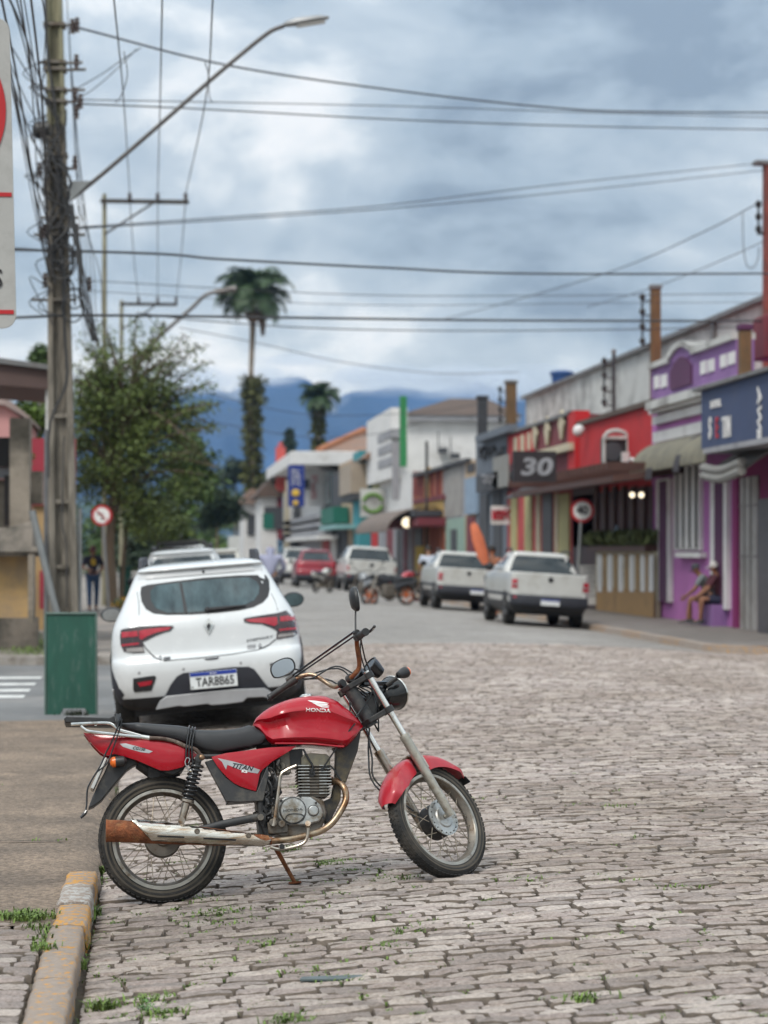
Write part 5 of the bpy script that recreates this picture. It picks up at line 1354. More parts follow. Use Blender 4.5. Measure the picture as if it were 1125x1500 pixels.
class Fac:
    """one street front, standing in the plane x = U; outlines are read off the photo and set down at true size"""
    def __init__(s, name, label, pxl, pxr, U=11.7, z0=.10, cat='building'):
        s.U = U; s.root = thing(name, label, cat, (U, onx(pxr, 805, U).y, z0)); s.pxl, s.pxr = pxl, pxr; s.z0 = z0
    def v(s, px, out=0): return onx(px, 805, s.U - out).y
    def z(s, px, py, out=0): return onx(px, py, s.U - out).z
    def box(s, name, pxl, pxr, pt, pb, mat, out=.06, inn=0.0, parent=None, bevel=0, ground_to=False, zs=None):
        y0, y1 = s.v(pxr, out), s.v(pxl, out)
        z1 = s.z(pxr, pt, out) if zs is None else zs[1]
        z0 = (s.z0 if ground_to else s.z(pxr, pb, out)) if zs is None else zs[0]
        return MB().box((s.U - out, y0, z0), (s.U + inn, y1, z1)).build(name, mat, parent or s.root, smooth=0, bevel=bevel)
    def wall(s, pt, mat, deep=9.0, pxl=None, pxr=None, name='wall'):
        pxr = pxr or s.pxr; pxl = pxl or s.pxl
        return MB().box((s.U, s.v(pxr), -.3), (s.U + deep, s.v(pxl), s.z(pxr, pt))).build(name, mat, s.root, smooth=0)
    def front(s, name, pxl, pxr, pt, pb, mat, thick=.15, d=None, parent=None, bevel=0):
        # a board standing across the pavement, facing along the street towards the viewer
        d = d or proj(onx(pxr, 805, s.U))[2]
        a, b = at(pxl, pt, d), at(pxr, pb, d)
        s.last = (d, b.y)
        return MB().box((a.x, b.y, b.z), (b.x, b.y + thick, a.z)).build(name, mat, parent or s.root, smooth=0, bevel=bevel)
    def ftext(s, name, t, px, py, size, mat, parent, vert=False, **k):
        d, y = s.last; p = at(px, py, d); p.y = y - .012
        ex, ey = ((1, 0, 0), (0, 0, 1)) if not vert else ((0, 0, -1), (1, 0, 0))
        return lettering(name, t, size, p, ex, ey, mat, parent, .02, **k)
    def band(s, name, pxl, pxr, pt, pb, mat, out, **k): return s.box(name, pxl, pxr, pt, pb, mat, out, .02, **k)
    def text(s, name, t, px, py, size, mat, out, parent=None, vert=False, **k):
        p = onx(px, py, s.U - out)
        ex, ey = (V3((0, -1, 0)), V3((0, 0, 1))) if not vert else (V3((0, 0, -1)), V3((0, -1, 0)))
        return lettering(name, t, size, p, ex, ey, mat, parent or s.root, .02, **k)
    def awning(s, name, pxl, pxr, pt, pb, out, mats, strips=1, out0=0.0, bow=.35, n=8, parent=None):
        y0, y1 = s.v(pxr, out), s.v(pxl, out); zt, zb = s.z(pxr, pt, out0), s.z(pxr, pb, out)
        m = MB(); prof = []
        for k in range(n + 1):
            t = k / n; prof.append((out0 + (out - out0) * math.sin(t * PI / 2) ** (1 if bow else 1) if bow else out0 + (out - out0) * t, zt + (zb - zt) * ((1 - math.cos(t * PI / 2)) if bow else t)))
        for i in range(strips):
            m.cur = i % len(mats); ya, yb = y0 + (y1 - y0) * i / strips, y0 + (y1 - y0) * (i + 1) / strips
            rings = [[V3((s.U - o, y, z)) for (o, z) in prof] + [V3((s.U - o + .03, y, z - .03)) for (o, z) in prof[::-1]] for y in (ya + .003, yb - .003)]
            m.loft(rings)
        return m.build(name, list(mats), parent or s.root, smooth=40)

def glyphs(fac, px0, px1, pyt, pyb, mat, out, parent, n=5, seed=1, vert=False, front=False):
    """worn painted lettering too far away to read: strokes the size of letters"""
    rnd = random.Random(seed); m = MB(); U = fac.U - out
    def onx(x, y, U_, _o=globals()['onx']):
        if not front: return _o(x, y, U_)
        p = at(x, y, fac.last[0]); p.y = fac.last[1] - .02; return p
    for k in range(n):
        t0, t1 = (k + .12) / n, (k + .85) / n
        if vert: xa, xb, ya, yb = px0, px1, pyt + (pyb - pyt) * t0, pyt + (pyb - pyt) * t1
        else: xa, xb, ya, yb = px0 + (px1 - px0) * t0, px0 + (px1 - px0) * t1, pyt, pyb
        pts = [(rnd.choice((xa, xb, (xa + xb) / 2)), ya + (yb - ya) * q) for q in (0, .5, 1)]
        P = [onx(x, y, U) for x, y in pts]; w = abs(onx(xa, ya, U).z - onx(xa, yb, U).z) * .09 + .01
        m.tube(P, w, 6); m.tube([onx(xa, ya if rnd.random() < .5 else (ya + yb) / 2, U), onx(xb, ya if rnd.random() < .5 else (ya + yb) / 2, U)], w, 6)
        if rnd.random() < .6: m.tube([onx(xa, ya, U), onx(xa, yb, U)], w, 6)
    return m.build('sign_lettering', mat, parent, smooth=0)

# pavement on the right
def rz(u, v): return road_z(9.3) + .13 + max(0, u - 9.3) * .035
M_pave = far_cobble_mat('pavement_blocks', (.20, .18, .165), (.26, .235, .215), (.09, .08, .07), .30, .16)
M_kerb = pm('worn_kerb_stone', (.33, .30, .27), .85, var=.2, sc=4, bump=.5, bsc=60, dirt=(.16, .135, .11), dsc=3, damt=.45)
def yellow_kerb_mat(name, period, seed, amt):
    # paint worn down to the stone
    m = bpy.data.materials.new(name); m.use_nodes = True
    nt = m.node_tree; N = nt.nodes; K = nt.links; b = N['Principled BSDF']; tc = N.new('ShaderNodeTexCoord')
    def noise(sc, d, r):
        n = N.new('ShaderNodeTexNoise'); n.inputs['Scale'].default_value = sc; n.inputs['Detail'].default_value = d; n.inputs['Roughness'].default_value = r; K.new(tc.outputs['Object'], n.inputs['Vector']); return n.outputs['Fac']
    def mth(op, a, c):
        n = N.new('ShaderNodeMath'); n.operation = op
        for i, q in enumerate((a, c)):
            if isinstance(q, (int, float)): n.inputs[i].default_value = q
            else: K.new(q, n.inputs[i])
        return n.outputs[0]
    def mix(f, a, c):
        n = N.new('ShaderNodeMixRGB'); K.new(f, n.inputs[0])
        for i, q in ((1, a), (2, c)):
            if isinstance(q, tuple): n.inputs[i].default_value = q + (1,)
            else: K.new(q, n.inputs[i])
        return n.outputs[0]
    sp = N.new('ShaderNodeSeparateXYZ'); K.new(tc.outputs['Object'], sp.inputs[0])
    ph = mth('FRACT', mth('ADD', mth('MULTIPLY', sp.outputs[1], 1 / period), seed), 0)
    yel = mth('LESS_THAN', ph, .5)
    rp = N.new('ShaderNodeValToRGB'); rp.color_ramp.elements[0].position = .52 - amt; rp.color_ramp.elements[1].position = .58 - amt; K.new(noise(22, 10, .75), rp.inputs[0])
    stone = mix(noise(40, 8, .7), (.19, .15, .125), (.47, .385, .32))
    paint = mix(yel, (.50, .485, .46), (.62, .30, .045))
    K.new(mix(rp.outputs[0], stone, paint), b.inputs['Base Color']); b.inputs['Roughness'].default_value = .8
    bp = N.new('ShaderNodeBump'); bp.inputs['Strength'].default_value = .9; bp.inputs['Distance'].default_value = .012; K.new(noise(55, 9, .75), bp.inputs['Height']); K.new(bp.outputs[0], b.inputs['Normal'])
    return m
M_ykerb = yellow_kerb_mat('yellow_white_kerb', 3.4, .2, -.02)
kn = V3((9.15, 36.2, 0))
m = MB(); vs = []; nv = 40
edge = [(9.3 + max(0, (38.5 - v)) ** 2 * .55, v) for v in [35.5 + .3 * k for k in range(11)]] + [(9.3, 39 + k * 6) for k in range(42)]
for (u, v) in edge: vs += [(u, v, rz(u, v) - .012), (20, v, rz(12, v) - .012)]
m.add(vs, [(2 * i, 2 * i + 1, 2 * i + 3, 2 * i + 2) for i in range(len(edge) - 1)])
m.add([(edge[0][0], edge[0][1], rz(11, 0) - .012), (20, edge[0][1], rz(12, 0) - .012), (20, edge[0][1] - .6, -.1), (edge[0][0] + .6, edge[0][1] - .6, -.1)], [(0, 1, 2, 3)])
struct(m.build('pavement', M_pave, smooth=180))
m = MB()
rings = [[V3((u - .16, v, road_z(9.3) - .1)), V3((u - .15, v, rz(9.3, v))), V3((u + .02, v, rz(9.3, v))), V3((u + .02, v, road_z(9.3) - .1))] for (u, v) in edge]
m.loft(rings); struct(m.build('kerb', M_ykerb, smooth=30))

# 1 the shop under the navy sign, nearest on the right
f = Fac('sign_shop', 'grey shop under the big navy sign board at the right edge', 1077, 1230)
b1 = f
f.wall(640, W_mag, 8); 
f.box('pilaster', 1073, 1080, 640, 898, W_mag, .10, .05, ground_to=True)
f.box('shutter_door', 1081, 1109, 697, 898, W_shut, .05, .02, ground_to=True)
m = MB()
for k in range(3):
    y = f.v(1081 + k * 9.3, .06); m.box((f.U - .075, y - .015, f.z0), (f.U - .05, y + .015, f.z(1095, 700)))
for py in (741, 815): z = f.z(1095, py); m.box((f.U - .07, f.v(1109, .06), z - .02), (f.U - .05, f.v(1081, .06), z + .02))
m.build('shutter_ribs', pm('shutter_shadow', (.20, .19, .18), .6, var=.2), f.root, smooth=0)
f.box('tiled_pillar', 1110, 1127, 730, 905, W_tiledark, .30, .05, ground_to=True)
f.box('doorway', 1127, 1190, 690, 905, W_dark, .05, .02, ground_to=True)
z0, z1 = f.z(1030, 658, 1.1), f.z(1027, 573, 1.1)
m = MB(); m.box((f.U - 1.1, f.v(1200, 1.1), z0), (f.U - .92, f.v(1027, 1.1), z1)); sg = m.build('sign_board', W_navy, f.root, smooth=0, bevel=.02)
f.text('sign_lettering', 'SUPER', 1048, 592, .19, W_whit, 1.12, sg, squeeze=1.5, bold=.006)
f.text('sign_lettering', 'S', 1040, 629, .58, W_whit, 1.12, sg, squeeze=.75, bold=.01)
f.text('sign_lettering', 'E', 1050, 628, .55, wallmat('red_letters', (.42, .03, .05)), 1.12, sg, squeeze=.7, bold=.01)
f.text('sign_lettering', 'TIN', 1064, 627, .55, W_whit, 1.12, sg, squeeze=.72, bold=.01)
f.text('sign_lettering', 'AWE', 1112, 606, .32, W_whit, 1.12, sg, vert=True, squeeze=1.3, bold=.012, shear=.2)
m = MB(); m.box((f.U - 1.2, f.v(1200, 1.1), z1), (f.U + .2, f.v(1021, 1.1), z1 + .07)); m.build('sign_roof', W_metal, f.root, smooth=0)
f.box('signbox_soffit', 1030, 1200, 655, 662, W_greyl, 1.15, .05, zs=(z0 - .1, z0))
f.awning('canvas_awning', 1030, 1086, 657, 688, 1.0, (W_canv,), 4, .25, 0)
m = MB()
for k in range(2):
    za = f.z(1060, 681 + k * 12, 1.0); m.tube([V3((f.U - 1.0, f.v(1087, 1), za)), V3((f.U - 1.03, f.v(1060, 1), za - .10)), V3((f.U - 1.0, f.v(1031, 1), za))], .09, 8, smooth=5)
m.build('awning_roll', W_canv, f.root)
m = MB(); m.box((f.U + .5, f.v(1240), 3), (f.U + 7, f.v(1096), f.z(1125, 512))); m.build('upper_wall', W_red, f.root, smooth=0)

# 2 purple house
f = Fac('purple_house', 'purple house with white framed openings and an arched parapet', 955, 1077)
PZ = f.z(1077, 489)
f.wall(560, W_purple, 9)
zc = f.z(1077, 552)
m = MB(); m.box((f.U - .02, f.v(1080), zc), (f.U + .35, f.v(955), PZ - .12)); par = m.build('parapet', W_purpled, f.root, smooth=0)
ya, yb = f.v(1018), f.v(984)
pts = [(ya, PZ - .14)] + [(ya + (yb - ya) * k / 10, PZ - .05 + .20 * math.sin(PI * k / 10)) for k in range(11)] + [(yb, PZ - .14)]
m = MB(); m.prism([V3((f.U - .045, y, z)) for y, z in pts], V3((.3, 0, 0))); m.build('arched_pediment', W_purpled, par, smooth=0)
pts = [(ya + .12, zc + .12)] + [(ya + .12 + (yb - ya - .24) * k / 10, PZ - .34 + .26 * math.sin(PI * k / 10)) for k in range(11)] + [(yb - .12, zc + .12)]
m = MB(); m.prism([V3((f.U - .075, y, z)) for y, z in pts], V3((.05, 0, 0))); m.build('plum_panel', W_plum, par, smooth=0)
m = MB(); cop = [V3((f.U + .12, y, z)) for y, z in [(f.v(1080), PZ - .04), (ya, PZ - .04)] + [(ya + (yb - ya) * k / 10, PZ + .02 + .20 * math.sin(PI * k / 10)) for k in range(11)] + [(yb, PZ - .04), (f.v(955), PZ - .04)]]
rings = [[p + V3((a, 0, b)) for a, b in ((-.24, -.08), (-.24, .05), (.26, .05), (.26, -.08))] for p in cop]; m.loft(rings); m.build('coping', W_weath, par, smooth=0)
for (a, b, t, bo) in ((957.6, 964.5, 549, 568), (967.5, 975.8, 547, 566), (1025.5, 1033.5, 527.5, 546.5), (1036.5, 1045, 524.7, 543), (1054.5, 1063, 518, 536.5), (1066, 1075.5, 514, 532)):
    f.box('parapet_square', a, b, t, bo, W_whit, .05, 0, par)
f.band('cornice', 945, 1080, 549, 563, W_weath, .38); f.band('cornice', 950, 1079, 561, 572, W_whit, .24); f.band('cornice', 955, 1078, 578, 592, W_whit, .12)
f.band('band', 956, 1078, 605, 623, W_whit, .09)
for px in (1012, 1000): f.box('band_drop', px - 1.3, px + 1.3, 632, 656, W_whit, .07)
f.awning('striped_awning', 922, 1032, 636, 676, 1.0, (W_stripa, W_stripb), 1, .1)
m = MB(); yy0, yy1 = f.v(1030, 1.0), f.v(920, 1.0)
aw = [o for o in f.root.children if o.name.startswith('striped_awning')][0]
f.awning('awning_stripe', 944, 953, 652, 701, 1.03, (W_stripb,), 1, .1, parent=aw); f.awning('awning_stripe', 985, 993, 643, 690, 1.03, (W_stripb,), 1, .1, parent=aw)
def opening(a, b, t, bo, mat, fr=3.2, gt=True):
    wn = f.box('window_frame' if not gt else 'door_frame', a, b, t, bo, W_whit, .10, 0, ground_to=False)
    f.box('door_leaf' if gt else 'window_pane', a + fr, b - fr, t + 4, bo - (0 if gt else 3), mat, .115, 0, wn); return wn
opening(961, 980, 700, 882, W_plum, 4.2)
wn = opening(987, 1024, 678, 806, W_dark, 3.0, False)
for px in (996, 1005, 1014.5): f.box('window_bar', px - 2.2, px + 2.2, 682, 803, W_whit, .14, 0, wn)
f.box('window_sill', 988, 1024, 809, 817, W_whit, .17, .0)
opening(1040, 1064, 690, 893, W_plum, 6)
f.box('plinth', 956, 1078, 870, 905, W_purpled, .03, 0, ground_to=True) if False else None
for px in (1031, 1058):
    m = MB(); y = f.v(px); m.box((f.U + 1.2, y - .5, PZ - .3), (f.U + 2.2, y + .5, f.z(px, 484 if px > 1040 else 493) + .45)); m.build('chimney', W_mar, f.root, smooth=0, bevel=.05)

# posts with house connections
def post(name, label, px, pt, pb, wpx, U, mat, cap=None, ins=True, low=None):
    p = onx(px, pt, U); s_ = FOC / (proj(p)[2]); w_ = wpx / s_ / 2
    t = thing(name, label, 'post', (U, p.y, 0))
    m = MB(); m.box((U - w_, p.y - w_, 0 if low is None else onx(px, low, U).z), (U + w_, p.y + w_, p.z)); m.build('shaft', mat, t, smooth=0, bevel=.02)
    m = MB(); m.box((U - w_ * 1.25, p.y - w_ * 1.25, p.z), (U + w_ * 1.25, p.y + w_ * 1.25, p.z + .12)); m.build('cap', cap or W_metal, t, smooth=0, bevel=.02)
    if ins:
        m = MB(); m.tube([V3((U - w_ - .22, p.y, p.z - .1 - k * .01)) for k in (0,)] + [V3((U - w_ - .22, p.y, p.z - 1.5))], .03, 6)
        for k in range(4): m.ball((U - w_ - .22, p.y, p.z - .2 - k * .38), .09, 8); m.cyl((U - w_ - .22, p.y, p.z - .3 - k * .38), (U - w_, p.y, p.z - .3 - k * .38), .02, 6)
        m.build('insulator', M_trim, t)
    return t
post('service_post', 'brown service post with plum cap beside the purple parapet', 1091, 484, 560, 17, 11.55, W_post, W_plum, False, 566)
post('service_post', 'tall brown post rising between purple house and weathered white wall', 960, 424, 530, 14, 12.9, W_post)
post('service_post', 'brown post with spreading cap behind the maroon shop front', 748.5, 562, 640, 15, 13.2, W_post)
post('chimney_stack', 'dark grey chimney on the roof left of the maroon shop', 706.5, 584, 640, 14, 13.4, W_postd, W_postd, False)
post('service_post', 'slim dark post with insulators in front of the weathered white wall', 899, 518, 600, 5, 12.6, W_postd)
post('service_post', 'slim dark post above the rust orange shop front', 625, 650, 720, 4, 11.2, W_postd, None, False)
# rust red pole at the very right edge
pr = at(1128, 242, 60); t = thing('steel_pole', 'rust red pole with insulators at the right edge', 'pole', (pr.x, pr.y, 0))
m = MB(); m.box((pr.x - .16, pr.y - .16, 0), (pr.x + .16, pr.y + .16, pr.z)); m.build('shaft', pm('rust_red_paint', (.22, .05, .035), .7, var=.3, sc=3, dirt=(.12, .04, .03), dsc=4), t, smooth=0, bevel=.01)
m = MB(); m.box((pr.x - .42, pr.y - .2, pr.z), (pr.x + .3, pr.y + .2, pr.z + .10)); m.build('cap', W_metal, t, smooth=0)
m = MB(); q = at(1111, 302, 60)
m.cyl((q.x, q.y, q.z + .15), (q.x, q.y, q.z - .75), .03, 6); m.cyl((q.x, q.y, q.z - .7), (pr.x, pr.y, q.z - .7), .04, 6)
for k in range(3): m.ball((q.x, q.y, q.z + .05 - k * .32), (.09, .09, .11), 8)
m.build('insulator', M_trim, t)

# weathered big wall behind
f = Fac('warehouse', 'long weathered white warehouse wall rising behind the shops', 768, 1135, 17)
z8 = f.z(1125, 440)
m = MB(); m.box((17, f.v(1240), 0), (29, f.v(770), z8)); m.build('wall', W_weath, f.root, smooth=0)
m = MB(); m.box((16.8, f.v(1245), z8), (29.2, f.v(769), z8 + .14)); m.build('coping', W_metal, f.root, smooth=0)
f.box('wall_pipe', 1040, 1045, 470, 600, W_metal, .1, 0); f.box('wall_stain_ledge', 770, 955, 640, 650, W_metal, .3, 0)
m = MB(); m.box((15.2, f.v(960, 1.5), 0), (17, f.v(838, 1.5), 5.9)); m.box((14.9, f.v(962, 1.5), 5.9), (17, f.v(836, 1.5), 6.15)); m.build('lean_to_roof', W_tile, f.root, smooth=0)
p = at(823, 563, 90); t = thing('water_tank', 'blue water tank on the warehouse roof', 'water tank', (p.x, p.y, z8))
m = MB(); m.lathe([(0, 0), (.42, 0), (.50, .55), (.56, .60), (.56, .72), (.3, .80), (0, .82)], (18.6, onx(823, 805, 18.6).y, z8 + .5), (0, 0, 1), 24); m.build('tank', pm('blue_plastic', (.02, .07, .22), .45, var=.1), t)
m = MB(); m.box((18.1, onx(823, 805, 18.6).y - .5, z8), (19.1, onx(823, 805, 18.6).y + .5, z8 + .5)); m.build('stand', W_metal, t, smooth=0)

# 3 red restaurant
f = Fac('red_restaurant', 'bright red restaurant with a caged air conditioner and dark pergola front', 838, 955)
m = MB(); m.box((f.U, f.v(955), 0), (f.U + 8, f.v(838), f.z(953, 590))); m.build('wall', W_red, f.root, smooth=0)
f.band('eave_tiles', 838, 955, 584, 592, W_tile, .10)
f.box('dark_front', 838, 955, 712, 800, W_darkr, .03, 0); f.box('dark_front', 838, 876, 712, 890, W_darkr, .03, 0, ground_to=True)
m = MB(); zt = f.z(955, 697, .0); o_ = 1.7
rings = [[V3((f.U, y, zt + .12)), V3((f.U - o_, y, zt - .12)), V3((f.U - o_, y, zt - .26)), V3((f.U, y, zt - .05))] for y in (f.v(957, .8), f.v(796, .8))]; m.loft(rings); pg = m.build('pergola_roof', W_brownw, f.root, smooth=0)
m = MB(); y = f.v(957, .8)
while y < f.v(796, .8): m.box((f.U - o_ - .15, y, zt + .0), (f.U, y + .1, zt + .18), None); y += .55
m.build('rafters', W_brownw, pg, smooth=0)
for px in (871, 884, 897, 911, 925, 941): f.box('timber_post', px - 1.6, px + 1.6, 712, 800, W_brownw, .12, 0)
for px in (926, 939.5):
    m = MB(); p = onx(px, 725, f.U - .9); m.ball(p, .065, 12); m.build('pendant_lamp', W_lamp, f.root)
ac = f.front('condenser_cage', 885, 919, 641, 681, M_trim, .55)
d_, y_ = f.last; q = lambda x, y: (lambda p: V3((p.x, y_ - .03, p.z)))(at(x, y, d_)); m = MB()
for a, b in (((884, 682), (920, 682)), ((884, 682), (884, 640)), ((920, 682), (920, 640)), ((884, 642), (920, 642))): m.tube([q(*a), q(*b)], .045, 6)
m.tube([q(884, 641), q(890, 634), q(902, 631), q(914, 634), q(920, 641)], .05, 6, smooth=5)
m.build('cage_frame', W_weath, ac)
m = MB(); m.lathe([(.24, 0), (.22, .02), (.05, .03), (0, .03)], q(897, 662), (0, -1, 0), 20); m.build('condenser_fan', W_dgrey, ac)
f.front('meter_box', 912, 922, 662, 679, W_whit, .2, d_ - .3)
m = MB(); m.tube([onx(921, 676, f.U - .15), onx(926, 672, f.U - .15), onx(930, 680, f.U - .15), onx(928, 692, f.U - .15)], .04, 6, smooth=4); m.build('drain_pipe', W_whit, f.root)
m = MB(); p = onx(848, 631, f.U - .25); m.ball(p, .17, 14); gl_ = m.build('globe_lamp', W_whit, f.root)
# planter wall in front
f2 = Fac('terrace_wall', 'low cream and tan terrace wall with a planter of shaggy greenery', 873, 957, 11.5, .1, 'wall')
zt2 = f2.z(957, 808)
m = MB(); m.box((11.5, f2.v(957), 0), (11.66, f2.v(873), zt2)); m.build('wall', W_cream, f2.root, smooth=0)
f2.box('tan_base', 873, 957, 866, 895, wallmat('tan_wall', (.33, .20, .085), (.22, .14, .07), .4), .02, 0, ground_to=True)
for px in (878, 893, 909, 925, 941, 953): f2.box('cream_pier', px - 3, px + 3, 812, 867, W_whit, .035, 0)
for px in (885, 901, 917, 933, 947): f2.box('tan_stripe', px - 1.6, px + 1.6, 812, 867, wallmat('tan_wall', (.3, .2, .09)), .03, 0)
m = MB(); m.box((11.3, f2.v(957), zt2), (11.66, f2.v(873), zt2 + .16)); m.build('planter_trough', W_brownw, f2.root, smooth=0)
M_fern = pm('shaggy_leaf', (.085, .105, .035), .7, var=.4, sc=3, island=.45)
rnd = random.Random(5); m = MB()
for k in range(1500):
    y = rnd.uniform(f2.v(957), f2.v(873)); p = V3((11.45 + rnd.uniform(-.2, .2), y, zt2 + .14)); a = rnd.uniform(0, 2 * PI); d = V3((math.cos(a), math.sin(a), 0))
    h = rnd.uniform(.18, .42); r_ = rnd.uniform(.1, .3); w_ = V3((-d.y, d.x, 0)) * .018
    m.add([p - w_, p + w_, p + d * r_ * .6 + V3((0, 0, h)) + w_, p + d * r_ + V3((0, 0, h * rnd.uniform(.3, .9)))], [(0, 1, 2), (0, 2, 3)])
tag(m.build('planter_greenery', M_fern, None, smooth=0), 'shaggy grey green plants growing along the top of the terrace wall', 'plants')
# drinking water bottle on the wall
p = onx(904, 790, 11.45); t = thing('water_bottle', 'clear blue water bottle standing among the terrace greenery', 'bottle', (p.x, p.y, zt2 + .16))
m = MB(); m.lathe([(0, 0), (.13, 0), (.14, .03), (.14, .30), (.12, .36), (.04, .42), (.035, .48), (0, .48)], (p.x, p.y, zt2 + .16), (0, 0, 1), 18); m.build('bottle', pm('pale_blue_plastic', (.35, .47, .58), .2, var=.1), t)
m = MB(); m.lathe([(.15, 0), (.15, .14)], (p.x, p.y, zt2 + .28), (0, 0, 1), 18); m.build('bottle_label', pm('blue_label', (.10, .2, .42), .5), t)
# sandwich board
p = ground(862, 886, .24); t = thing('sandwich_board', 'white sandwich board with small print beside the nearest pickup', 'sign board', (p.x, p.y, p.z))
for s_ in (1, -1):
    m = MB(); m.prism([p + V3((a, s_ * b, c)) for a, b, c in ((-.22, .25, 0), (.22, .25, 0), (.22, .03, 1.05), (-.22, .03, 1.05))], V3((0, s_ * .02, 0))); bb = m.build('board_panel', W_whit, t, smooth=0, bevel=.01)
    if s_ < 0:
        m = MB()
        for k in range(7):
            z = .95 - k * .12; y = -.03 - .22 * (1 - z / 1.05) - .025; m.box(p + V3((-.17, y - .004, z)), p + V3((.17 - .05 * (k % 3), y, z + .035)))
        m.build('board_print', M_skid, bb, smooth=0)
# speed limit sign
def road_sign(name, label, px, py, d, dia, post_px, face, lean=0.0):
    p = at(px, py, d); base = at(post_px[0], post_px[1], d); gz = post_px[2]
    t = thing(name, label, 'road sign', (base.x, base.y, gz))
    n = (EYE - p); n.z = 0; n.normalize(); r_ = dia / 2
    m = MB(); m.lathe([(0, -.01), (r_, -.01), (r_, .0), (0, .0)], p, n, 36); m.build('sign_ring', pm('sign_red', (.45, .012, .02), .45, var=.08), t, smooth=30)
    m = MB(); m.lathe([(r_ * .76, .002), (r_ * .76, .005), (0, .005)], p, n, 36); fc = m.build('sign_face', M_white, t, smooth=30)
    ex = UP.cross(n).normalized()
    if face == '40': lettering('sign_lettering', '40', r_ * .98, p + n * .007, ex, UP, M_ink, fc, .004, bold=.012)
    else:
        m = MB(); B = lambda a, b: p + n * .007 + ex * a * r_ + UP * b * r_
        for poly in ([(-.05, -.45), (.12, -.45), (.12, .15), (-.05, .15)], [(-.05, .0), (.12, .15), (-.2, .25), (-.2, .08)], [(-.2, -.02), (-.2, .38), (-.48, .17)]): m.prism([B(a, b) for a, b in poly], n * .003)
        m.build('sign_arrow', M_ink, fc, smooth=0)
        m = MB(); m.prism([B(a, b) for a, b in ((-.56, .48), (-.48, .56), (.56, -.48), (.48, -.56))], n * .004); m.build('sign_bar', MATS['sign_red'], fc, smooth=0)
    m = MB(); m.tube([V3((base.x, base.y, gz)), p + UP * r_ * .9 - n * .05], .04, 10); m.build('post', pm('galvanised', (.26, .27, .27), .5, metal=.6, var=.15, sc=4), t)
    return t
road_sign('speed_limit_sign', 'round red and white speed limit sign reading 40 on a leaning post', 853, 748, 57, .58, (843.5, 850, .2), '40')

# 4 maroon shop
f = Fac('maroon_shop', 'maroon shop with cream diamond ornaments and a black hanging sign', 743, 838)
f.wall(606, W_mar, 8); f.box('end_pillar', 832, 842, 601, 706, W_red, .12, .3); f.box('lower_wall', 743, 838, 706, 900, W_redp, .04, 0, ground_to=True)
f.band('parapet_coping', 743, 836, 601, 606, W_metal, .12); f.band('cornice', 781, 834, 648, 659, W_cream, .25); f.band('red_field', 744, 781, 628, 672, W_red, .03)
for (a, b, t_, bo) in ((752, 757, 640, 664), (762, 767, 636, 661), (772, 776, 633, 658)): f.box('cream_panel', a, b, t_, bo, W_cream, .06)
for px, py in ((785, 637), (803, 631), (824, 622)):
    p = onx(px, py, f.U - .04); m = MB(); m.prism([p + V3((0, a, b)) for a, b in ((-.42, 0), (-.12, .42), (.12, .42), (.42, 0), (.12, -.42), (-.12, -.42))], V3((-.06, 0, 0))); m.build('diamond_ornament', W_cream, f.root, smooth=0)
sg = f.front('hanging_sign', 751, 815, 661, 706, pm('black_sign', (.022, .016, .018), .5, var=.2), .2, 54)
f.ftext('sign_lettering', '30', 784, 685, .55, W_greyl, sg, squeeze=1.35, bold=.02, shear=.15)
for (a, b, mt_) in ((748, 756, W_olive), (768, 778, W_olive), (785, 790, W_cream), (794, 808, W_dark), (812, 816, W_cream), (818, 833, W_olive)): f.box('door' if mt_ is W_dark else 'pillar', a, b, 722, 890, mt_, .09, 0, ground_to=True)
f.awning('small_awning', 738, 795, 704, 722, .9, (M_trim,), 1, .05, 0)
sg = f.front('hanging_banner', 719, 749, 741, 768, W_whit, .08); glyphs(f, 721, 747, 747, 761, wallmat('banner_red', (.45, .04, .06)), 0, sg, 5, 3, front=True)

# 5 blue grey shop and its narrow neighbours
f = Fac('blue_grey_shop', 'blue grey shop front with a heavy cornice beside the maroon shop', 697, 744)
f.wall(630, W_grey, 8); f.band('cornice', 696, 745, 621, 632, W_grey, .3); f.band('cornice', 697, 745, 690, 700, W_dgrey, .2)
glyphs(f, 702, 740, 655, 672, W_dgrey, .05, f.root, 5, 7)
sg = f.box('sign_panel', 697, 729, 690, 716, W_dgrey, .5, -.3); glyphs(f, 705, 725, 697, 708, W_greyl, .54, sg, 3, 9)
for a, b in ((702, 714), (722, 733)): f.box('door', a, b, 722, 880, W_dgrey, .06, 0, ground_to=True)
f.box('canvas_flap', 722, 744, 665, 712, W_canv, .5, -.45)
f = Fac('pale_blue_shop', 'narrow pale blue shop between the grey and striped fronts', 681, 697)
f.wall(672, W_beige, 7); f.box('blue_panel', 681, 697, 698, 752, W_blue, .12, 0); f.box('door', 683, 694, 756, 870, W_mar, .06, 0, ground_to=True); f.box('window', 684, 694, 678, 690, W_dark, .05, 0)
f = Fac('corrugated_shop', 'narrow shop clad in pale grey corrugated sheet over mint doors', 649, 681)
f.wall(674, W_greyl, 7)
m = MB(); y = f.v(677)
while y < f.v(653): m.box((f.U - .06, y, f.z(681, 755)), (f.U, y + .25, f.z(681, 682))); y += .5
m.build('corrugated_sheet', W_shut, f.root, smooth=0); f.box('mint_front', 650, 680, 758, 860, W_mint, .05, 0, ground_to=True); f.box('door', 660, 668, 775, 860, W_dgrey, .09, 0, ground_to=True); f.band('roof_edge', 648, 682, 671, 676, W_dgrey, .2)
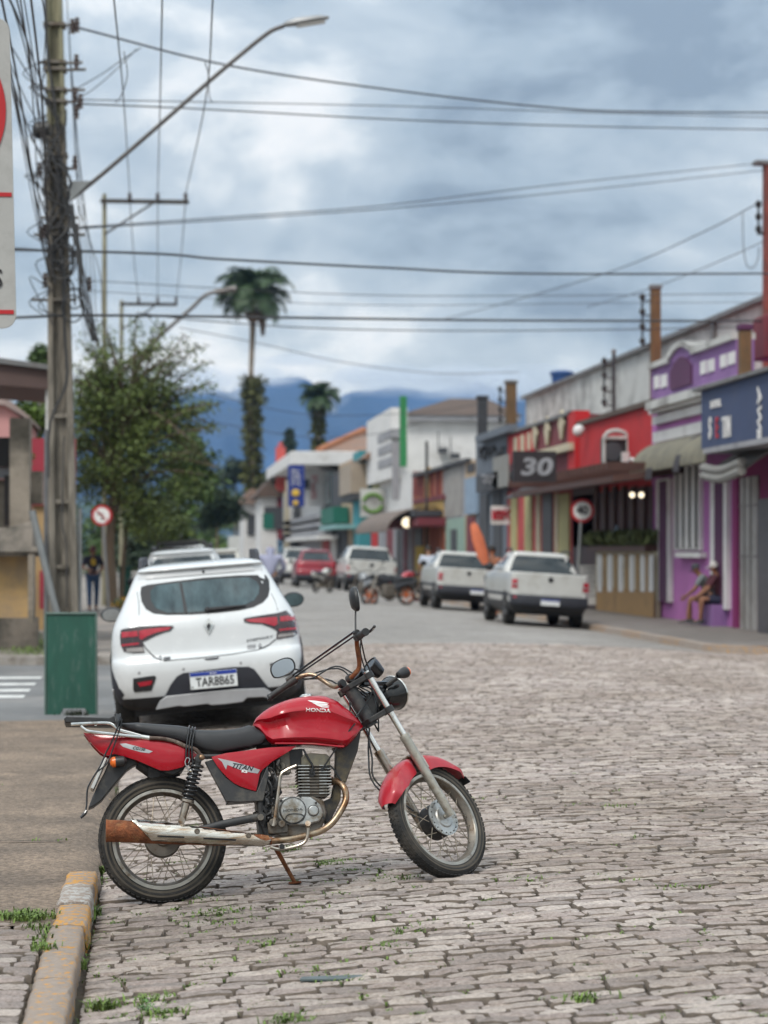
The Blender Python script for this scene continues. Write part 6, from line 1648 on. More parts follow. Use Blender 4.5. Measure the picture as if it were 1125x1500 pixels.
# 6 orange and ochre
f = Fac('orange_shop', 'rust orange and ochre striped shop in the middle of the row', 604, 649)
f.wall(684, W_orange, 8); f.band('roof_edge', 603, 650, 681, 686, W_dgrey, .25)
f.box('ochre_band', 604, 649, 731, 762, W_yell, .1, 0); f.band('rail', 604, 649, 724, 731, W_mar, .16)
for px in (606, 612, 618, 630, 640): f.box('rib', px - .7, px + .7, 690, 726, W_mar, .08, 0)
f.box('ochre_post', 622, 626, 684, 880, W_yell, .14, 0, ground_to=True)
for px in (630, 636.5, 643, 648): f.box('brown_stripe', px - 2, px + 2, 762, 870, W_brownw if False else W_orange, .12, 0, ground_to=True)
f.box('doorway', 606, 618, 768, 870, W_dark, .06, 0, ground_to=True); f.box('yellow_door', 608, 620, 800, 868, wallmat('yellow_paint', (.5, .33, .03)), .09, 0, ground_to=True)
f.band('shop_canopy', 560, 612, 758, 770, W_mar, 1.2)
m = MB(); p = onx(596, 765.5, f.U - 1.25); m.ball(p, .22, 10); m.build('globe_lamp', W_lamp, f.root)
# big white house with brown tiles behind
f = Fac('white_house', 'big white house with brown tiled hip roof behind the shops', 596, 750, 18)
d = 128; a, b = at(597, 617, d), at(752, 617, d)
m = MB(); m.box((a.x, a.y, 0), (b.x, a.y + 12, a.z)); m.build('wall', W_whit, f.root, smooth=0)
m = MB(); m.box((a.x - .4, a.y - .5, a.z), (b.x + .4, a.y + 12.5, a.z + .32)); m.build('eaves', W_greyl, f.root, smooth=0)
zr = at(700, 586, d).z - a.z; m = MB(); x0, x1, y0, y1, z = a.x - .5, b.x + .5, a.y - .6, a.y + 12.6, a.z + .32
xm0, xm1 = at(672, 600, d).x, at(760, 600, d).x
m.add([(x0, y0, z), (x1, y0, z), (x1, y1, z), (x0, y1, z), (xm0, y0 + 4, z + zr), (xm1 - 1.2, y0 + 4, z + zr)], [(0, 1, 5, 4), (1, 2, 5), (2, 3, 4, 5), (3, 0, 4), (0, 3, 2, 1)])
m.build('roof', W_tile, f.root, smooth=0)
for px, py in ((642, 656), (660, 664)):
    q = at(px, py, d - .2); m = MB(); m.box((q.x, q.y - .2, q.z - .3), (q.x + .5, q.y + .2, q.z)); m.tube([q, q + V3((0, 0, .9))], .03, 5); m.build('wall_bracket', W_dgrey, f.root, smooth=0)
# 7 white slab building with green fin
f = Fac('white_slab_building', 'tall pale building with a green vertical fin', 549, 604)
f.wall(690, W_whit, 7, 552, 604)
m = MB(); m.box((f.U - .5, f.v(588), f.z(588, 700)), (f.U + .3, f.v(551), f.z(588, 597))); m.build('upper_wall', W_whit, f.root, smooth=0)
f.front('green_fin', 587, 596, 580, 683, W_green, .6); f.front('grey_strip', 575, 585, 648, 732, W_greyl, .3, 102)
for py in (628, 648, 668): f.box('window_band', 553, 573, py, py + 12, W_greyl, .55, 0)
f.band('canopy', 552, 606, 747, 756, W_dgrey, 1.3); f.box('shop_front', 553, 603, 760, 860, W_greyl, .06, 0, ground_to=True); f.box('door', 580, 587, 775, 860, W_dark, .09, 0, ground_to=True); f.box('door', 566, 575, 775, 860, W_mar, .09, 0, ground_to=True); f.box('door', 590, 597, 775, 860, W_mar, .09, 0, ground_to=True)
# 8 lime house with oval green sign
f = Fac('lime_house', 'lime green house with an oval green sign and a curved brown awning', 527, 553, 11.6)
f.wall(672, W_lime, .4); m = MB(); zz = f.z(553, 672); m.prism([V3((f.U - .8, f.v(554), zz)), V3((f.U + .5, f.v(554), zz + .1)), V3((f.U + .4, f.v(554), zz + 1.1))], V3((0, f.v(527) - f.v(554), 0))); m.build('roof', W_tileo, f.root, smooth=0)
sg = f.front('sign_board', 528, 565, 716, 757, W_weath, .3)
d_, y_ = f.last; p0 = at(546, 737, d_); p0.y = y_ - .03
m = MB(); hh = 16 * d_ / FOC; ww = 14 * d_ / FOC
for k0, k1 in ((1, 12), (13, 24)): m.tube([p0 + V3((ww * math.cos(2 * PI * k / 24), 0, hh * .8 * math.sin(2 * PI * k / 24))) for k in range(k0, k1)], hh * .17, 6)
m.build('oval_emblem', wallmat('sign_green', (.12, .24, .04)), sg, smooth=0)
f.awning('brown_awning', 520, 566, 752, 778, 2.2, (pm('brown_awning', (.15, .115, .095), .8, var=.2, sc=1),), 1, .1)
f.box('shop_front', 528, 552, 780, 862, W_red, .05, 0, ground_to=True); f.box('poster', 533, 546, 806, 830, W_whit, .1, 0)
# 9 teal pier, beige front
f = Fac('teal_building', 'narrow building with a teal pier', 516, 528, 11.4)
f.wall(668, W_beige, 8); f.box('teal_pier', 517, 526, 660, 860, W_teal, .5, .3, ground_to=True); f.box('yellow_pilaster', 526, 529, 760, 860, W_yell, .3, 0, ground_to=True)
f = Fac('beige_building', 'beige upper storey jutting over a dark ground floor', 497, 517, 11.3)
f.wall(672, W_beige, 8); f.box('upper_panel', 497, 514, 678, 722, wallmat('stone_clad', (.34, .28, .22), (.25, .2, .16), .4), .9, 0); f.band('ledge', 496, 517, 722, 732, W_dgrey, .8); f.box('ground_front', 499, 508, 770, 850, W_dgrey, .06, 0, ground_to=True)
f = Fac('dark_glass_building', 'dark glazed building with a green balcony', 469, 498, 11.2)
f.wall(690, W_dgrey, 8); f.box('green_balcony', 470, 488, 742, 766, wallmat('dark_green', (.01, .12, .085)), .9, 0); f.box('window', 474, 484, 690, 738, pm('teal_window', (.035, .075, .08), .1, var=.3, sc=.5), .08, 0)
f.band('teal_canopy', 468, 492, 768, 774, pm('pale_teal', (.22, .40, .40), .6), 1.4); f.box('shop_front', 458, 482, 776, 846, W_redp, .06, 0, ground_to=True); f.box('white_door', 484, 492, 784, 846, W_whit, .07, 0, ground_to=True)
# tile roof behind
f = Fac('tiled_house', 'house with broad orange grey tiled roof behind the teal pier', 463, 552, 19)
d = 168; a, b = at(466, 662, d), at(566, 662, d); zr = at(549, 626, d).z
m = MB(); m.box((a.x + .4, a.y, 0), (b.x - .4, a.y + 14, a.z)); m.build('wall', W_beige, f.root, smooth=0)
m = MB(); xr = at(543, 626, d).x; m.add([(a.x, a.y - .6, a.z), (b.x, a.y - .6, a.z), (b.x, a.y + 14, a.z), (a.x, a.y + 14, a.z), (xr, a.y + 5, zr), (b.x - 1.5, a.y + 5, zr)], [(0, 1, 5, 4), (1, 2, 5), (2, 3, 4, 5), (3, 0, 4), (0, 3, 2, 1)]); m.build('roof', W_tileo, f.root, smooth=0)
m = MB(); m.tube([V3((a.x, a.y - .6, a.z + .05)), V3((xr, a.y + 5, zr + .05))], .3, 6); m.build('roof_ridge', wallmat('terracotta', (.33, .13, .06)), f.root)
# 10 white modern building with the blue vertical sign
f = Fac('white_modern_building', 'white building with wide flat roof and grey balconies far down the street', 421, 470, 11)
f.wall(688, W_whit, 9, 424, 470)
zz = f.z(470, 664); m = MB(); m.box((f.U - 2.2, f.v(472) - 2, zz - .9), (f.U + 16, f.v(430), zz)); m.build('flat_roof', W_whit, f.root, smooth=0, bevel=.05)
sg = f.front('sign_panel', 444, 470, 686, 741, W_whit, .4); glyphs(f, 457, 464, 696, 732, MATS['banner_red'], 0, sg, 6, 12, True, True)
f.front('window', 446, 453, 702, 716, W_dgrey, .1, f.last[0] - .2)
bs = f.front('blue_sign', 422, 446, 681, 742, pm('blue_sign', (.012, .03, .20), .45, var=.1), .4, f.last[0] - 6)
glyphs(f, 428, 439, 687, 712, W_whit, 0, bs, 4, 14, True, True); m = MB(); p = at(433, 722, f.last[0]); p.y = f.last[1] - .05; m.ball(p, (.27, .04, .24), 14); m.ball(p + V3((.0, .0, -.65)), (.2, .04, .18), 10); m.build('yellow_disc', wallmat('sign_yellow', (.65, .42, .05)), bs)
for py in (752, 764, 776): f.box('balcony', 412, 468, py, py + 7, W_greyl, .8, 0)
f.band('canopy', 411, 466, 784, 790, W_whit, 1.2); f.box('shop_front', 424, 468, 792, 845, W_greyl, .05, 0, ground_to=True)
f = Fac('cream_tower', 'cream wall with a coral red fin beside the blue sign', 404, 423, 11)
f.wall(690, W_cream, 3, 415, 423); f.front('coral_fin', 404, 418, 655, 720, W_fin, .5, 178); f.front('coral_fin', 408, 414, 648, 656, W_fin, .5, 178); f.front('coral_lower', 406, 414, 719, 790, W_mar, .5, 178)
f = Fac('white_cottage', 'small white house at the end of the street', 356, 406, 9.0)
y0 = at(400, 800, 178).y
for (xa, xb, d, pt, tile) in ((382, 406, 178, 728, True), (357, 385, 190, 738, False)):
    a, b = at(xa, pt, d), at(xb, pt, d)
    m = MB(); m.box((a.x, a.y, 0), (b.x, a.y + 10, a.z)); m.build('wall', W_whit, f.root, smooth=0)
    m = MB(); m.prism([V3((a.x - .5, a.y - .5, a.z)), V3((b.x + .5, a.y - .5, a.z)), V3(((a.x + b.x) / 2, a.y - .5, a.z + 1.3))], V3((0, 11, 0))); m.build('roof', W_tile if tile else W_tileo, f.root, smooth=0)
    for k in range(2):
        q = at(xa + 5 + k * 9, pt + 22, d - .15); m = MB(); m.box((q.x, q.y, q.z - 1.3), (q.x + .9, q.y + .1, q.z + .4)); m.build('window', W_dgrey, f.root, smooth=0)
q = at(389, 752, 175); m = MB(); m.box((q.x - .2, q.y, q.z - 1.2), (q.x + .6, q.y + .3, q.z)); m.build('green_sign', wallmat('dark_green', (.01, .12, .085)), f.root, smooth=0)
# ------------------------------------------------------------------ pavement, kerb and side street on the left
M_conc = pm('pebbled_concrete', (.20, .152, .116), .85, var=.25, sc=1.1, bump=.7, bsc=75, dirt=(.125, .096, .075), dsc=1.6, damt=.46)
def grit(m):
    nt = m.node_tree; N = nt.nodes; K = nt.links; b = N['Principled BSDF']; tc = N.new('ShaderNodeTexCoord')
    src = b.inputs['Base Color'].links[0].from_socket
    vo = N.new('ShaderNodeTexVoronoi'); vo.inputs['Scale'].default_value = 60; K.new(tc.outputs['Object'], vo.inputs['Vector'])
    r = N.new('ShaderNodeValToRGB'); r.color_ramp.elements[0].position = 0; r.color_ramp.elements[1].position = 1; r.color_ramp.elements[0].color = (.55, .53, .5, 1); r.color_ramp.elements[1].color = (1.6, 1.58, 1.5, 1)
    sp = N.new('ShaderNodeSeparateXYZ'); K.new(vo.outputs['Color'], sp.inputs[0]); K.new(sp.outputs[0], r.inputs[0])
    mx = N.new('ShaderNodeMixRGB'); mx.blend_type = 'MULTIPLY'; mx.inputs[0].default_value = .8; K.new(src, mx.inputs[1]); K.new(r.outputs[0], mx.inputs[2]); K.new(mx.outputs[0], b.inputs['Base Color'])
grit(M_conc)
KH = .10
ZK = road_z(-.3) + KH
M_asph = pm('asphalt', (.155, .155, .155), .85, var=.2, sc=.7, bump=.5, bsc=60, dirt=(.23, .22, .21), dsc=.5, damt=.42)
sheet('pavement', -9, -.46, 10.12, 22.3, lambda u, v: ZK - .006 + .012 * math.sin(u * 3 + v) * .3, M_conc, 24, 24)
sheet('pavement', -9, -.46, 3.0, 10.12, lambda u, v: ZK - .035, M_joint, 12, 8)
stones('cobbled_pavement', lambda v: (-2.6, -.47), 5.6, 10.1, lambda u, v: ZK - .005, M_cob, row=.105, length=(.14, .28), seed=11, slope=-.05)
sheet('side_street', -60, -.32, 22.3, 35.2, lambda u, v: -.025, M_asph, 30, 8)
sheet('pavement', -60, -.46, 35.2, 300, lambda u, v: ZK + .02, pm('far_concrete', (.24, .21, .185), .85, var=.25, sc=.6, dirt=(.15, .13, .11), dsc=.5), 12, 30)
m = MB(); m.box((-60, 34.95, -.3), (-.32, 35.2, ZK + .024)); m.box((-.46, 35.2, -.3), (-.32, 300, ZK + .024)); struct(m.build('kerb', M_kerb, smooth=0))
m = MB()
for k, y in enumerate((27.3, 28.5, 29.8, 31.3)): m.box((-7.5, y, -.03), (-1.55, y + .45, -.021))
struct(m.build('crosswalk_marking', pm('road_paint', (.62, .62, .60), .8, var=.12, sc=3, dirt=(.25, .25, .24), dsc=2.5, damt=.44), smooth=0))
# kerb stones, near stretch painted yellow and white
M_nkerb = yellow_kerb_mat('yellow_white_near_kerb', 1.1, .818, .035)
M_bkerb = yellow_kerb_mat('worn_yellow_kerb', 60.0, .0, -.02)
def kerb_run(v0, v1, ln, mat, seed, h=KH, cx=-.385, w=.15):
    rnd = random.Random(seed); m = MB(); v = v0
    while v < v1 - .05:
        l_ = min(ln * rnd.uniform(.85, 1.15), v1 - v); rings = []
        n = max(3, int(l_ / .05)); dx = rnd.gauss(0, .001); dz = rnd.gauss(0, .003)
        for k in range(n + 1):
            y = v + .002 + (l_ - .004) * k / n; e = .012 if k in (0, n) else 0
            J = lambda s=.002: rnd.gauss(0, s)
            x0, x1, zt = cx - w / 2 + dx + J(), cx + w / 2 + dx + J(), road_z(-.3) + h + dz - e * .6
            rings.append([V3((x0, y, -.25)), V3((x0 + e * .4, y, zt - .015)), V3((x0 + .016, y, zt + J(.002))), V3(((x0 + x1) / 2, y, zt + .003 + J(.002))), V3((x1 - .012, y, zt + J(.002))), V3((x1 - e * .3, y, zt - .014 + J(.002))), V3((x1 + J(.004), y, zt - .07)), V3((x1, y, -.25))])
        m.loft(rings); v += l_
    o = m.build('kerb', mat, smooth=55); return struct(o)
kerb_run(5.5, 10.1, 1.15, M_bkerb, 3, cx=-.388); kerb_run(10.1, 11.75, .55, M_nkerb, 5, h=KH + .012, cx=-.375); kerb_run(14.3, 15.7, .6, M_nkerb, 7, h=.05, cx=-.375); kerb_run(18.2, 22.2, .9, M_nkerb, 8, h=.05, cx=-.375)
# lowered slab edge beyond the painted stones
vs = []; NV = 60
for k in range(NV + 1):
    y = 11.76 + (22.3 - 11.76) * k / NV; vs += [(-.47, y, ZK - .004), (-.38, y, ZK - .016), (-.30 + .012 * math.sin(k * 1.3), y, ZK - .055), (-.285 + .012 * math.sin(k * 1.3), y, -.12)]
m = MB(); m.add(vs, [(k * 4 + j, k * 4 + j + 1, k * 4 + j + 5, k * 4 + j + 4) for k in range(NV) for j in range(3)]); struct(m.build('pavement', M_conc, smooth=60))
m = MB(); m.add([(-.47, 10.1, ZK - .006), (-.44, 10.1, ZK - .006), (-.44, 11.78, ZK - .006), (-.47, 11.78, ZK - .006)], [(0, 1, 2, 3)]); struct(m.build('pavement', M_conc, smooth=0))
# open slab joints and cracks in the concrete
M_gap = pm('joint_dirt', (.045, .038, .028), .95, var=.4, sc=9)
rnd = random.Random(41); jt = []
for (v, ua, ub) in ((13.05, -3.2, -.47), (16.1, -3.6, -1.1), (19.2, -4, -.47)):
    m = MB(); n = 40; vs = []
    for k in range(n + 1):
        u = ua + (ub - ua) * k / n; c = v + rnd.gauss(0, .006); h = rnd.uniform(.006, .014); vs += [(u, c - h, ZK + .002), (u, c + h, ZK + .002)]
        if v == 16.1 or rnd.random() < .2: jt.append((V3((u, c, ZK)), 8, .02, .018))
    m.add(vs, [(2 * k, 2 * k + 2, 2 * k + 3, 2 * k + 1) for k in range(n)]); struct(m.build('pavement_joint', M_gap, smooth=0))
for s_ in range(3):
    m = MB(); u, v = rnd.uniform(-1.5, -.7), rnd.uniform(10.6, 12.5); vs = []
    for k in range(26):
        h = .003 + .004 * rnd.random(); vs += [(u, v - h, ZK + .0015), (u, v + h, ZK + .0015)]; u -= rnd.uniform(.02, .07); v += rnd.gauss(.012, .03)
    m.add(vs, [(2 * k, 2 * k + 2, 2 * k + 3, 2 * k + 1) for k in range(25)]); struct(m.build('pavement_crack', M_gap, smooth=0))
# ------------------------------------------------------------------ weeds and grass between the stones
M_grass = pm('grass_blades', (.12, .185, .036), .6, var=.35, sc=9, island=.5)
def tufts(name, spots, seed, mat, kind='stuff'):
    rnd = random.Random(seed); m = MB()
    for (p, n, sp, h) in spots:
        for k in range(n):
            q = p + V3((rnd.gauss(0, sp), rnd.gauss(0, sp * .8), 0)); q.z = (road_z(q.x) - .012) if q.x > -.3 else q.z
            a = rnd.uniform(0, 2 * PI); d = V3((math.cos(a), math.sin(a), 0)); hh = h * rnd.uniform(.5, 1.3); w_ = V3((-d.y, d.x, 0)) * rnd.uniform(.002, .006)
            mid = q + d * hh * .3 + V3((0, 0, hh * .7)); tip = q + d * hh * .9 + V3((0, 0, hh * rnd.uniform(.6, 1.0)))
            m.add([q - w_, q + w_, mid + w_ * .8, mid - w_ * .8, tip], [(0, 1, 2, 3), (3, 2, 4)])
    o = m.build(name, mat, smooth=0); o['kind'] = kind; return o
rnd = random.Random(21); spots = []
def gp(px, py): return ground(px, py, road_z(max(-.3, ground(px, py, 0).x)) - .01)
for (px, py, n, sp, h) in ((480, 1266, 90, .06, .022), (497, 1263, 50, .05, .018), (520, 1277, 40, .05, .02), (575, 1288, 60, .09, .018), (320, 1340, 80, .09, .022), (340, 1352, 60, .08, .02), (380, 1385, 40, .06, .02), (430, 1155, 40, .05, .02), (600, 1365, 40, .05, .02), (560, 1390, 30, .05, .018),
        (860, 1465, 30, .04, .03), (500, 1440, 40, .05, .022), (420, 1500, 40, .05, .03), (445, 1425, 30, .05, .02), (570, 1345, 40, .06, .02), (120, 1360, 60, .02, .045), (128, 1345, 60, .025, .05), (112, 1390, 60, .02, .05), (110, 1420, 40, .02, .04), (150, 1280, 50, .02, .04), (152, 1240, 40, .02, .04), (160, 1165, 40, .03, .05), (220, 1470, 60, .05, .03), (240, 1490, 40, .04, .03), (150, 1480, 60, .03, .04), (700, 1170, 30, .06, .02), (900, 1180, 30, .06, .02), (1000, 1300, 30, .05, .02), (760, 1290, 40, .06, .018), (300, 1320, 40, .05, .02), (420, 1248, 50, .03, .03)):
    spots.append((gp(px, py), int(n * 2.2), sp, h * 1.2))
for k in range(420):
    px, py = rnd.uniform(100, 1120), 1110 + 390 * rnd.random() ** .8
    if rnd.random() < (.9 if px < 620 else .35): spots.append((gp(px, py), rnd.randint(6, 26), rnd.uniform(.015, .05), rnd.uniform(.012, .024)))
tufts('grass', spots, 5, M_grass)
sp2 = []
for k in range(26):
    p = ground(rnd.uniform(0, 62), rnd.uniform(1338, 1350), ZK); sp2.append((p, 14, .03, .03))
for k in range(16):
    p = ground(rnd.uniform(52, 70), rnd.uniform(1340, 1400), ZK); sp2.append((p, 12, .03, .03))
for k in range(40):
    p = ground(rnd.uniform(28, 62), rnd.uniform(932, 962), ZK); sp2.append((p, 40, .18, .10))
tufts('grass', sp2 + jt, 6, M_grass)
# broad-leaved weeds at the kerb foot
rnd = random.Random(9); M_weed = pm('weed_leaf', (.06, .13, .025), .5, var=.3, sc=12, island=.4)
for (px, py, n, lab) in ((122, 1385, 40, 'broad leaved weed in the gutter below the yellow kerb end'), (133, 1342, 34, 'small weed tuft where the bare kerb meets the painted stones'), (150, 1272, 26, 'little weed squeezed between painted kerb and rear tyre'), (215, 1482, 26, 'low weed among the cobbles at the bottom edge')):
    m = MB(); p0 = gp(px, py)
    for k in range(n):
        q = p0 + V3((rnd.gauss(0, .025), rnd.gauss(0, .07), rnd.uniform(0, .035))); a = rnd.uniform(0, 2 * PI); d = V3((math.cos(a), math.sin(a), rnd.uniform(-.1, .6))).normalized(); s_ = V3((-d.y, d.x, .2)).normalized(); l_ = rnd.uniform(.012, .028)
        m.add([q, q + d * l_ * .5 + s_ * l_ * .35, q + d * l_, q + d * l_ * .5 - s_ * l_ * .35], [(0, 1, 2, 3)])
        m.tube([p0 + V3((0, 0, -.01)), q], .0012, 4)
    tag(m.build('weed', M_weed, smooth=0), lab, 'weed')
m = MB(); p = gp(488, 1438); m.prism([p + V3((x, y, .008)) for x, y in ((-.13, -.03), (.02, -.045), (.13, -.02), (.11, .03), (-.05, .02), (-.12, .01))], V3((0, 0, .012)))
tag(m.build('slate_shard', pm('slate', (.085, .11, .115), .5, var=.2, sc=20), bevel=.003), 'grey green slate shard lying flat on the cobbles', 'stone')

# ------------------------------------------------------------------ green sandwich board
M_green = pm('green_board', (.008, .075, .050), .5, var=.2, sc=3, stretch=(3, 3, .7), dirt=(.06, .105, .09), dsc=6, damt=.40)
p = ground(103, 1049, ZK); t = thing('green_board', 'dark green folding board standing on the concrete pavement corner', 'board', (p.x, p.y, ZK))
d_ = proj(p)[2]; hw = 37.5 * d_ / FOC; H = at(103, 900, d_).z - ZK
for s_ in (-1, 1):
    b0 = p + V3((0, .10 + s_ * .16, 0)) if False else p + V3((0, .20 - s_ * .0 + (.0 if s_ < 0 else .34), 0)); dy = .10 * (1 if s_ < 0 else -1)
    P = [b0 + V3((-hw * .98, 0, 0)), b0 + V3((-hw * .4, 0, 0)), b0 + V3((-hw * .32, 0, .06)), b0 + V3((hw * .55, 0, .06)), b0 + V3((hw * .65, 0, 0)), b0 + V3((hw * .98, 0, 0)), b0 + V3((hw * .95, dy * 1.2, H)), b0 + V3((-hw, dy * 1.2, H))]
    for q in P[2:4]: q.y += dy * .07
    m = MB(); m.prism(P, V3((0, .016, 0))); m.build('board_panel', M_green, t, smooth=0)
b0 = p + V3((0, .20, 0)); fr = MB()
for a, b in (((-1.0, 0), (-1.02, 1)), ((1.0, 0), (.97, 1))): fr.tube([b0 + V3((a[0] * hw, -.006, 0)), b0 + V3((b[0] * hw, .114, H))], .012, 6)
fr.tube([b0 + V3((-1.02 * hw, .112, H)), b0 + V3((.97 * hw, .112, H))], .012, 6); fr.build('board_frame', pm('grey_green_frame', (.10, .15, .13), .6, metal=.2, var=.2), t)
sp3 = [(p + V3((.03 + .02 * k, .10, 0)), 50, .05, .06) for k in range(3)]
rnd = random.Random(2); m = MB()
for q0, n, sp, h in sp3:
    for k in range(n):
        q = q0 + V3((rnd.gauss(0, sp), rnd.gauss(0, sp * .5), 0)); a = rnd.uniform(0, 2 * PI); d = V3((math.cos(a), math.sin(a), 0)); w_ = V3((-d.y, d.x, 0)) * .006; hh = h * rnd.uniform(.4, 1.2)
        m.add([q - w_, q + w_, q + d * hh * .5 + V3((0, 0, hh))], [(0, 1, 2)])
tag(m.build('weed', pm('notch_shade_moss', (.018, .026, .010), .8, var=.5, sc=12, island=.5), smooth=0), 'dark mossy clump growing at the foot of the green board', 'weed')  # dark blades added for the shade in the board's foot notch, with moss

# ------------------------------------------------------------------ old wall, yellow house, pink house
W_ochre = pm('peeling_ochre_wall', (.47, .31, .145), .85, var=.15, sc=.9, bump=.3, bsc=14, dirt=(.36, .26, .16), dsc=1.3, damt=.48)
W_stone = pm('blackened_stone', (.21, .18, .15), .9, var=.4, sc=1.2, bump=.6, bsc=8, dirt=(.08, .072, .06), dsc=1.6, damt=.50)
W_stonel = pm('mossy_plaster', (.32, .275, .225), .9, var=.25, sc=1.4, bump=.5, bsc=9, dirt=(.13, .115, .09), dsc=1.2, damt=.47)
XL = -2.05
def lx(px, py): return onx(px, py, XL)
t = thing('old_wall', 'stained ochre garden wall with blackened stone coping', 'wall', (XL, 36, ZK))
wa = at(46, 900, 36.5); y0 = 36.5
def fbox(name, pxl, pxr, pt, pb, d, mat, parent, thick=.3, ground_to=False, bevel=0):
    a, b = at(pxl, pt, d), at(pxr, pb, d)
    return MB().box((a.x, a.y, ZK if ground_to else b.z), (b.x, a.y + thick, a.z)).build(name, mat, parent, smooth=0, bevel=bevel)
fbox('ochre_panel', -900, 41, 812, 915, 36.5, W_ochre, t, .35); fbox('plinth', -900, 50, 908, 965, 36.3, W_stone, t, .5, True)
fbox('corner_pier', 41, 49, 812, 912, 36.45, W_stonel, t, .6)
m = MB(); a, b = at(-900, 806, 36.2), at(52, 806, 36.2)
m.loft([[V3((x, a.y - .1, a.z - .1)), V3((x, a.y - .16, a.z - .02)), V3((x, a.y - .08, a.z + .06)), V3((x, a.y + .2, a.z + dz)), V3((x, a.y + .6, a.z + dz)), V3((x, a.y + .6, a.z - .1))] for x, dz in ((a.x, .35), (b.x - .5, .36), (b.x - .1, .48), (b.x, .1))])
m.build('coping', W_stone, t, smooth=40)
# ruined masonry above
t = thing('ruined_house', 'ruined stone house with window hole behind the ochre garden wall', 'building', (-4, 40, ZK))
fbox('pier', 14, 43, 612, 800, 39, W_stonel, t, .8); fbox('pier', -900, 10, 700, 770, 39, W_stonel, t, .5)
fbox('stone_band', -900, 24, 682, 698, 38.8, W_greyl, t, .5); fbox('window_hole', -100, 13, 640, 684, 39.6, W_dark, t, .2); fbox('window_hole', 6, 15, 696, 770, 39.5, W_dark, t, .2)
fbox('plaster_patch', 40, 62, 690, 738, 39.5, W_stonel, t, .5); fbox('lintel', -900, 18, 770, 806, 38.9, W_stone, t, .4)
fbox('base_wall', -900, 44, 770, 900, 39.4, W_stonel, t, .3, True)
W_pink = wallmat('pink_wall', (.56, .28, .27), (.38, .20, .18), .40)
t = thing('pink_house', 'pale pink house rising behind the ruined masonry', 'building', (-6, 52, ZK))
m = MB(); a, b = at(-900, 588, 52), at(34, 588, 52); m.prism([V3((a.x, a.y, 0)), V3((b.x, a.y, 0)), V3((b.x, a.y, at(0, 612, 52).z)), V3((b.x - .5, a.y, b.z)), V3((a.x, a.y, at(0, 560, 52).z))], V3((0, 5, 0))); m.build('wall', W_pink, t, smooth=0)
m = MB(); m.prism([V3((a.x, a.y - .2, at(0, 560, 52).z)), V3((b.x - .5, a.y - .2, b.z)), V3((b.x + .1, a.y - .2, at(0, 612, 52).z)), V3((b.x + .1, a.y - .2, at(0, 607, 52).z)), V3((b.x - .4, a.y - .2, b.z + .12)), V3((a.x, a.y - .2, at(0, 553, 52).z))], V3((0, 5.4, 0))); m.build('roof', pm('pink_grey_tiles', (.34, .26, .24), .8, var=.25, sc=2, bump=.4, bsc=10), t, smooth=0)
t = thing('red_house', 'narrow red and ochre house behind the utility pole', 'building', (-4, 46, ZK))
fbox('red_wall', 46, 110, 642, 740, 46, wallmat('crimson_wall', (.34, .035, .055), (.23, .03, .045), .4), t, .4); fbox('ochre_wall', 48, 110, 728, 920, 46.1, W_ochre, t, .4, True); fbox('red_door', 58, 69, 836, 892, 45.9, MATS['crimson_wall'], t, .1)
# corrugated lean-to roof sticking in from the left
t = thing('carport_roof', 'brown fascia of a flat carport roof at the left edge', 'roof', (-5, 30, 0))
a, b = at(-700, 427, 37.5), at(76, 530, 37.5); c, d = at(-700, 506, 37.5), at(72, 565, 37.5)
m = MB(); m.prism([V3((a.x, a.y, a.z - .16)), V3((b.x, a.y, b.z - .08)), V3((d.x, a.y, d.z)), V3((c.x, a.y, c.z))], V3((0, 4, 0))); m.build('fascia', pm('brown_fascia', (.10, .062, .055), .7, var=.15, sc=1), t, smooth=0)
m = MB(); m.prism([V3((a.x, a.y - .1, a.z - .16)), V3((b.x + .02, a.y - .1, b.z - .08)), V3((b.x + .02, a.y - .1, b.z)), V3((a.x, a.y - .1, a.z))], V3((0, 4.2, 0))); m.build('roof_edge', W_metal, t, smooth=0)
m = MB(); q = at(71, 560, 38.4); m.box((q.x - .05, q.y, 0), (q.x + .05, q.y + .1, q.z)); m.build('roof_post', W_weath, t, smooth=0)
# slanted stay and grey tube beside the pole
a, b = at(47, 748, 35.5), at(76, 872, 35.5); m = MB(); m.tube([a, V3((b.x, b.y, b.z))], .055, 10); m.tube([b, V3((b.x + .25, b.y, ZK))], .055, 10)
tag(m.build('slanted_stay', MATS['galvanised']), 'slanted grey steel tube leaning against the utility pole', 'tube')

# ------------------------------------------------------------------ utility poles
M_pole = pm('weathered_concrete', (.225, .20, .165), .9, var=.3, sc=3, stretch=(4, 4, .5), bump=.5, bsc=30, dirt=(.10, .088, .07), dsc=2.5, damt=.46)
M_poleT = pm('lichened_concrete', (.27, .255, .17), .9, var=.3, sc=3, stretch=(3, 3, .5), bump=.5, bsc=30, dirt=(.14, .13, .09), dsc=2.5, damt=.46)
M_wire = pm('black_cable', (.040, .040, .042), .6, var=.2)
M_ins = pm('porcelain', (.07, .05, .045), .3, var=.3, coat=.4)
DP = 36.0
b0 = at(95, 951, DP); PX, PY = b0.x, b0.y
t = thing('utility_pole', 'tall weathered concrete utility pole wrapped in cables with a long street lamp arm', 'utility pole', (PX, PY, ZK)); upole = t
top = at(79, -40, DP)
def pcenter(z): k = (z - ZK) / (top.z - ZK); return V3((PX + (top.x - PX) * k, PY, z))
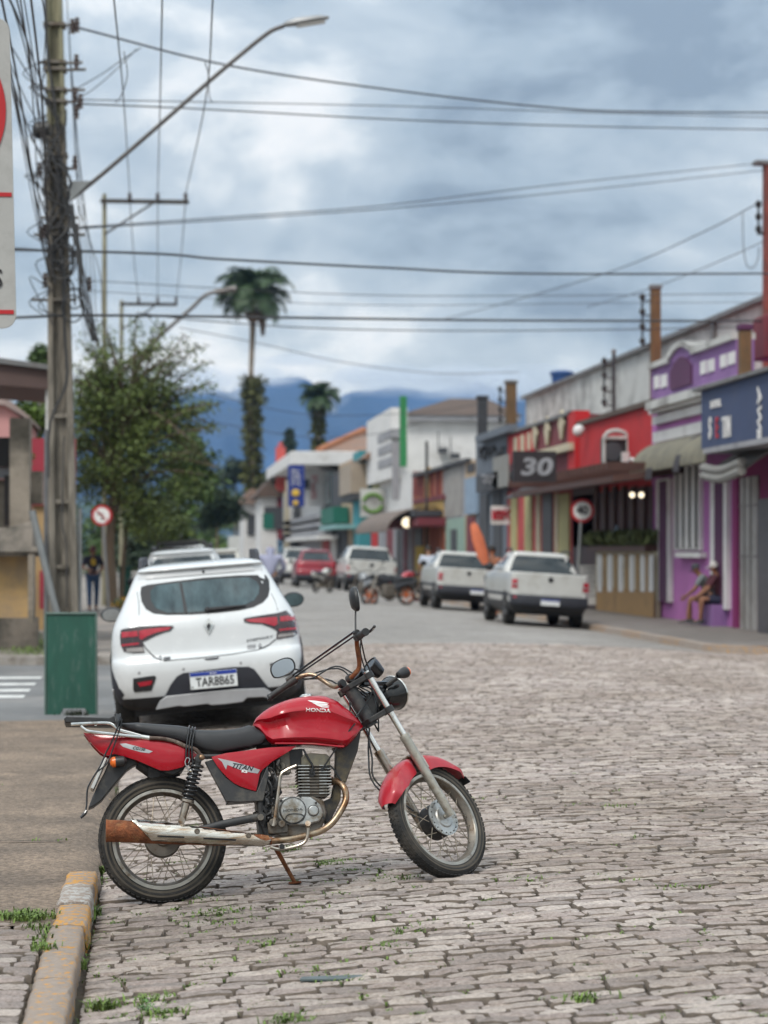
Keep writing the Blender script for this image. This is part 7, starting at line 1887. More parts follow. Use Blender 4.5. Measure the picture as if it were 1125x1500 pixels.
def H_section(z0, z1, w0, w1, mat, name):
    m = MB(); rings = []
    for z, w_ in ((z0, w0), (z1, w1)):
        c = pcenter(z); h = w_ / 2; dpt = h * 1.05
        ol = [(-h, -dpt), (-h * .52, -dpt), (-h * .42, -dpt * .42), (h * .42, -dpt * .42), (h * .52, -dpt), (h, -dpt), (h, dpt), (h * .52, dpt), (h * .42, dpt * .42), (-h * .42, dpt * .42), (-h * .52, dpt), (-h, dpt)]
        rings.append([c + V3((x, y, 0)) for x, y in ol])
    m.loft(rings); return m.build(name, mat, t, smooth=0, bevel=.015)
zj = at(80, 185, DP).z
H_section(-.2, zj, .47, .285, M_pole, 'shaft'); H_section(zj, top.z, .283, .235, M_poleT, 'upper_shaft')
for py in (610, 735, 830): m = MB(); c = pcenter(at(90, py, DP).z); h = .19; m.box(c + V3((-h * .9, -h * 1.0, -.03)), c + V3((h * .9, h * 1.0, .03))); m.build('cross_web', M_pole, t, smooth=0)
# bands, brackets, insulators, wrapped cable
m = MB()
for py, l_, r_ in ((38, 0, .20), (93, .1, .25), (103, -.1, .3), (133, 0, .28), (150, 0, .25), (228, .0, .0), (248, .0, .1), (345, .2, .25), (440, .25, .1), (320, .1, .15)):
    c = pcenter(at(80, py, DP).z); w_ = .17; m.box(c + V3((-w_, -w_, -.025)), c + V3((w_, w_, .025)))
    if r_: m.tube([c, c + V3((w_ + r_, -.05, .01))], .022, 6)
    if l_ > 0: m.tube([c, c + V3((-w_ - l_, -.05, .0))], .022, 6)
m.build('bracket', M_alud, t)
def insul(px, py, r=.05, n=3, parent=t, d=DP - .15, name='insulator'):
    p = at(px, py, d); m = MB()
    m.lathe([(.0, -.10)] + sum([[(r, -.09 + k * .07), (r * .55, -.06 + k * .07)] for k in range(n)], []) + [(r * .8, -.09 + n * .07), (0, -.07 + n * .07)], p, (0, 0, 1), 12); return m.build(name, M_ins, parent)
for (px, py) in ((106, 40), (113, 38), (112, 92), (110, 140), (118, 150), (112, 165), (110, 240), (58, 250), (112, 340), (60, 344), (66, 412), (131, 418), (65, 340)): insul(px, py)
m = MB(); p = at(61, 191, DP - .1); m.tube([p + V3((-.10, 0, 0)), p + V3((.12, 0, .02))], [.13, .14], 14); m.ball(p + V3((-.1, 0, 0)), (.05, .12, .12), 10); m.build('splice_box', M_blk, t)
rnd = random.Random(13); m = MB()
for k in range(9):                                    # cable bundles clamped to the shaft
    z0 = at(85, rnd.uniform(140, 250), DP).z; z1 = at(85, rnd.uniform(300, 480), DP).z; pts = []
    for i in range(7):
        z = z0 + (z1 - z0) * i / 6; c = pcenter(z); pts.append(c + V3((rnd.uniform(-.22, .26), -.19 - rnd.uniform(0, .12), 0)))
    m.tube(pts, rnd.choice((.010, .014, .020)), 6, smooth=4)
for k in range(6):                                    # coils
    c = pcenter(at(95, rnd.uniform(360, 455), DP).z) + V3((rnd.uniform(-.05, .28), -.28, 0)); r_ = rnd.uniform(.14, .30)
    m.tube([c + V3((r_ * .8 * math.cos(2 * PI * i / 14), rnd.uniform(-.03, .03), r_ * math.sin(2 * PI * i / 14))) for i in range(14)], .014, 5, closed=True)
for k in range(7):
    pts = [at(100 + rnd.uniform(-6, 12), 300, DP - .25), at(112 + rnd.uniform(-8, 8), 380, DP - .3), at(122 + rnd.uniform(-8, 10), 440, DP - .3), at(128 + rnd.uniform(-6, 20), 500, DP - .2)]; m.tube(pts, rnd.choice((.012, .02)), 5, smooth=5)
for k in range(18):
    py = rnd.uniform(60, 430); z = at(80, py, DP).z; c = pcenter(z); m.tube([c + V3((-.14, -.2, 0)), c + V3((rnd.uniform(-.5, -.2), -.15, rnd.uniform(-.3, .3))), c + V3((rnd.uniform(-.2, .1), -.2, rnd.uniform(-.6, -.2)))], .009, 5, smooth=4)
m.tube([pcenter(at(80, y, DP).z) + V3((dx, -.2, 0)) for y, dx in ((-30, -.13), (80, -.11), (150, -.02), (250, .05), (480, .08), (560, .1), (620, -.16), (700, -.19))], .02, 6, smooth=4)
m.tube([pcenter(at(80, y, DP).z) + V3((dx, -.23, 0)) for y, dx in ((640, .05), (760, .0), (800, .06), (890, .05))], .012, 5, smooth=4)
m.build('cable_bundle', M_wire, t)
m = MB(); m.tube([V3((at(70, 630, DP).x, PY - .1, at(70, 630, DP).z)), V3((at(72, 900, DP).x - .03, PY - .1, ZK))], .05, 10); m.build('conduit', pm('grey_conduit', (.12, .12, .125), .6, var=.2), t)
m = MB(); m.tube([at(117, 745, DP - .1), V3((at(116, 905, DP).x, at(116, 905, DP - .1).y, ZK))], .035, 8); m.build('conduit', MATS['galvanised'], t)
# lamp arm
m = MB()
arm = [(105, 291), (150, 255), (230, 186), (310, 116), (360, 74), (385, 54), (400, 44), (416, 38)]
m.tube([at(x, y, DP - .2 - .004 * k) for k, (x, y) in enumerate(arm)], .034, 10, smooth=4); m.build('lamp_arm', pm('lamp_steel', (.14, .13, .125), .5, metal=.5, var=.2, sc=3), t)
m = MB(); P = [at(x, y, DP - .25) for x, y in ((101, 265), (133, 265), (104, 294))]; m.prism(P, V3((0, .06, 0))); m.build('arm_plate', MATS['galvanised'], t, smooth=0)
m = MB(); a, b = at(415, 37, DP - .25), at(482, 26, DP - .25); e = (b - a).normalized(); n = V3((0, 1, 0)); u = e.cross(n) * -1
m.loft([[a + e * s_ * .71 + n * w_ * y + UP * z * h_ for y, z in ((-1, 0), (-.8, .6), (0, 1), (.8, .6), (1, 0), (.8, -.35), (-.8, -.35))] for s_, w_, h_ in ((0, .06, .04), (.08, .09, .065), (.3, .12, .09), (.8, .12, .07), (1, .06, .03))])
hd2 = m.build('lamp_head', pm('lamp_head_grey', (.28, .285, .29), .45, metal=.3, var=.1), t, smooth=40)
m = MB(); m.loft([[a + e * s_ * .71 + n * w_ * y + UP * (-.035 + z) for y, z in ((-1, 0), (1, 0), (.8, -.03), (-.8, -.03))] for s_, w_ in ((.3, .09), (.92, .08))]); m.build('lamp_glass', MATS['lamp_glass'], hd2)
# second pole with crossarm, third beyond
def cross_pole(label, px, pt, d, armpx, armpy, w_, group=None, lamp=None):
    p = at(px, pt, d); t = thing('utility_pole', label, 'utility pole', (p.x, p.y, ZK))
    m = MB(); m.tube([V3((p.x, p.y, 0)), p], [w_ * .7, w_ * .5], 8); m.build('shaft', M_poleT, t, smooth=0)
    a, b = at(armpx[0], armpy, d - .15), at(armpx[1], armpy + 2, d - .15)
    m = MB(); m.box((a.x, a.y - .05, a.z - .06), (b.x, a.y + .05, a.z + .05)); k = at(armpx[0] + (armpx[1] - armpx[0]) * .6, armpy + 3, d - .1); m.tube([V3((p.x, p.y - .1, a.z - .95)), k], .03, 6); m.build('crossarm', pm('crossarm_timber', (.055, .048, .042), .8, var=.3), t, smooth=0)
    for x in lamp or (): insul(x, armpy - 5, .07, 3, t, d - .15)
    return t
cross_pole('slim concrete pole with a long crossarm standing behind the leafy street tree', 153, 284, 66, (147, 277), 294, .12, lamp=(190, 231, 272))
t3 = cross_pole('far pole with crossarm, just clearing the tree top', 178, 440, 84, (176, 260), 445, .13, lamp=(203, 231, 258))
m = MB(); m.tube([at(x, y, 84) for x, y in ((206, 520), (240, 487), (280, 452), (300, 433), (318, 427))], .07, 8, smooth=4); m.tube([at(315, 428, 84), at(346, 423, 84)], [.10, .13], 8); m.build('lamp_arm', pm('lamp_steel', (.2, .2, .2)), t3)

# ------------------------------------------------------------------ no-parking plate at the left edge
d = 8.6; s_ = FOC / d
t = thing('parking_sign', 'pale metal traffic plate with a red ring and red rules, cut by the left edge', 'road sign', tuple(at(-150, 900, d)))
cr_ = at(23.5, 27, d); W_ = 300 / s_
yv = at(0, 400, d).y
def SG(px, py, dy=0): p = at(px, py, d); return V3((p.x, yv + dy + (px - 0) * .0, p.z))
ol = []
x0, x1, y0, y1, r_ = -330, 24, 26, 481, 20
for cx, cy, a0 in ((x1 - r_, y1 - r_, 0), (x0 + r_, y1 - r_, 90), (x0 + r_, y0 + r_, 180), (x1 - r_, y0 + r_, 270)):
    for k in range(7): a = R(a0 + 15 * k); ol.append((cx + r_ * math.cos(a) - (3 if cy < 100 and cx > 0 else 0) * 1, cy + r_ * math.sin(a)))
ol = [(x - (481 - y) / 455 * 7 if x > 0 else x, y) for x, y in ol]
M_plate = pm('painted_plate', (.42, .415, .40), .55, var=.06, sc=8, bump=.05, bsc=60, dirt=(.36, .355, .34), dsc=9, damt=.42)
m = MB(); m.prism([SG(x, y) for x, y in ol], V3((0, .006, 0))); pl = m.build('sign_plate', M_plate, t, smooth=0, bevel=.0015)
M_sred = pm('sign_red_paint', (.46, .015, .02), .5, var=.08)
m = MB(); c = SG(-125, 163, -.003); R1, R0 = 133 / s_, 105 / s_
m.lathe([(R0, -.001), (R1, -.001), (R1, .002), (R0, .002)], c, (0, -1, 0), 72, loop=True); m.build('ring', M_sred, pl, smooth=0)
for (ya, yb, xr) in ((282, 288, 17), (454, 460, 20)):
    m = MB(); m.prism([SG(x, y, -.003) for x, y in ((-320, ya), (xr, ya), (xr, yb), (-320, yb))], V3((0, .003, 0))); m.build('red_rule', M_sred, pl, smooth=0)
lettering('sign_lettering', 'S', 38 / s_, SG(-3.5, 409, -.004), (1, 0, 0), (0, 0, 1), M_ink, pl, .002, squeeze=.92, bold=.0006)
m = MB(); a = SG(-150, 0); m.tube([V3((a.x, yv + .04, -.1)), V3((a.x, yv + .04, a.z))], .03, 12); m.build('post', MATS['galvanised'], t)
road_sign('turn_sign', 'round no left turn sign half hidden by the tree trunk', 149, 755, 56, .50, (160, 870, ZK), 'arrow')
# ------------------------------------------------------------------ mountains
def ridge(name, pts, d, depth, mat, seed, rough):
    rnd = random.Random(seed); xs = [p[0] for p in pts]; ys = [p[1] for p in pts]
    m = MB(); n = 150; rows = 14; vs = []
    for j in range(rows):
        f = j / (rows - 1)
        for i in range(n + 1):
            px = xs[0] + (xs[-1] - xs[0]) * i / n; py = float(np.interp(px, xs, ys))
            g = math.sin(px * .05 + j) * .5 + math.sin(px * .13 + 2 * j) * .3 + math.sin(px * .021 + 3.3 * j) * .4
            dd = d - depth * f * (1 + .12 * g); p = at(px, py, d); z = p.z * (1 - f) ** 1.25 + (0 if j == 0 else p.z * .05 * g * (1 - f)) + rnd.uniform(-1, 1) * rough * (1 - f)
            q = at(px, 805, dd); vs.append((q.x, q.y, z - 2 * f))
    m.add(vs, [(j * (n + 1) + i, j * (n + 1) + i + 1, (j + 1) * (n + 1) + i + 1, (j + 1) * (n + 1) + i) for j in range(rows - 1) for i in range(n)])
    return struct(m.build(name, mat, smooth=180))
M_mount = pm('haze_blue_forest', (.012, .052, .135), .95, var=.35, sc=.004)  # blue of distant haze mixed into the forest colour
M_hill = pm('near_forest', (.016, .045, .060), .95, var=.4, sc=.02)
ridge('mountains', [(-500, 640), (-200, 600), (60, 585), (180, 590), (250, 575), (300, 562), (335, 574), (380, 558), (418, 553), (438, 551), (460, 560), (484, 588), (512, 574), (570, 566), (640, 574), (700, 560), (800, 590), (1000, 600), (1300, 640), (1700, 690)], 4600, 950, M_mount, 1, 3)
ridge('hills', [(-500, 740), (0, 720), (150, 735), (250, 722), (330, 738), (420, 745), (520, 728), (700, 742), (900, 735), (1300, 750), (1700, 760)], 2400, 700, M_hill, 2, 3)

# low cloud lying on the mountain tops
def cloud_mat(den):
    k = 'low_cloud_%d' % int(den * 1e5)
    if k in MATS: return MATS[k]
    m = bpy.data.materials.new(k); m.use_nodes = True; nt = m.node_tree; nt.nodes.clear()
    o = nt.nodes.new('ShaderNodeOutputMaterial'); pv = nt.nodes.new('ShaderNodeVolumePrincipled')
    pv.inputs['Color'].default_value = (.93, .96, 1, 1); pv.inputs['Density'].default_value = den; nt.links.new(pv.outputs[0], o.inputs['Volume']); MATS[k] = m; return m
rnd = random.Random(6)
for (px, py, rx, ry) in ((180, 566, 90, 30), (262, 556, 70, 26), (308, 552, 55, 24), (344, 566, 34, 20), (392, 545, 40, 13), (440, 528, 70, 12), (486, 572, 30, 24), (522, 556, 55, 22), (585, 552, 75, 20), (660, 556, 80, 22), (750, 560, 90, 28), (480, 600, 16, 9), (60, 575, 90, 32), (432, 548, 50, 13), (560, 568, 60, 13), (640, 570, 60, 14), (395, 558, 34, 10), (350, 582, 20, 10), (300, 566, 40, 12)):
    for j in range(3):
        d = 3950 + rnd.uniform(-350, 350); s_ = d / FOC; c = at(px + rnd.uniform(-.4, .4) * rx, py + rnd.uniform(-.4, .4) * ry, d)
        m = MB(); m.ball(c, (rx * s_ * rnd.uniform(.6, 1), rx * s_ * .5, ry * s_ * rnd.uniform(.55, 1.0)), 20)
        o = m.build('low_cloud', cloud_mat(rnd.choice((.004, .007, .011))), smooth=180); o['kind'] = 'stuff'
# ------------------------------------------------------------------ trees
M_bark = pm('grey_bark', (.17, .125, .085), .9, var=.35, sc=3, stretch=(4, 4, .6), bump=.6, bsc=25, dirt=(.09, .075, .055), dsc=3)
M_leafd = pm('olive_leaf', (.088, .122, .028), .6, var=.35, sc=1.2, island=.55)
M_leafg = pm('green_leaf', (.058, .105, .022), .6, var=.35, sc=1.0, island=.5)
M_leafy = pm('fresh_leaf', (.095, .155, .025), .6, var=.3, sc=1.0, island=.5)
M_leafk = pm('dark_leaf', (.026, .046, .022), .65, var=.35, sc=1.0, island=.5)
def leafq(m, q, s_, rnd, droop=0.0):
    a = rnd.uniform(0, 2 * PI); e = rnd.uniform(-.9, .7) - droop
    d = V3((math.cos(a) * math.cos(e), math.sin(a) * math.cos(e), math.sin(e))); w_ = d.cross(V3((rnd.uniform(-1, 1), rnd.uniform(-1, 1), rnd.uniform(-1, 1)))).normalized()
    l_ = s_ * rnd.uniform(.6, 1.3)
    m.add([q, q + d * l_ * .5 + w_ * l_ * .22, q + d * l_, q + d * l_ * .5 - w_ * l_ * .22], [(0, 1, 2, 3)])
def tree(label, base, trunk_pts, blobs, n, leaf, mat, seed, r0, group=None, name='tree', sprays=(), clump=.35, nc=60):
    rnd = random.Random(seed); t = thing(name, label, 'tree', tuple(base), group)
    m = MB(); k = len(trunk_pts)
    m.tube(trunk_pts, [r0 * (1 - .6 * i / (k - 1)) for i in range(k)], 9, smooth=3)
    tops = trunk_pts[k // 2:]
    lm = MB()
    tot = sum(b[1].x * b[1].z for b in blobs)
    for c, r_ in blobs:
        q0 = min(tops, key=lambda p: (p - c).length)
        for _ in range(3):
            e = c + V3((rnd.uniform(-.6, .6) * r_.x, rnd.uniform(-.6, .6) * r_.y, rnd.uniform(-.4, .6) * r_.z)); mid = (q0 + e) / 2 + V3((rnd.uniform(-.2, .2), 0, .15)) * r_.x * .4
            m.tube([q0, mid, e], [r0 * .32, r0 * .2, r0 * .07], 6, smooth=3)
        nb = int(n * r_.x * r_.z / tot); cl = []
        for _ in range(max(6, int(nc * r_.x * r_.z / tot))):
            while True:
                u = V3((rnd.uniform(-1, 1), rnd.uniform(-1, 1), rnd.uniform(-1, 1)))
                if .35 < u.length < 1: break
            cl.append((c + V3((u.x * r_.x, u.y * r_.y, u.z * r_.z)), rnd.uniform(.6, 1.4)))
        for _ in range(nb):
            cc, cs = rnd.choice(cl); leafq(lm, cc + V3((rnd.gauss(0, 1), rnd.gauss(0, 1), rnd.gauss(0, .6))) * clump * cs, leaf, rnd)
    for (a, b, nl) in sprays:
        mid = (a + b) / 2 + V3((0, 0, (b - a).length * .10)); P = catmull([a, mid, b], 8); m.tube(P, [.05 * (1 - .85 * i / (len(P) - 1)) + .006 for i in range(len(P))], 5)
        for _ in range(nl):
            f = rnd.uniform(.25, 1) ** .8; i = min(len(P) - 2, int(f * (len(P) - 1))); q = P[i] + (P[i + 1] - P[i]) * rnd.random()
            leafq(lm, q + V3((rnd.gauss(0, .13), rnd.gauss(0, .13), rnd.gauss(0, .07))), leaf * .95, rnd, .2)
    m.build('trunk', M_bark, t, smooth=60); lm.build('crown', mat, t, smooth=0)
    return t
D = 60
def tp(px, py, d=D, dy=0): p = at(px, py, d); return p + V3((0, dy, 0))
b0 = tp(165, 895); b0.z = ZK
rnd = random.Random(31)
spr = []
for k in range(74):
    a = tp(rnd.uniform(150, 195), rnd.uniform(560, 740)); ang = rnd.uniform(-.35, 3.5); L_ = rnd.uniform(70, 150)
    ex = 172 + math.cos(ang) * L_ * 1.0 + 12; ey = 640 - math.sin(ang) * L_ * 1.12 + rnd.uniform(-10, 30)
    ex = max(108, min(322, ex)); ey = max(468, ey)
    spr.append((a, tp(ex, ey, D + rnd.uniform(-1.2, 1.6)), 130))
for (ex, ey) in ((300, 530), (322, 592), (312, 560), (290, 505), (270, 490), (240, 470), (200, 462), (300, 625), (285, 600), (150, 470), (120, 500), (130, 480)): spr.append((tp(190, 640), tp(ex, ey), 200))
tree('tall wispy olive green street tree right behind the big utility pole', (b0.x, b0.y, ZK), [V3((b0.x, b0.y, -.05)), tp(163, 850), tp(161, 800), tp(166, 740), tp(170, 680), tp(175, 600)],
     [(tp(170, 680), V3((1.15, 1.1, 1.4))), (tp(215, 690), V3((1.1, 1.1, 1.2))), (tp(190, 590), V3((1.2, 1.1, 1.0))), (tp(140, 640), V3((.7, .9, 1.6))), (tp(235, 600), V3((.9, .9, .8))), (tp(195, 755), V3((.9, .9, .7)))], 15500, .125, M_leafd, 41, .17, sprays=spr, clump=.27, nc=150)
m = MB(); m.tube([V3((tp(176, 893).x, tp(176, 893).y + .5, 0)), tp(180, 830, D + .5), tp(186, 770, D + .5)], [.08, .06, .04], 7, smooth=3)
tag(m.build('slim_trunk', M_bark), 'slim second trunk standing just right of the street tree', 'tree trunk')
def bush_tree(label, px, py, rx, ry, d, mat, seed, n=4200, leaf=.3, group=None, trunk=True, nc=70):
    s_ = d / FOC; c = at(px, py, d); X, Z = rx * s_, ry * s_; rnd = random.Random(seed); bl = []
    for k in range(7):
        a = rnd.uniform(0, 2 * PI); f = rnd.uniform(.25, .6); bl.append((c + V3((math.cos(a) * X * f, rnd.uniform(-.4, .4) * X, math.sin(a) * Z * f)), V3((X * rnd.uniform(.4, .6), X * .5, Z * rnd.uniform(.38, .55)))))
    base = V3((c.x, c.y, 0)); top = V3((c.x, c.y, max(.5, c.z)))
    return tree(label, base, [base, base * .6 + top * .4, base * .3 + top * .7, top], bl, n, leaf, mat, seed, max(.1, X * .06), group, clump=X * .13, nc=nc)
bush_tree('bushy mid green tree showing right of the wispy street tree', 262, 705, 52, 85, 74, M_leafg, 3, 6000, .20, nc=120)
bush_tree('low leafy tree over the roll bar pickup', 232, 770, 48, 45, 70, M_leafd, 4, 3600, .18)
bush_tree('dark round tree at the end of the left kerb', 318, 735, 40, 52, 150, M_leafk, 5, 3200, .42, 'trees at the end of the street')
bush_tree('fresh green tree beside the white box lorry', 312, 790, 44, 38, 300, M_leafy, 6, 3200, .8, 'trees at the end of the street')
bush_tree('green tree at the foot of the tall palm', 350, 752, 34, 34, 320, M_leafg, 7, 2400, .8, 'trees at the end of the street')
bush_tree('dark leafy tree filling the gap below the wispy street tree', 215, 815, 60, 40, 95, M_leafk, 14, 3600, .26)
bush_tree('mid green trees mass far behind the street tree and the walking man', 150, 800, 90, 70, 140, M_leafg, 15, 5200, .36)
bush_tree('fresh green tree low behind the street tree crown', 240, 790, 48, 46, 120, M_leafy, 16, 3600, .30)
bush_tree('dark tree standing behind the tall palm trunk', 345, 700, 30, 26, 290, M_leafk, 8, 1800, .7, 'trees at the end of the street')
bush_tree('dark tree between the tall palm and the coral red fin', 398, 712, 26, 30, 280, M_leafk, 9, 1800, .7, 'trees at the end of the street')
bush_tree('dark green tree far left behind the street trees', 262, 760, 40, 60, 190, M_leafk, 10, 2600, .5, 'trees at the end of the street')
bush_tree('bright green tree rising over the red house', 52, 612, 42, 48, 58, M_leafy, 11, 3000, .17)
bush_tree('small tree top over the carport roof', 60, 522, 16, 22, 66, M_leafg, 12, 700, .17)
bush_tree('creeper covered shrub over the ruined masonry', 26, 660, 24, 20, 43.5, M_leafd, 13, 900, .12)
# thin conifer in the distance
c = at(424, 652, 320); t = thing('conifer', 'thin dark conifer far off left of the small palm', 'tree', (c.x, c.y, 0))
m = MB(); m.tube([V3((c.x, c.y, 0)), at(424, 626, 320)], [.35, .05], 7); m.build('trunk', M_bark, t)
rnd = random.Random(3); m = MB()
for k in range(1100):
    f = rnd.random(); z = at(424, 628 + f * 52, 320).z; a = rnd.uniform(0, 2 * PI); r_ = (.15 + 1.5 * f) * rnd.random(); leafq(m, V3((c.x + r_ * math.cos(a), c.y + r_ * math.sin(a), z)), .7, rnd, .3)
m.build('crown', M_leafk, t, smooth=0)

# ------------------------------------------------------------------ palms
M_frond = pm('palm_frond', (.050, .090, .036), .5, var=.3, sc=.4, island=.4)
M_palmt = pm('palm_trunk', (.23, .18, .135), .9, var=.25, sc=.7, stretch=(1, 1, 3), bump=.4, bsc=4, dirt=(.12, .10, .07), dsc=1)
M_epi = pm('epiphytes', (.075, .080, .022), .8, var=.45, sc=.7, island=.55)
def palm(label, px, d, pts, crown_px, fl, nf, seed, epi, group, w_=1.0):
    rnd = random.Random(seed); s_ = d / FOC
    P = [at(x, y, d) for x, y, r_ in pts]; base = V3((P[0].x, P[0].y, 0)); t = thing('palm_tree', label, 'palm tree', tuple(base), group)
    m = MB(); m.tube([base] + P, [pts[0][2] * s_] + [r_ * s_ for _, _, r_ in pts], 12, smooth=4); m.build('trunk', M_palmt, t)
    c = at(crown_px[0], crown_px[1], d); m = MB()
    for k in range(nf):
        a = 2 * PI * k / nf + rnd.uniform(-.15, .15); el = rnd.choice((1.3, 1.0, .75, .5, .25, .0, -.2)) + rnd.uniform(-.12, .12); L_ = fl * s_ * rnd.uniform(.88, 1.08) * (.8 if el > 1.1 else 1)
        h = V3((math.cos(a), math.sin(a), 0)); Q = []; p = c.copy(); e = el
        for i in range(11): Q.append(p.copy()); p = p + (h * math.cos(e) + UP * math.sin(e)) * L_ / 10; e -= .07 + .031 * i * (.6 + .4 * rnd.random())
        m.tube(Q, [.10 * fl / 60 * w_ * (1 - i / 11) + .015 for i in range(11)], 5)
        sd = V3((-h.y, h.x, 0))
        for i in range(1, 11):
            for j in range(4):
                f = j / 4; q = Q[i] if i == 10 else Q[i] + (Q[min(10, i + 1)] - Q[i]) * f; tg = (Q[min(10, i + 1)] - Q[i - 1]).normalized()
                ll = L_ * .30 * math.sin(PI * min(1, (i + f) / 11 * .85 + .15)) * rnd.uniform(.8, 1.15) + .1
                for s in (1, -1):
                    dn = (sd * s * .75 + tg * .55 + UP * rnd.uniform(-.40, .25)).normalized(); ti = q + dn * ll - UP * ll * .16; ww = tg * ll * .075
                    m.add([q - ww, q + ww, q + dn * ll * .55 + ww * .8, ti, q + dn * ll * .55 - ww * .8], [(0, 1, 2, 3, 4)])
    m.build('crown', M_frond, t, smooth=0)
    if epi:
        m = MB()
        for (y0, y1, r_, n) in epi:
            for k in range(n):
                py = rnd.uniform(y0, y1); q = at(px + rnd.gauss(0, r_ * .5), py, d) + V3((0, rnd.gauss(0, r_ * .4 * s_), 0)); leafq(m, q, .62 * d / 200, rnd, .1)
        m.build('epiphyte_cover', M_epi, t, smooth=0)
    return t
t = palm('very tall royal palm with a plant covered lower trunk', 370, 200, [(369, 745, 6), (369, 700, 6.5), (369, 640, 6.5), (368, 570, 5.5), (368, 540, 3.4), (370, 490, 4.2), (371, 462, 5.5), (371, 440, 4)], (371, 426), 66, 54, 5, [(552, 590, 14, 700), (590, 735, 10, 2300)], 'palms beyond the street')
m = MB(); m.tube([at(378, 458, 199), at(384, 470, 199), at(385, 492, 199)], [.5, .35, .15], 6, smooth=3); m.tube([at(362, 458, 199), at(371, 466, 198.5), at(380, 458, 199)], [.3, .55, .3], 6, smooth=3); m.build('dead_sheath', pm('dead_frond', (.10, .065, .045), .9, var=.3, sc=1), t)
palm('small palm with a shaggy ochre trunk behind the tiled house', 467, 230, [(467, 700, 4), (467, 640, 4.5), (467, 600, 5), (468, 580, 4)], (468, 581), 36, 40, 8, [(600, 634, 6, 500), (642, 668, 7, 420)], 'palms beyond the street', .8)
# potted yellow flowers by the tree, green bin post
p = at(186, 884, 58); t = thing('flower_bed', 'yellow flowers around the foot of the street tree', 'flowers', (p.x, p.y, ZK))
rnd = random.Random(4); m = MB(); fm = MB()
for k in range(260):
    q = V3((p.x + rnd.gauss(0, .22), p.y + rnd.gauss(0, .2), ZK + rnd.uniform(.02, .40))); leafq(m, q, .09, rnd)
for k in range(90):
    q = V3((p.x + rnd.gauss(0, .20), p.y + rnd.gauss(0, .2) - .1, ZK + rnd.uniform(.15, .45))); leafq(fm, q, .10, rnd)
m.build('foliage', M_leafg, t, smooth=0); fm.build('blossoms', pm('yellow_petal', (.65, .36, .02), .6, var=.2, sc=5, island=.3), t, smooth=0)
p = at(183, 838, 62); t = thing('green_post_box', 'slim dark green cabinet on the pavement behind the yellow flowers', 'cabinet', (p.x, p.y, ZK))
m = MB(); m.box((p.x - .16, p.y, ZK), (p.x + .16, p.y + .3, at(183, 832, 62).z)); m.build('cabinet_body', M_green, t, smooth=0, bevel=.02); m = MB(); m.box((p.x - .19, p.y - .03, at(183, 832, 62).z), (p.x + .19, p.y + .33, at(183, 832, 62).z + .05)); m.build('cabinet_lid', M_green, t, smooth=0)

# ------------------------------------------------------------------ wires
def wire(label, pts, r_, mat=None, name='overhead_cable', group=None, cat='cable'):
    """pts = (px, py, distance)"""
    P = catmull([at(x, y, d) for x, y, d in pts], 8)
    m = MB(); m.tube(P, r_ * .72, 6)
    return tag(m.build(name, mat or M_wire), label, cat, group)
def dd(px, a=36, b=50): return a + (b - a) * (max(px, 60) - 110) / 1015
def W(label, pts, r_, a=36, b=50, **k): return wire(label, [(x, y, dd(x, a, b)) for x, y in pts], r_, **k)
W('topmost thick cable sagging right from the top of the utility pole', [(112, 40), (330, 95), (560, 130), (800, 157), (960, 164), (1300, 165)], .024)
W('thin upper wire of the pair below the topmost thick cable', [(116, 146), (330, 150), (600, 156), (900, 166), (1300, 176)], .012)
W('lower wire of the pair below the topmost thick cable', [(116, 152), (300, 160), (600, 176), (900, 186), (1300, 192)], .017)
W('upper strand of the wires rising to the rust red pole top', [(112, 333), (330, 318), (560, 301), (800, 272), (1122, 238)], .014, 36, 60)
W('lower strand of the wires rising to the rust red pole top', [(112, 335), (330, 322), (600, 303), (850, 279), (1122, 249)], .014, 36, 60)
W('thick cable crossing the palm crown', [(-900, 350), (115, 368), (330, 380), (560, 392), (800, 401), (1300, 400)], .028)
W('faint wire just under the thick cable crossing the palm crown', [(110, 410), (500, 431), (800, 433), (1300, 428)], .013, 50, 62)
W('second faint wire under the thick cable crossing the palm crown', [(60, 422), (500, 446), (900, 444), (1300, 442)], .010, 50, 62)
W('thick cable crossing just above the purple parapet', [(-900, 480), (-60, 467), (120, 462), (400, 465), (700, 469), (950, 470), (1300, 470)], .030)
W('wire sagging beneath the lowest thick cable', [(200, 458), (300, 470), (500, 482), (800, 484), (1300, 476)], .019, 50, 62)
W('thin wire dropping from the far pole toward the tiled house', [(262, 480), (380, 503), (500, 530), (640, 547), (760, 545)], .022, 84, 118)
W('faint wire low across the mountain', [(300, 575), (450, 607), (620, 604), (700, 592)], .020, 84, 118)
W('faint wire lowest across the mountain', [(310, 618), (450, 640), (560, 634), (640, 610)], .020, 84, 118)
W('left end wire running into the sign edge beside the pole', [(-40, 362), (30, 364), (75, 367)], .016, 36, 36)
wire('upper wire slanting up to the insulators of the rust red pole', [(1110, 298, 60), (1030, 340, 66), (900, 396, 78), (740, 444, 98), (640, 470, 118)], .024)
wire('lower wire slanting up to the rust red pole', [(1122, 352, 60), (1060, 380, 64), (960, 420, 72), (860, 450, 84)], .018)
wire('loop of wire hanging below the insulators of the rust red pole', [(1088, 312, 60), (1089, 360, 60), (1094, 388, 60), (1103, 392, 60), (1110, 380, 60), (1112, 362, 60)], .016)
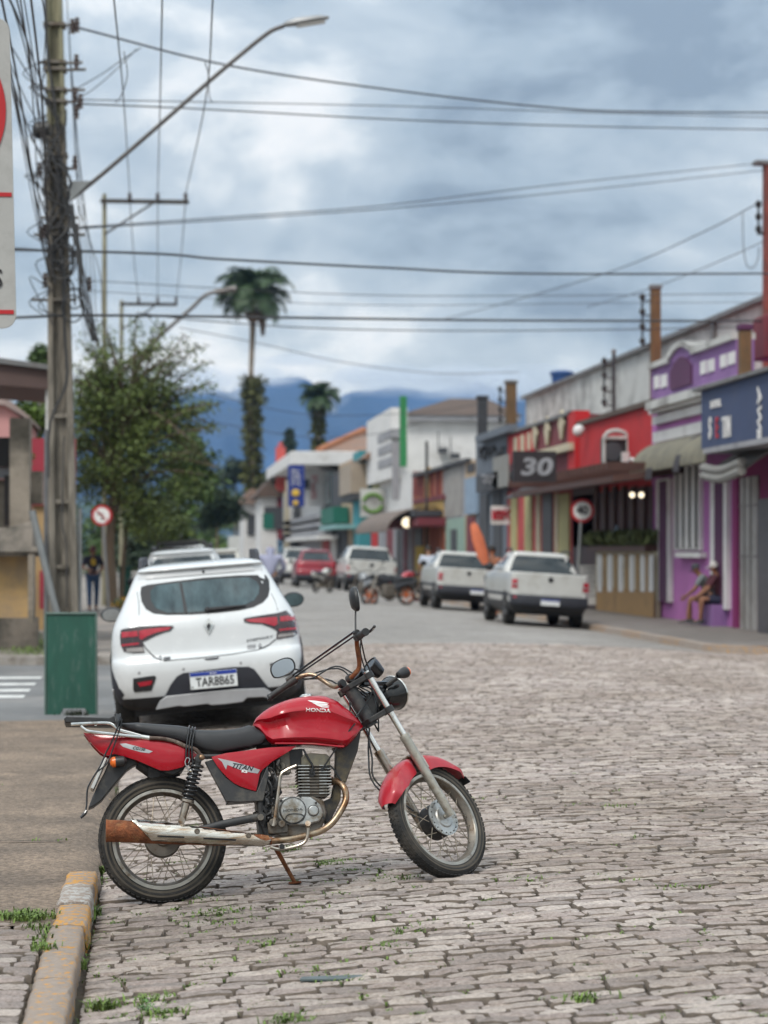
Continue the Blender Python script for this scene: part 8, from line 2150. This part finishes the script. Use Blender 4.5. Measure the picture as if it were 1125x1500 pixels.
for i, (a, b, c, e) in enumerate(((190, 285, 165, -20), (231, 284, 238, -20), (272, 284, 313, -20))):
    nm = ('left', 'middle', 'right')[i]
    k = (('left hand', 'nearest the pole'), ('middle', 'hanging straight'), ('right hand', 'leaning outward'))[i]
    wire(f'{k[0]} wire climbing from the long crossarm, {k[1]}', [(a, b, 51), ((a + c) / 2 + (4, 0, 8)[i], 150, 33), (c, e, 22)], .013)
    wire(f'{k[0]} wire between the two crossarms, {k[1]}', [(a, 290, 51), ((a + (203, 231, 258)[i]) / 2, 380, 66), ((203, 231, 258)[i], 440, 84)], .016)
    if i != 1:
        x = (a + c) / 2 + (4, 0, 8)[i]
        wire(f'jumper loop hung on the {k[0]} climbing wire', [(x, 76 + 8 * i, 29), (x + 5, 110, 31), (x + 6 - 10 * (i == 0), 140, 33), (x + 10 - 22 * (i == 0), 150, 34)], .010)
W('branching wire fanning from the insulators toward the topmost cable', [(112, 130), (150, 108), (178, 88), (206, 70)], .011, 36, 36)
W('second branching wire just below the fanning one', [(112, 146), (140, 128), (172, 100), (200, 72)], .010, 36, 36)
rnd = random.Random(17)
for k in range(15):
    x0 = -40 + k * 7.5 + rnd.uniform(-5, 5); y1 = (150, 200, 250, 330, 340, 410, 412)[k % 7] + rnd.uniform(-6, 6); x1 = 70 + rnd.uniform(-10, 6)
    wire('thin dark wire running steeply down to the utility pole behind the pale traffic plate', [(x0 - 14, -40, 19), (x0 + (x1 - x0) * .35, -40 + (y1 + 40) * .42, 25), (x0 + (x1 - x0) * .72, -40 + (y1 + 40) * .78, 31), (x1, y1, 35.7)], rnd.choice((.008, .011, .016)), group='steep wires behind the traffic plate')
for k in range(6):
    x1 = (118, 122, 128, 134, 140, 150)[k]
    wire('thin wire dropping from the pole head past the lamp arm', [((97, 100, 104, 107, 110, 114)[k], (-20, 30, 90, 150, 240, 300)[k], 36), (x1 - 4, 300 + k * 20, 38), (x1, 420 + k * 8, 42), (x1 + 6, 500, 48)], .009, group='drop wires right of the utility pole')
# ------------------------------------------------------------------ people
M_skin = pm('skin', (.30, .165, .105), .55, var=.12, sc=9)
M_skind = pm('tanned_skin', (.24, .11, .06), .55, var=.15, sc=9)
def skin_mesh(nodes, edges, root=0, sub=2):
    """grow one continuous surface round a jointed skeleton; returns vertices and faces"""
    me = bpy.data.meshes.new('figure'); me.from_pydata([tuple(n[0]) for n in nodes], edges, [])
    o = bpy.data.objects.new('figure', me); COL.objects.link(o)
    md = o.modifiers.new('skin', 'SKIN'); md.use_smooth_shade = True
    for i, n in enumerate(nodes):
        sv = me.skin_vertices[0].data[i]; sv.radius = n[1] if isinstance(n[1], tuple) else (n[1], n[1]); sv.use_root = (i == root)
    ms = o.modifiers.new('sub', 'SUBSURF'); ms.levels = sub; ms.render_levels = sub
    dg = bpy.context.evaluated_depsgraph_get(); dg.update(); em = bpy.data.meshes.new_from_object(o.evaluated_get(dg))
    vs = [v.co.copy() for v in em.vertices]; fs = [list(p.vertices) for p in em.polygons]
    bpy.data.objects.remove(o); bpy.data.meshes.remove(me); bpy.data.meshes.remove(em)
    return vs, fs
def person(label, base, face, J, shirt, trousers, hair, skin=M_skin, group=None, cap=None, sleeves=.5, shorts=False, hood=False, bare=False):
    """J: joints in the person's own frame (x to its right, y ahead, z up); face: heading vector"""
    h = V3(face); h.z = 0; h.normalize(); rx = V3((h.y, -h.x, 0))
    base = V3(base); M = Matrix(((rx.x, h.x, 0, base.x), (rx.y, h.y, 0, base.y), (0, 0, 1, base.z), (0, 0, 0, 1)))
    t = thing('person', label, 'person', M=M)
    K = {k: V3(v) for k, v in J.items()}
    n = []; e = []; ix = {}
    def add(k, r, par=None, p=None):
        n.append((p if p is not None else K[k], r)); ix[k] = len(n) - 1
        if par is not None: e.append((ix[par], ix[k]))
    add('pelvis', (.115, .135)); add('waist', (.10, .125), 'pelvis', K['pelvis'] * .55 + K['chest'] * .45); add('chest', (.115, .155), 'waist'); add('neck0', (.065, .075), 'chest', K['chest'] * .35 + K['neck'] * .65)
    add('neck', .052, 'neck0'); hd = K['head']; add('jaw', (.062, .068), 'neck', K['neck'] * .35 + hd * .65 + V3((0, .012, -.01))); add('head', (.090, .080), 'jaw'); add('crown_', (.06, .06), 'head', hd + (hd - K['neck']).normalized() * .075)
    for s in ('R', 'L'):
        add('sh' + s, .062, 'chest'); add('el' + s, .042, 'sh' + s); add('wr' + s, .028, 'el' + s); hv = (K['wr' + s] - K['el' + s]).normalized(); add('hand' + s, (.020, .036), 'wr' + s, K['wr' + s] + hv * .07)
        add('hip' + s, .088, 'pelvis'); add('kn' + s, .058, 'hip' + s); add('an' + s, .038, 'kn' + s); add('heel' + s, .034, 'an' + s, K['an' + s] + V3((0, -.02, -.05))); add('toe' + s, (.026, .038), 'heel' + s, K['an' + s] + V3((0, .15, -.062)))
    vs, fs = skin_mesh(n, e)
    m = MB(); m.add(vs, fs)
    for s in ('R', 'L'):                                   # fingers and thumb, nose, ears
        sg = 1 if s == 'R' else -1; w_ = K['wr' + s]; hv = (w_ - K['el' + s]).normalized(); sd = hv.cross(V3((sg, .2, 0))).normalized(); pl = sd.cross(hv)
        for k, (o_, l_) in enumerate(((-.027, .066), (-.009, .076), (.009, .07), (.027, .055))):
            a = w_ + hv * .085 + sd * o_; b = a + hv * l_ * .5 + pl * .004; c = b + hv * l_ * .42 + pl * .018; m.tube([a, b, c], [.0095, .0085, .007], 6, smooth=2)
        a = w_ + hv * .035 - sd * .026; m.tube([a, a + hv * .03 - sd * .022, a + hv * .062 - sd * .026 + pl * .01], [.012, .010, .008], 6, smooth=2)
    up = (hd - K['neck']).normalized(); fd = (V3((0, 1, 0)) - up * up.y).normalized(); sx = fd.cross(up)
    m.tube([hd + fd * .078 + up * .012, hd + fd * .094 - up * .022, hd + fd * .080 - up * .030], [.008, .014, .010], 6)
    for sg in (1, -1): m.ball(hd + sx * sg * .078 - up * .012, (.014, .022, .032), 8)
    body = m.build('body', skin, t, local=True, smooth=180)
    m = MB()
    for sg in (1, -1): m.ball(hd + fd * .082 + sx * sg * .030 + up * .014, .010, 8)
    m.tube([hd + fd * .080 + sx * .022 - up * .052, hd + fd * .086 - up * .054, hd + fd * .080 - sx * .022 - up * .052], .005, 5); m.build('eyes_and_mouth', pm('dark_eye', (.06, .025, .02), .4), body, local=True)
    if hair or cap:
        m = MB(); vs = []; Rm = Matrix(((sx.x, fd.x, up.x), (sx.y, fd.y, up.y), (sx.z, fd.z, up.z)))
        c = hd + up * .018 - fd * .006; rings = []
        for i in range(8):
            th = PI * .56 * i / 7; rings.append([c + Rm @ V3((.093 * math.sin(th) * math.cos(a), .105 * math.sin(th) * math.sin(a) - (.03 * (i / 7) if math.sin(a) > .2 else 0), .108 * math.cos(th))) for a in [2 * PI * k / 18 for k in range(18)]])
        m.loft(rings, cap=True)
        if cap: m.loft([[c + Rm @ V3((x, .085 + (.10 if k else 0) * (1 - (x / .08) ** 2 * .7), .022 + dz)) for x in (-.08, -.04, 0, .04, .08)] + [c + Rm @ V3((x, .085 + (.10 if k else 0) * (1 - (x / .08) ** 2 * .7), .012 + dz)) for x in (.08, .04, 0, -.04, -.08)] for k, dz in ((0, 0), (1, -.012))])
        m.build('cap' if cap else 'hair', cap or hair, t, local=True, smooth=70)
    def garment(name, keys, mat, grow, ends=()):
        nn = []; ee = []; jx = {}
        def g(k, r, par, p): nn.append((p, r)); jx[k] = len(nn) - 1; (ee.append((jx[par], jx[k])) if par else None)
        keys(g); v, f_ = skin_mesh(nn, ee); mm = MB(); mm.add(v, f_); return mm.build(name, mat, t, local=True, smooth=180)
    if shirt:
        def sk(g):
            g('p', (.125, .150), None, K['pelvis'] + V3((0, 0, -.01))); g('w', (.115, .14), 'p', K['pelvis'] * .55 + K['chest'] * .45); g('c', (.13, .172), 'w', K['chest']); g('n', (.075, .085), 'c', K['chest'] * .45 + K['neck'] * .55)
            if hood: g('h', (.115, .115), 'n', K['head'] - V3((0, .01, .02))); g('h2', (.095, .09), 'h', K['head'] + V3((0, -.01, .06)))
            for s in ('R', 'L'):
                g('s' + s, .078, 'c', K['sh' + s]); q = K['sh' + s] + (K['el' + s] - K['sh' + s]) * min(1, sleeves * 1.6); g('e' + s, .060, 's' + s, q)
                if sleeves > .9: g('w' + s, .042, 'e' + s, K['wr' + s] * .95 + K['el' + s] * .05)
        garment('shirt', sk, shirt, .02)
    def tk(g):
        g('p', (.125, .148), None, K['pelvis'] + V3((0, 0, .03)))
        for s in ('R', 'L'):
            g('h' + s, .102, 'p', K['hip' + s])
            if shorts: g('k' + s, .082, 'h' + s, K['hip' + s] * .2 + K['kn' + s] * .8)
            else: g('k' + s, .072, 'h' + s, K['kn' + s]); g('a' + s, .056, 'k' + s, K['an' + s] + (K['kn' + s] - K['an' + s]).normalized() * .03)
    garment('shorts' if shorts else 'trousers', tk, trousers, .02)
    for s in ('R', 'L'):
        m = MB(); a = K['an' + s]
        m.loft([[a + V3((x * w_, y, z)) for x, z in ((-1, -.095), (1, -.095), (1, -.06), (.6, zt), (-.6, zt), (-1, -.06))] for y, w_, zt in ((-.075, .034, -.03), (-.02, .042, .0), (.07, .046, -.035), (.15, .042, -.055), (.19, .022, -.07))]); m.build('shoe', pm('dark_shoe', (.03, .03, .035), .6, var=.2), t, local=True, smooth=60)
    return t
STAND = dict(pelvis=(0, 0, .95), chest=(0, .01, 1.30), neck=(0, .02, 1.47), head=(0, .045, 1.60), shR=(.19, 0, 1.40), shL=(-.19, 0, 1.40), elR=(.25, -.03, 1.12), elL=(-.25, -.03, 1.12), wrR=(.26, .05, .87), wrL=(-.26, .05, .87), hipR=(.095, 0, .90), hipL=(-.095, 0, .90), knR=(.10, .03, .49), knL=(-.10, .02, .49), anR=(.105, 0, .095), anL=(-.105, -.02, .095))
M_jean = pm('blue_jeans', (.045, .095, .19), .8, var=.2, sc=6)
M_navyt = pm('navy_tshirt', (.022, .022, .045), .8, var=.2, sc=6)
M_greyt = pm('grey_tshirt', (.16, .18, .19), .8, var=.15, sc=6)
M_lav = pm('lavender_cloth', (.30, .31, .42), .85, var=.15, sc=4)
M_wshirt = pm('pale_shirt', (.46, .50, .58), .8, var=.1, sc=5)
M_navy = pm('navy_shorts', (.02, .022, .05), .8, var=.2)
M_hair = pm('dark_hair', (.02, .015, .012), .7, var=.3, sc=20)
g = ground(136, 896, ZK); J = dict(STAND); J.update(elR=(.27, .06, 1.14), wrR=(.12, .26, 1.10), elL=(-.26, .04, 1.12), wrL=(-.10, .27, 1.05), knR=(.10, .12, .50), anR=(.10, .16, .10), knL=(-.10, -.02, .49), anL=(-.10, -.16, .11))
p1 = person('man in navy t-shirt and jeans walking on the left pavement beside the tree', (g.x, g.y, ZK), (EYE - g) + V3((6, 0, 0)), J, M_navyt, M_jean, M_hair, cap=pm('maroon_cap', (.09, .02, .025), .7))
mI = p1.matrix_world
m = MB(); m.prism([V3((x, .155, z)) for x, z in ((-.05, 1.20), (.06, 1.22), (.07, 1.36), (.0, 1.40), (-.06, 1.34))], V3((0, .015, 0))); m.build('shirt_print', pm('yellow_print', (.5, .34, .03), .7, var=.1), [c for c in p1.children if c.name.startswith('shirt')][0], local=True)
# man sitting on the doorstep
g = onx(1036, 904, 11.45); z0 = onx(1040, 903, 11.4).z; z0 = rz(11.3, 0) - .012
SIT = dict(pelvis=(0, -.26, .50), chest=(0, -.10, .86), neck=(0, .0, 1.02), head=(0, .07, 1.13), shR=(.18, -.06, .96), shL=(-.18, -.06, .96), elR=(.22, .10, .70), elL=(-.22, .10, .70), wrR=(.10, .27, .56), wrL=(-.10, .27, .56), hipR=(.10, -.22, .47), hipL=(-.10, -.22, .47), knR=(.14, .20, .52), knL=(-.14, .18, .52), anR=(.13, .18, .095), anL=(-.13, .24, .095))
yv_ = onx(1036, 805, 11.45).y
person('man in grey t-shirt and dark cap sitting hunched on the purple house doorstep', (11.28, yv_, z0), (-1, .25, 0), SIT, M_greyt, M_navy, M_hair, M_skind, cap=pm('charcoal_cap', (.05, .05, .06), .8), shorts=True)
S2 = dict(SIT); S2.update(chest=(0, -.16, .86), neck=(0, -.10, 1.04), head=(0, -.06, 1.17))
person('person in dark red top and white cap sitting behind the man on the doorstep', (11.42, yv_ - .42, z0), (-1, .1, 0), S2, pm('dark_red_top', (.07, .015, .025), .8), M_navy, M_hair, M_skind, cap=pm('white_cap', (.6, .58, .55), .8), shorts=True)
t = thing('doorstep', 'purple doorstep the two seated people rest on', 'step', (11.6, yv_, z0))
m = MB(); m.box((11.38, yv_ - .75, z0 - .1), (11.71, yv_ + .35, z0 + .39)); m.build('step', W_purpled, t, smooth=0, bevel=.01)
# lavender figure in the road behind the hatchback
g = at(396, 905, 50); u = g.x; J = dict(STAND); J.update(shR=(.22, .03, 1.40), shL=(-.22, .03, 1.40), elR=(.30, .10, 1.14), elL=(-.30, .10, 1.14), wrR=(.15, .28, 1.05), wrL=(-.15, .28, 1.05), head=(0, .10, 1.56))
person('person in a loose lavender hooded top seen from behind beyond the hatchback', (g.x, g.y, road_z(u)), FWD, J, M_lav, pm('grey_trousers', (.06, .06, .07), .8), None, sleeves=1.0, hood=True)
# bare-backed man with an orange board
g = at(721, 880, 55); J = dict(STAND); J.update(elL=(-.34, .10, 1.50), wrL=(-.30, .16, 1.74), elR=(.28, .05, 1.12))
person('bare backed man between the two nearest pickups, arm raised to an orange board', (g.x, g.y, road_z(g.x)), FWD, J, None, M_navy, M_hair, pm('sunburnt_skin', (.30, .11, .05), .55, var=.15, sc=9), shorts=True)
a, b = at(693, 766, 54.6), at(711, 826, 54.6); d = (b - a).normalized(); sd = V3((0, 1, 0)); w_ = d.cross(sd)
m = MB(); m.loft([[a + d * f * (b - a).length + w_ * k * x + sd * y for x, y in ((-1, 0), (-.5, -.035), (.5, -.035), (1, 0), (.5, .035), (-.5, .035))] for f, k in ((0, .04), (.06, .09), (.4, .14), (.8, .13), (1, .07))])
tag(m.build('orange_board', pm('orange_board', (.62, .17, .08), .4, var=.2, sc=2), smooth=60), 'long orange board held upright between the two nearest pickups', 'board')
g = at(627, 878, 66); person('person in pale blue shirt beside the motorcycles left of the middle pickup', (g.x, g.y, road_z(g.x)), FWD + V3((.4, 0, 0)), STAND, M_wshirt, M_navy, M_hair)

# ------------------------------------------------------------------ parked motorcycles along the right kerb
def moto(label, px, gy, ang, paint, seatm, rim, group='motorcycles parked along the right kerb', sc=1.0):
    p = ground(px, gy, .1)
    for _ in range(8): p = ground(px, gy, road_z(p.x))
    a = ang; h = V3((math.cos(a), math.sin(a), 0)); M = Matrix.Translation(p) @ Matrix.Rotation(a, 4, 'Z') @ Matrix.Rotation(R(8), 4, 'X') @ Matrix.Scale(sc, 4)
    t = thing('motorcycle', label, 'motorcycle', M=M, group=group)
    for x in (0, 1.28):
        w_ = bpy.data.objects.new('wheel', None); COL.objects.link(w_); w_.parent = t; w_.location = (x, 0, .30)
        m = MB(); m.lathe([(.235, -.035), (.28, -.045), (.305, -.02), (.305, .02), (.28, .045), (.235, .035)], (0, 0, 0), (0, 1, 0), 28, loop=True); m.build('tyre', M_tyre, w_, local=True)
        m = MB(); m.lathe([(.24, -.02), (.225, -.02), (.225, .02), (.24, .02)], (0, 0, 0), (0, 1, 0), 28, loop=True); m.cyl((0, -.05, 0), (0, .05, 0), .07, 12)
        for k in range(6): b = 2 * PI * k / 6; m.tube([V3((0, 0, 0)), V3((math.cos(b) * .23, 0, math.sin(b) * .23))], .018, 5)
        m.build('rim', rim, w_, local=True)
    m = MB(); m.loft([[V3((x, y * w_, z0 + (z1 - z0) * k)) for y, k in ((-.6, 0), (-1, .5), (-.6, .95), (0, 1), (.6, .95), (1, .5), (.6, 0))] for x, w_, z0, z1 in ((.48, .06, .72, .78), (.55, .12, .68, .88), (.75, .14, .68, .96), (.95, .10, .74, .93), (1.02, .04, .80, .86))]); m.build('fuel_tank', paint, t, local=True, smooth=50)
    m = MB(); m.loft([[V3((x, y * w_, z0 + (z1 - z0) * k)) for y, k in ((-1, 0), (-1, .8), (-.7, 1), (.7, 1), (1, .8), (1, 0))] for x, w_, z0, z1 in ((-.30, .06, .80, .86), (-.2, .11, .76, .86), (.1, .12, .74, .84), (.4, .11, .70, .80), (.56, .07, .74, .80))]); m.build('seat', seatm, t, local=True, smooth=50)
    m = MB(); m.loft([[V3((x, y, z)) for y, z in ((-.10, z0), (-.09, z1), (.09, z1), (.10, z0))] for x, z0, z1 in ((-.42, .72, .80), (-.2, .60, .76), (.1, .58, .74), (.45, .42, .70))]); m.build('tail_cowl', paint, t, local=True, bevel=.02)
    m = MB(); m.box((.42, -.13, .26), (.82, .13, .62)); m.build('engine', M_alud, t, local=True, bevel=.04)
    m = MB(); m.tube([V3((.75, -.16, .5)), V3((.8, -.17, .3)), V3((.4, -.19, .26)), V3((-.3, -.2, .34))], [.025, .025, .04, .06], 8, smooth=4); m.build('exhaust_pipe', M_chrd, t, local=True)
    for s in (1, -1): m = MB(); m.tube([V3((1.28, s * .09, .30)), V3((1.0, s * .09, .95))], .024, 8); m.build('fork_leg', M_chrd, t, local=True)
    m = MB(); m.lathe([(.32, -.06), (.34, 0), (.32, .06)], (1.28, 0, .30), (0, 1, 0), 14, R(40), R(150), ref=(1, 0, 0)); o = m.build('mudguard', paint, t, local=True); md = o.modifiers.new('t', 'SOLIDIFY'); md.thickness = .01
    m = MB(); m.tube([V3((.85, .36, 1.05)), V3((.98, .2, 1.06)), V3((1.0, 0, .98)), V3((.98, -.2, 1.06)), V3((.85, -.36, 1.05))], .014, 6, smooth=4); m.lathe([(0, -.06), (.09, -.03), (.10, .03), (0, .05)], (1.12, 0, .86), (1, 0, 0), 14); m.build('handlebar', M_blk, t, local=True)
    for s in (1, -1): m = MB(); m.tube([V3((.93, s * .25, 1.06)), V3((.95, s * .36, 1.22))], .006, 5); m.ball((.95, s * .40, 1.24), (.015, .06, .04), 8); m.build('mirror', M_blk, t, local=True)
    return t
moto('bright red motorcycle parked between the far pickup and the middle pickup', 570, 880, R(38), pm('moto_red', (.42, .01, .025), .3, coat=.6), M_seat, M_alud, sc=.95)
moto('grey motorcycle with orange wheel rims left of the middle pickup', 596, 886, R(205), M_dgrey if False else W_dgrey, M_seat, pm('orange_rim', (.50, .12, .03), .4), sc=.95)
moto('white motorcycle in front of the dark red car', 462, 868, R(60), M_wpaint2, M_seat, M_alud, sc=.9)
moto('silver motorcycle behind the farthest pickup', 541, 882, R(110), pm('moto_silver', (.32, .33, .34), .35, metal=.5), M_seat, M_alud, sc=.9)
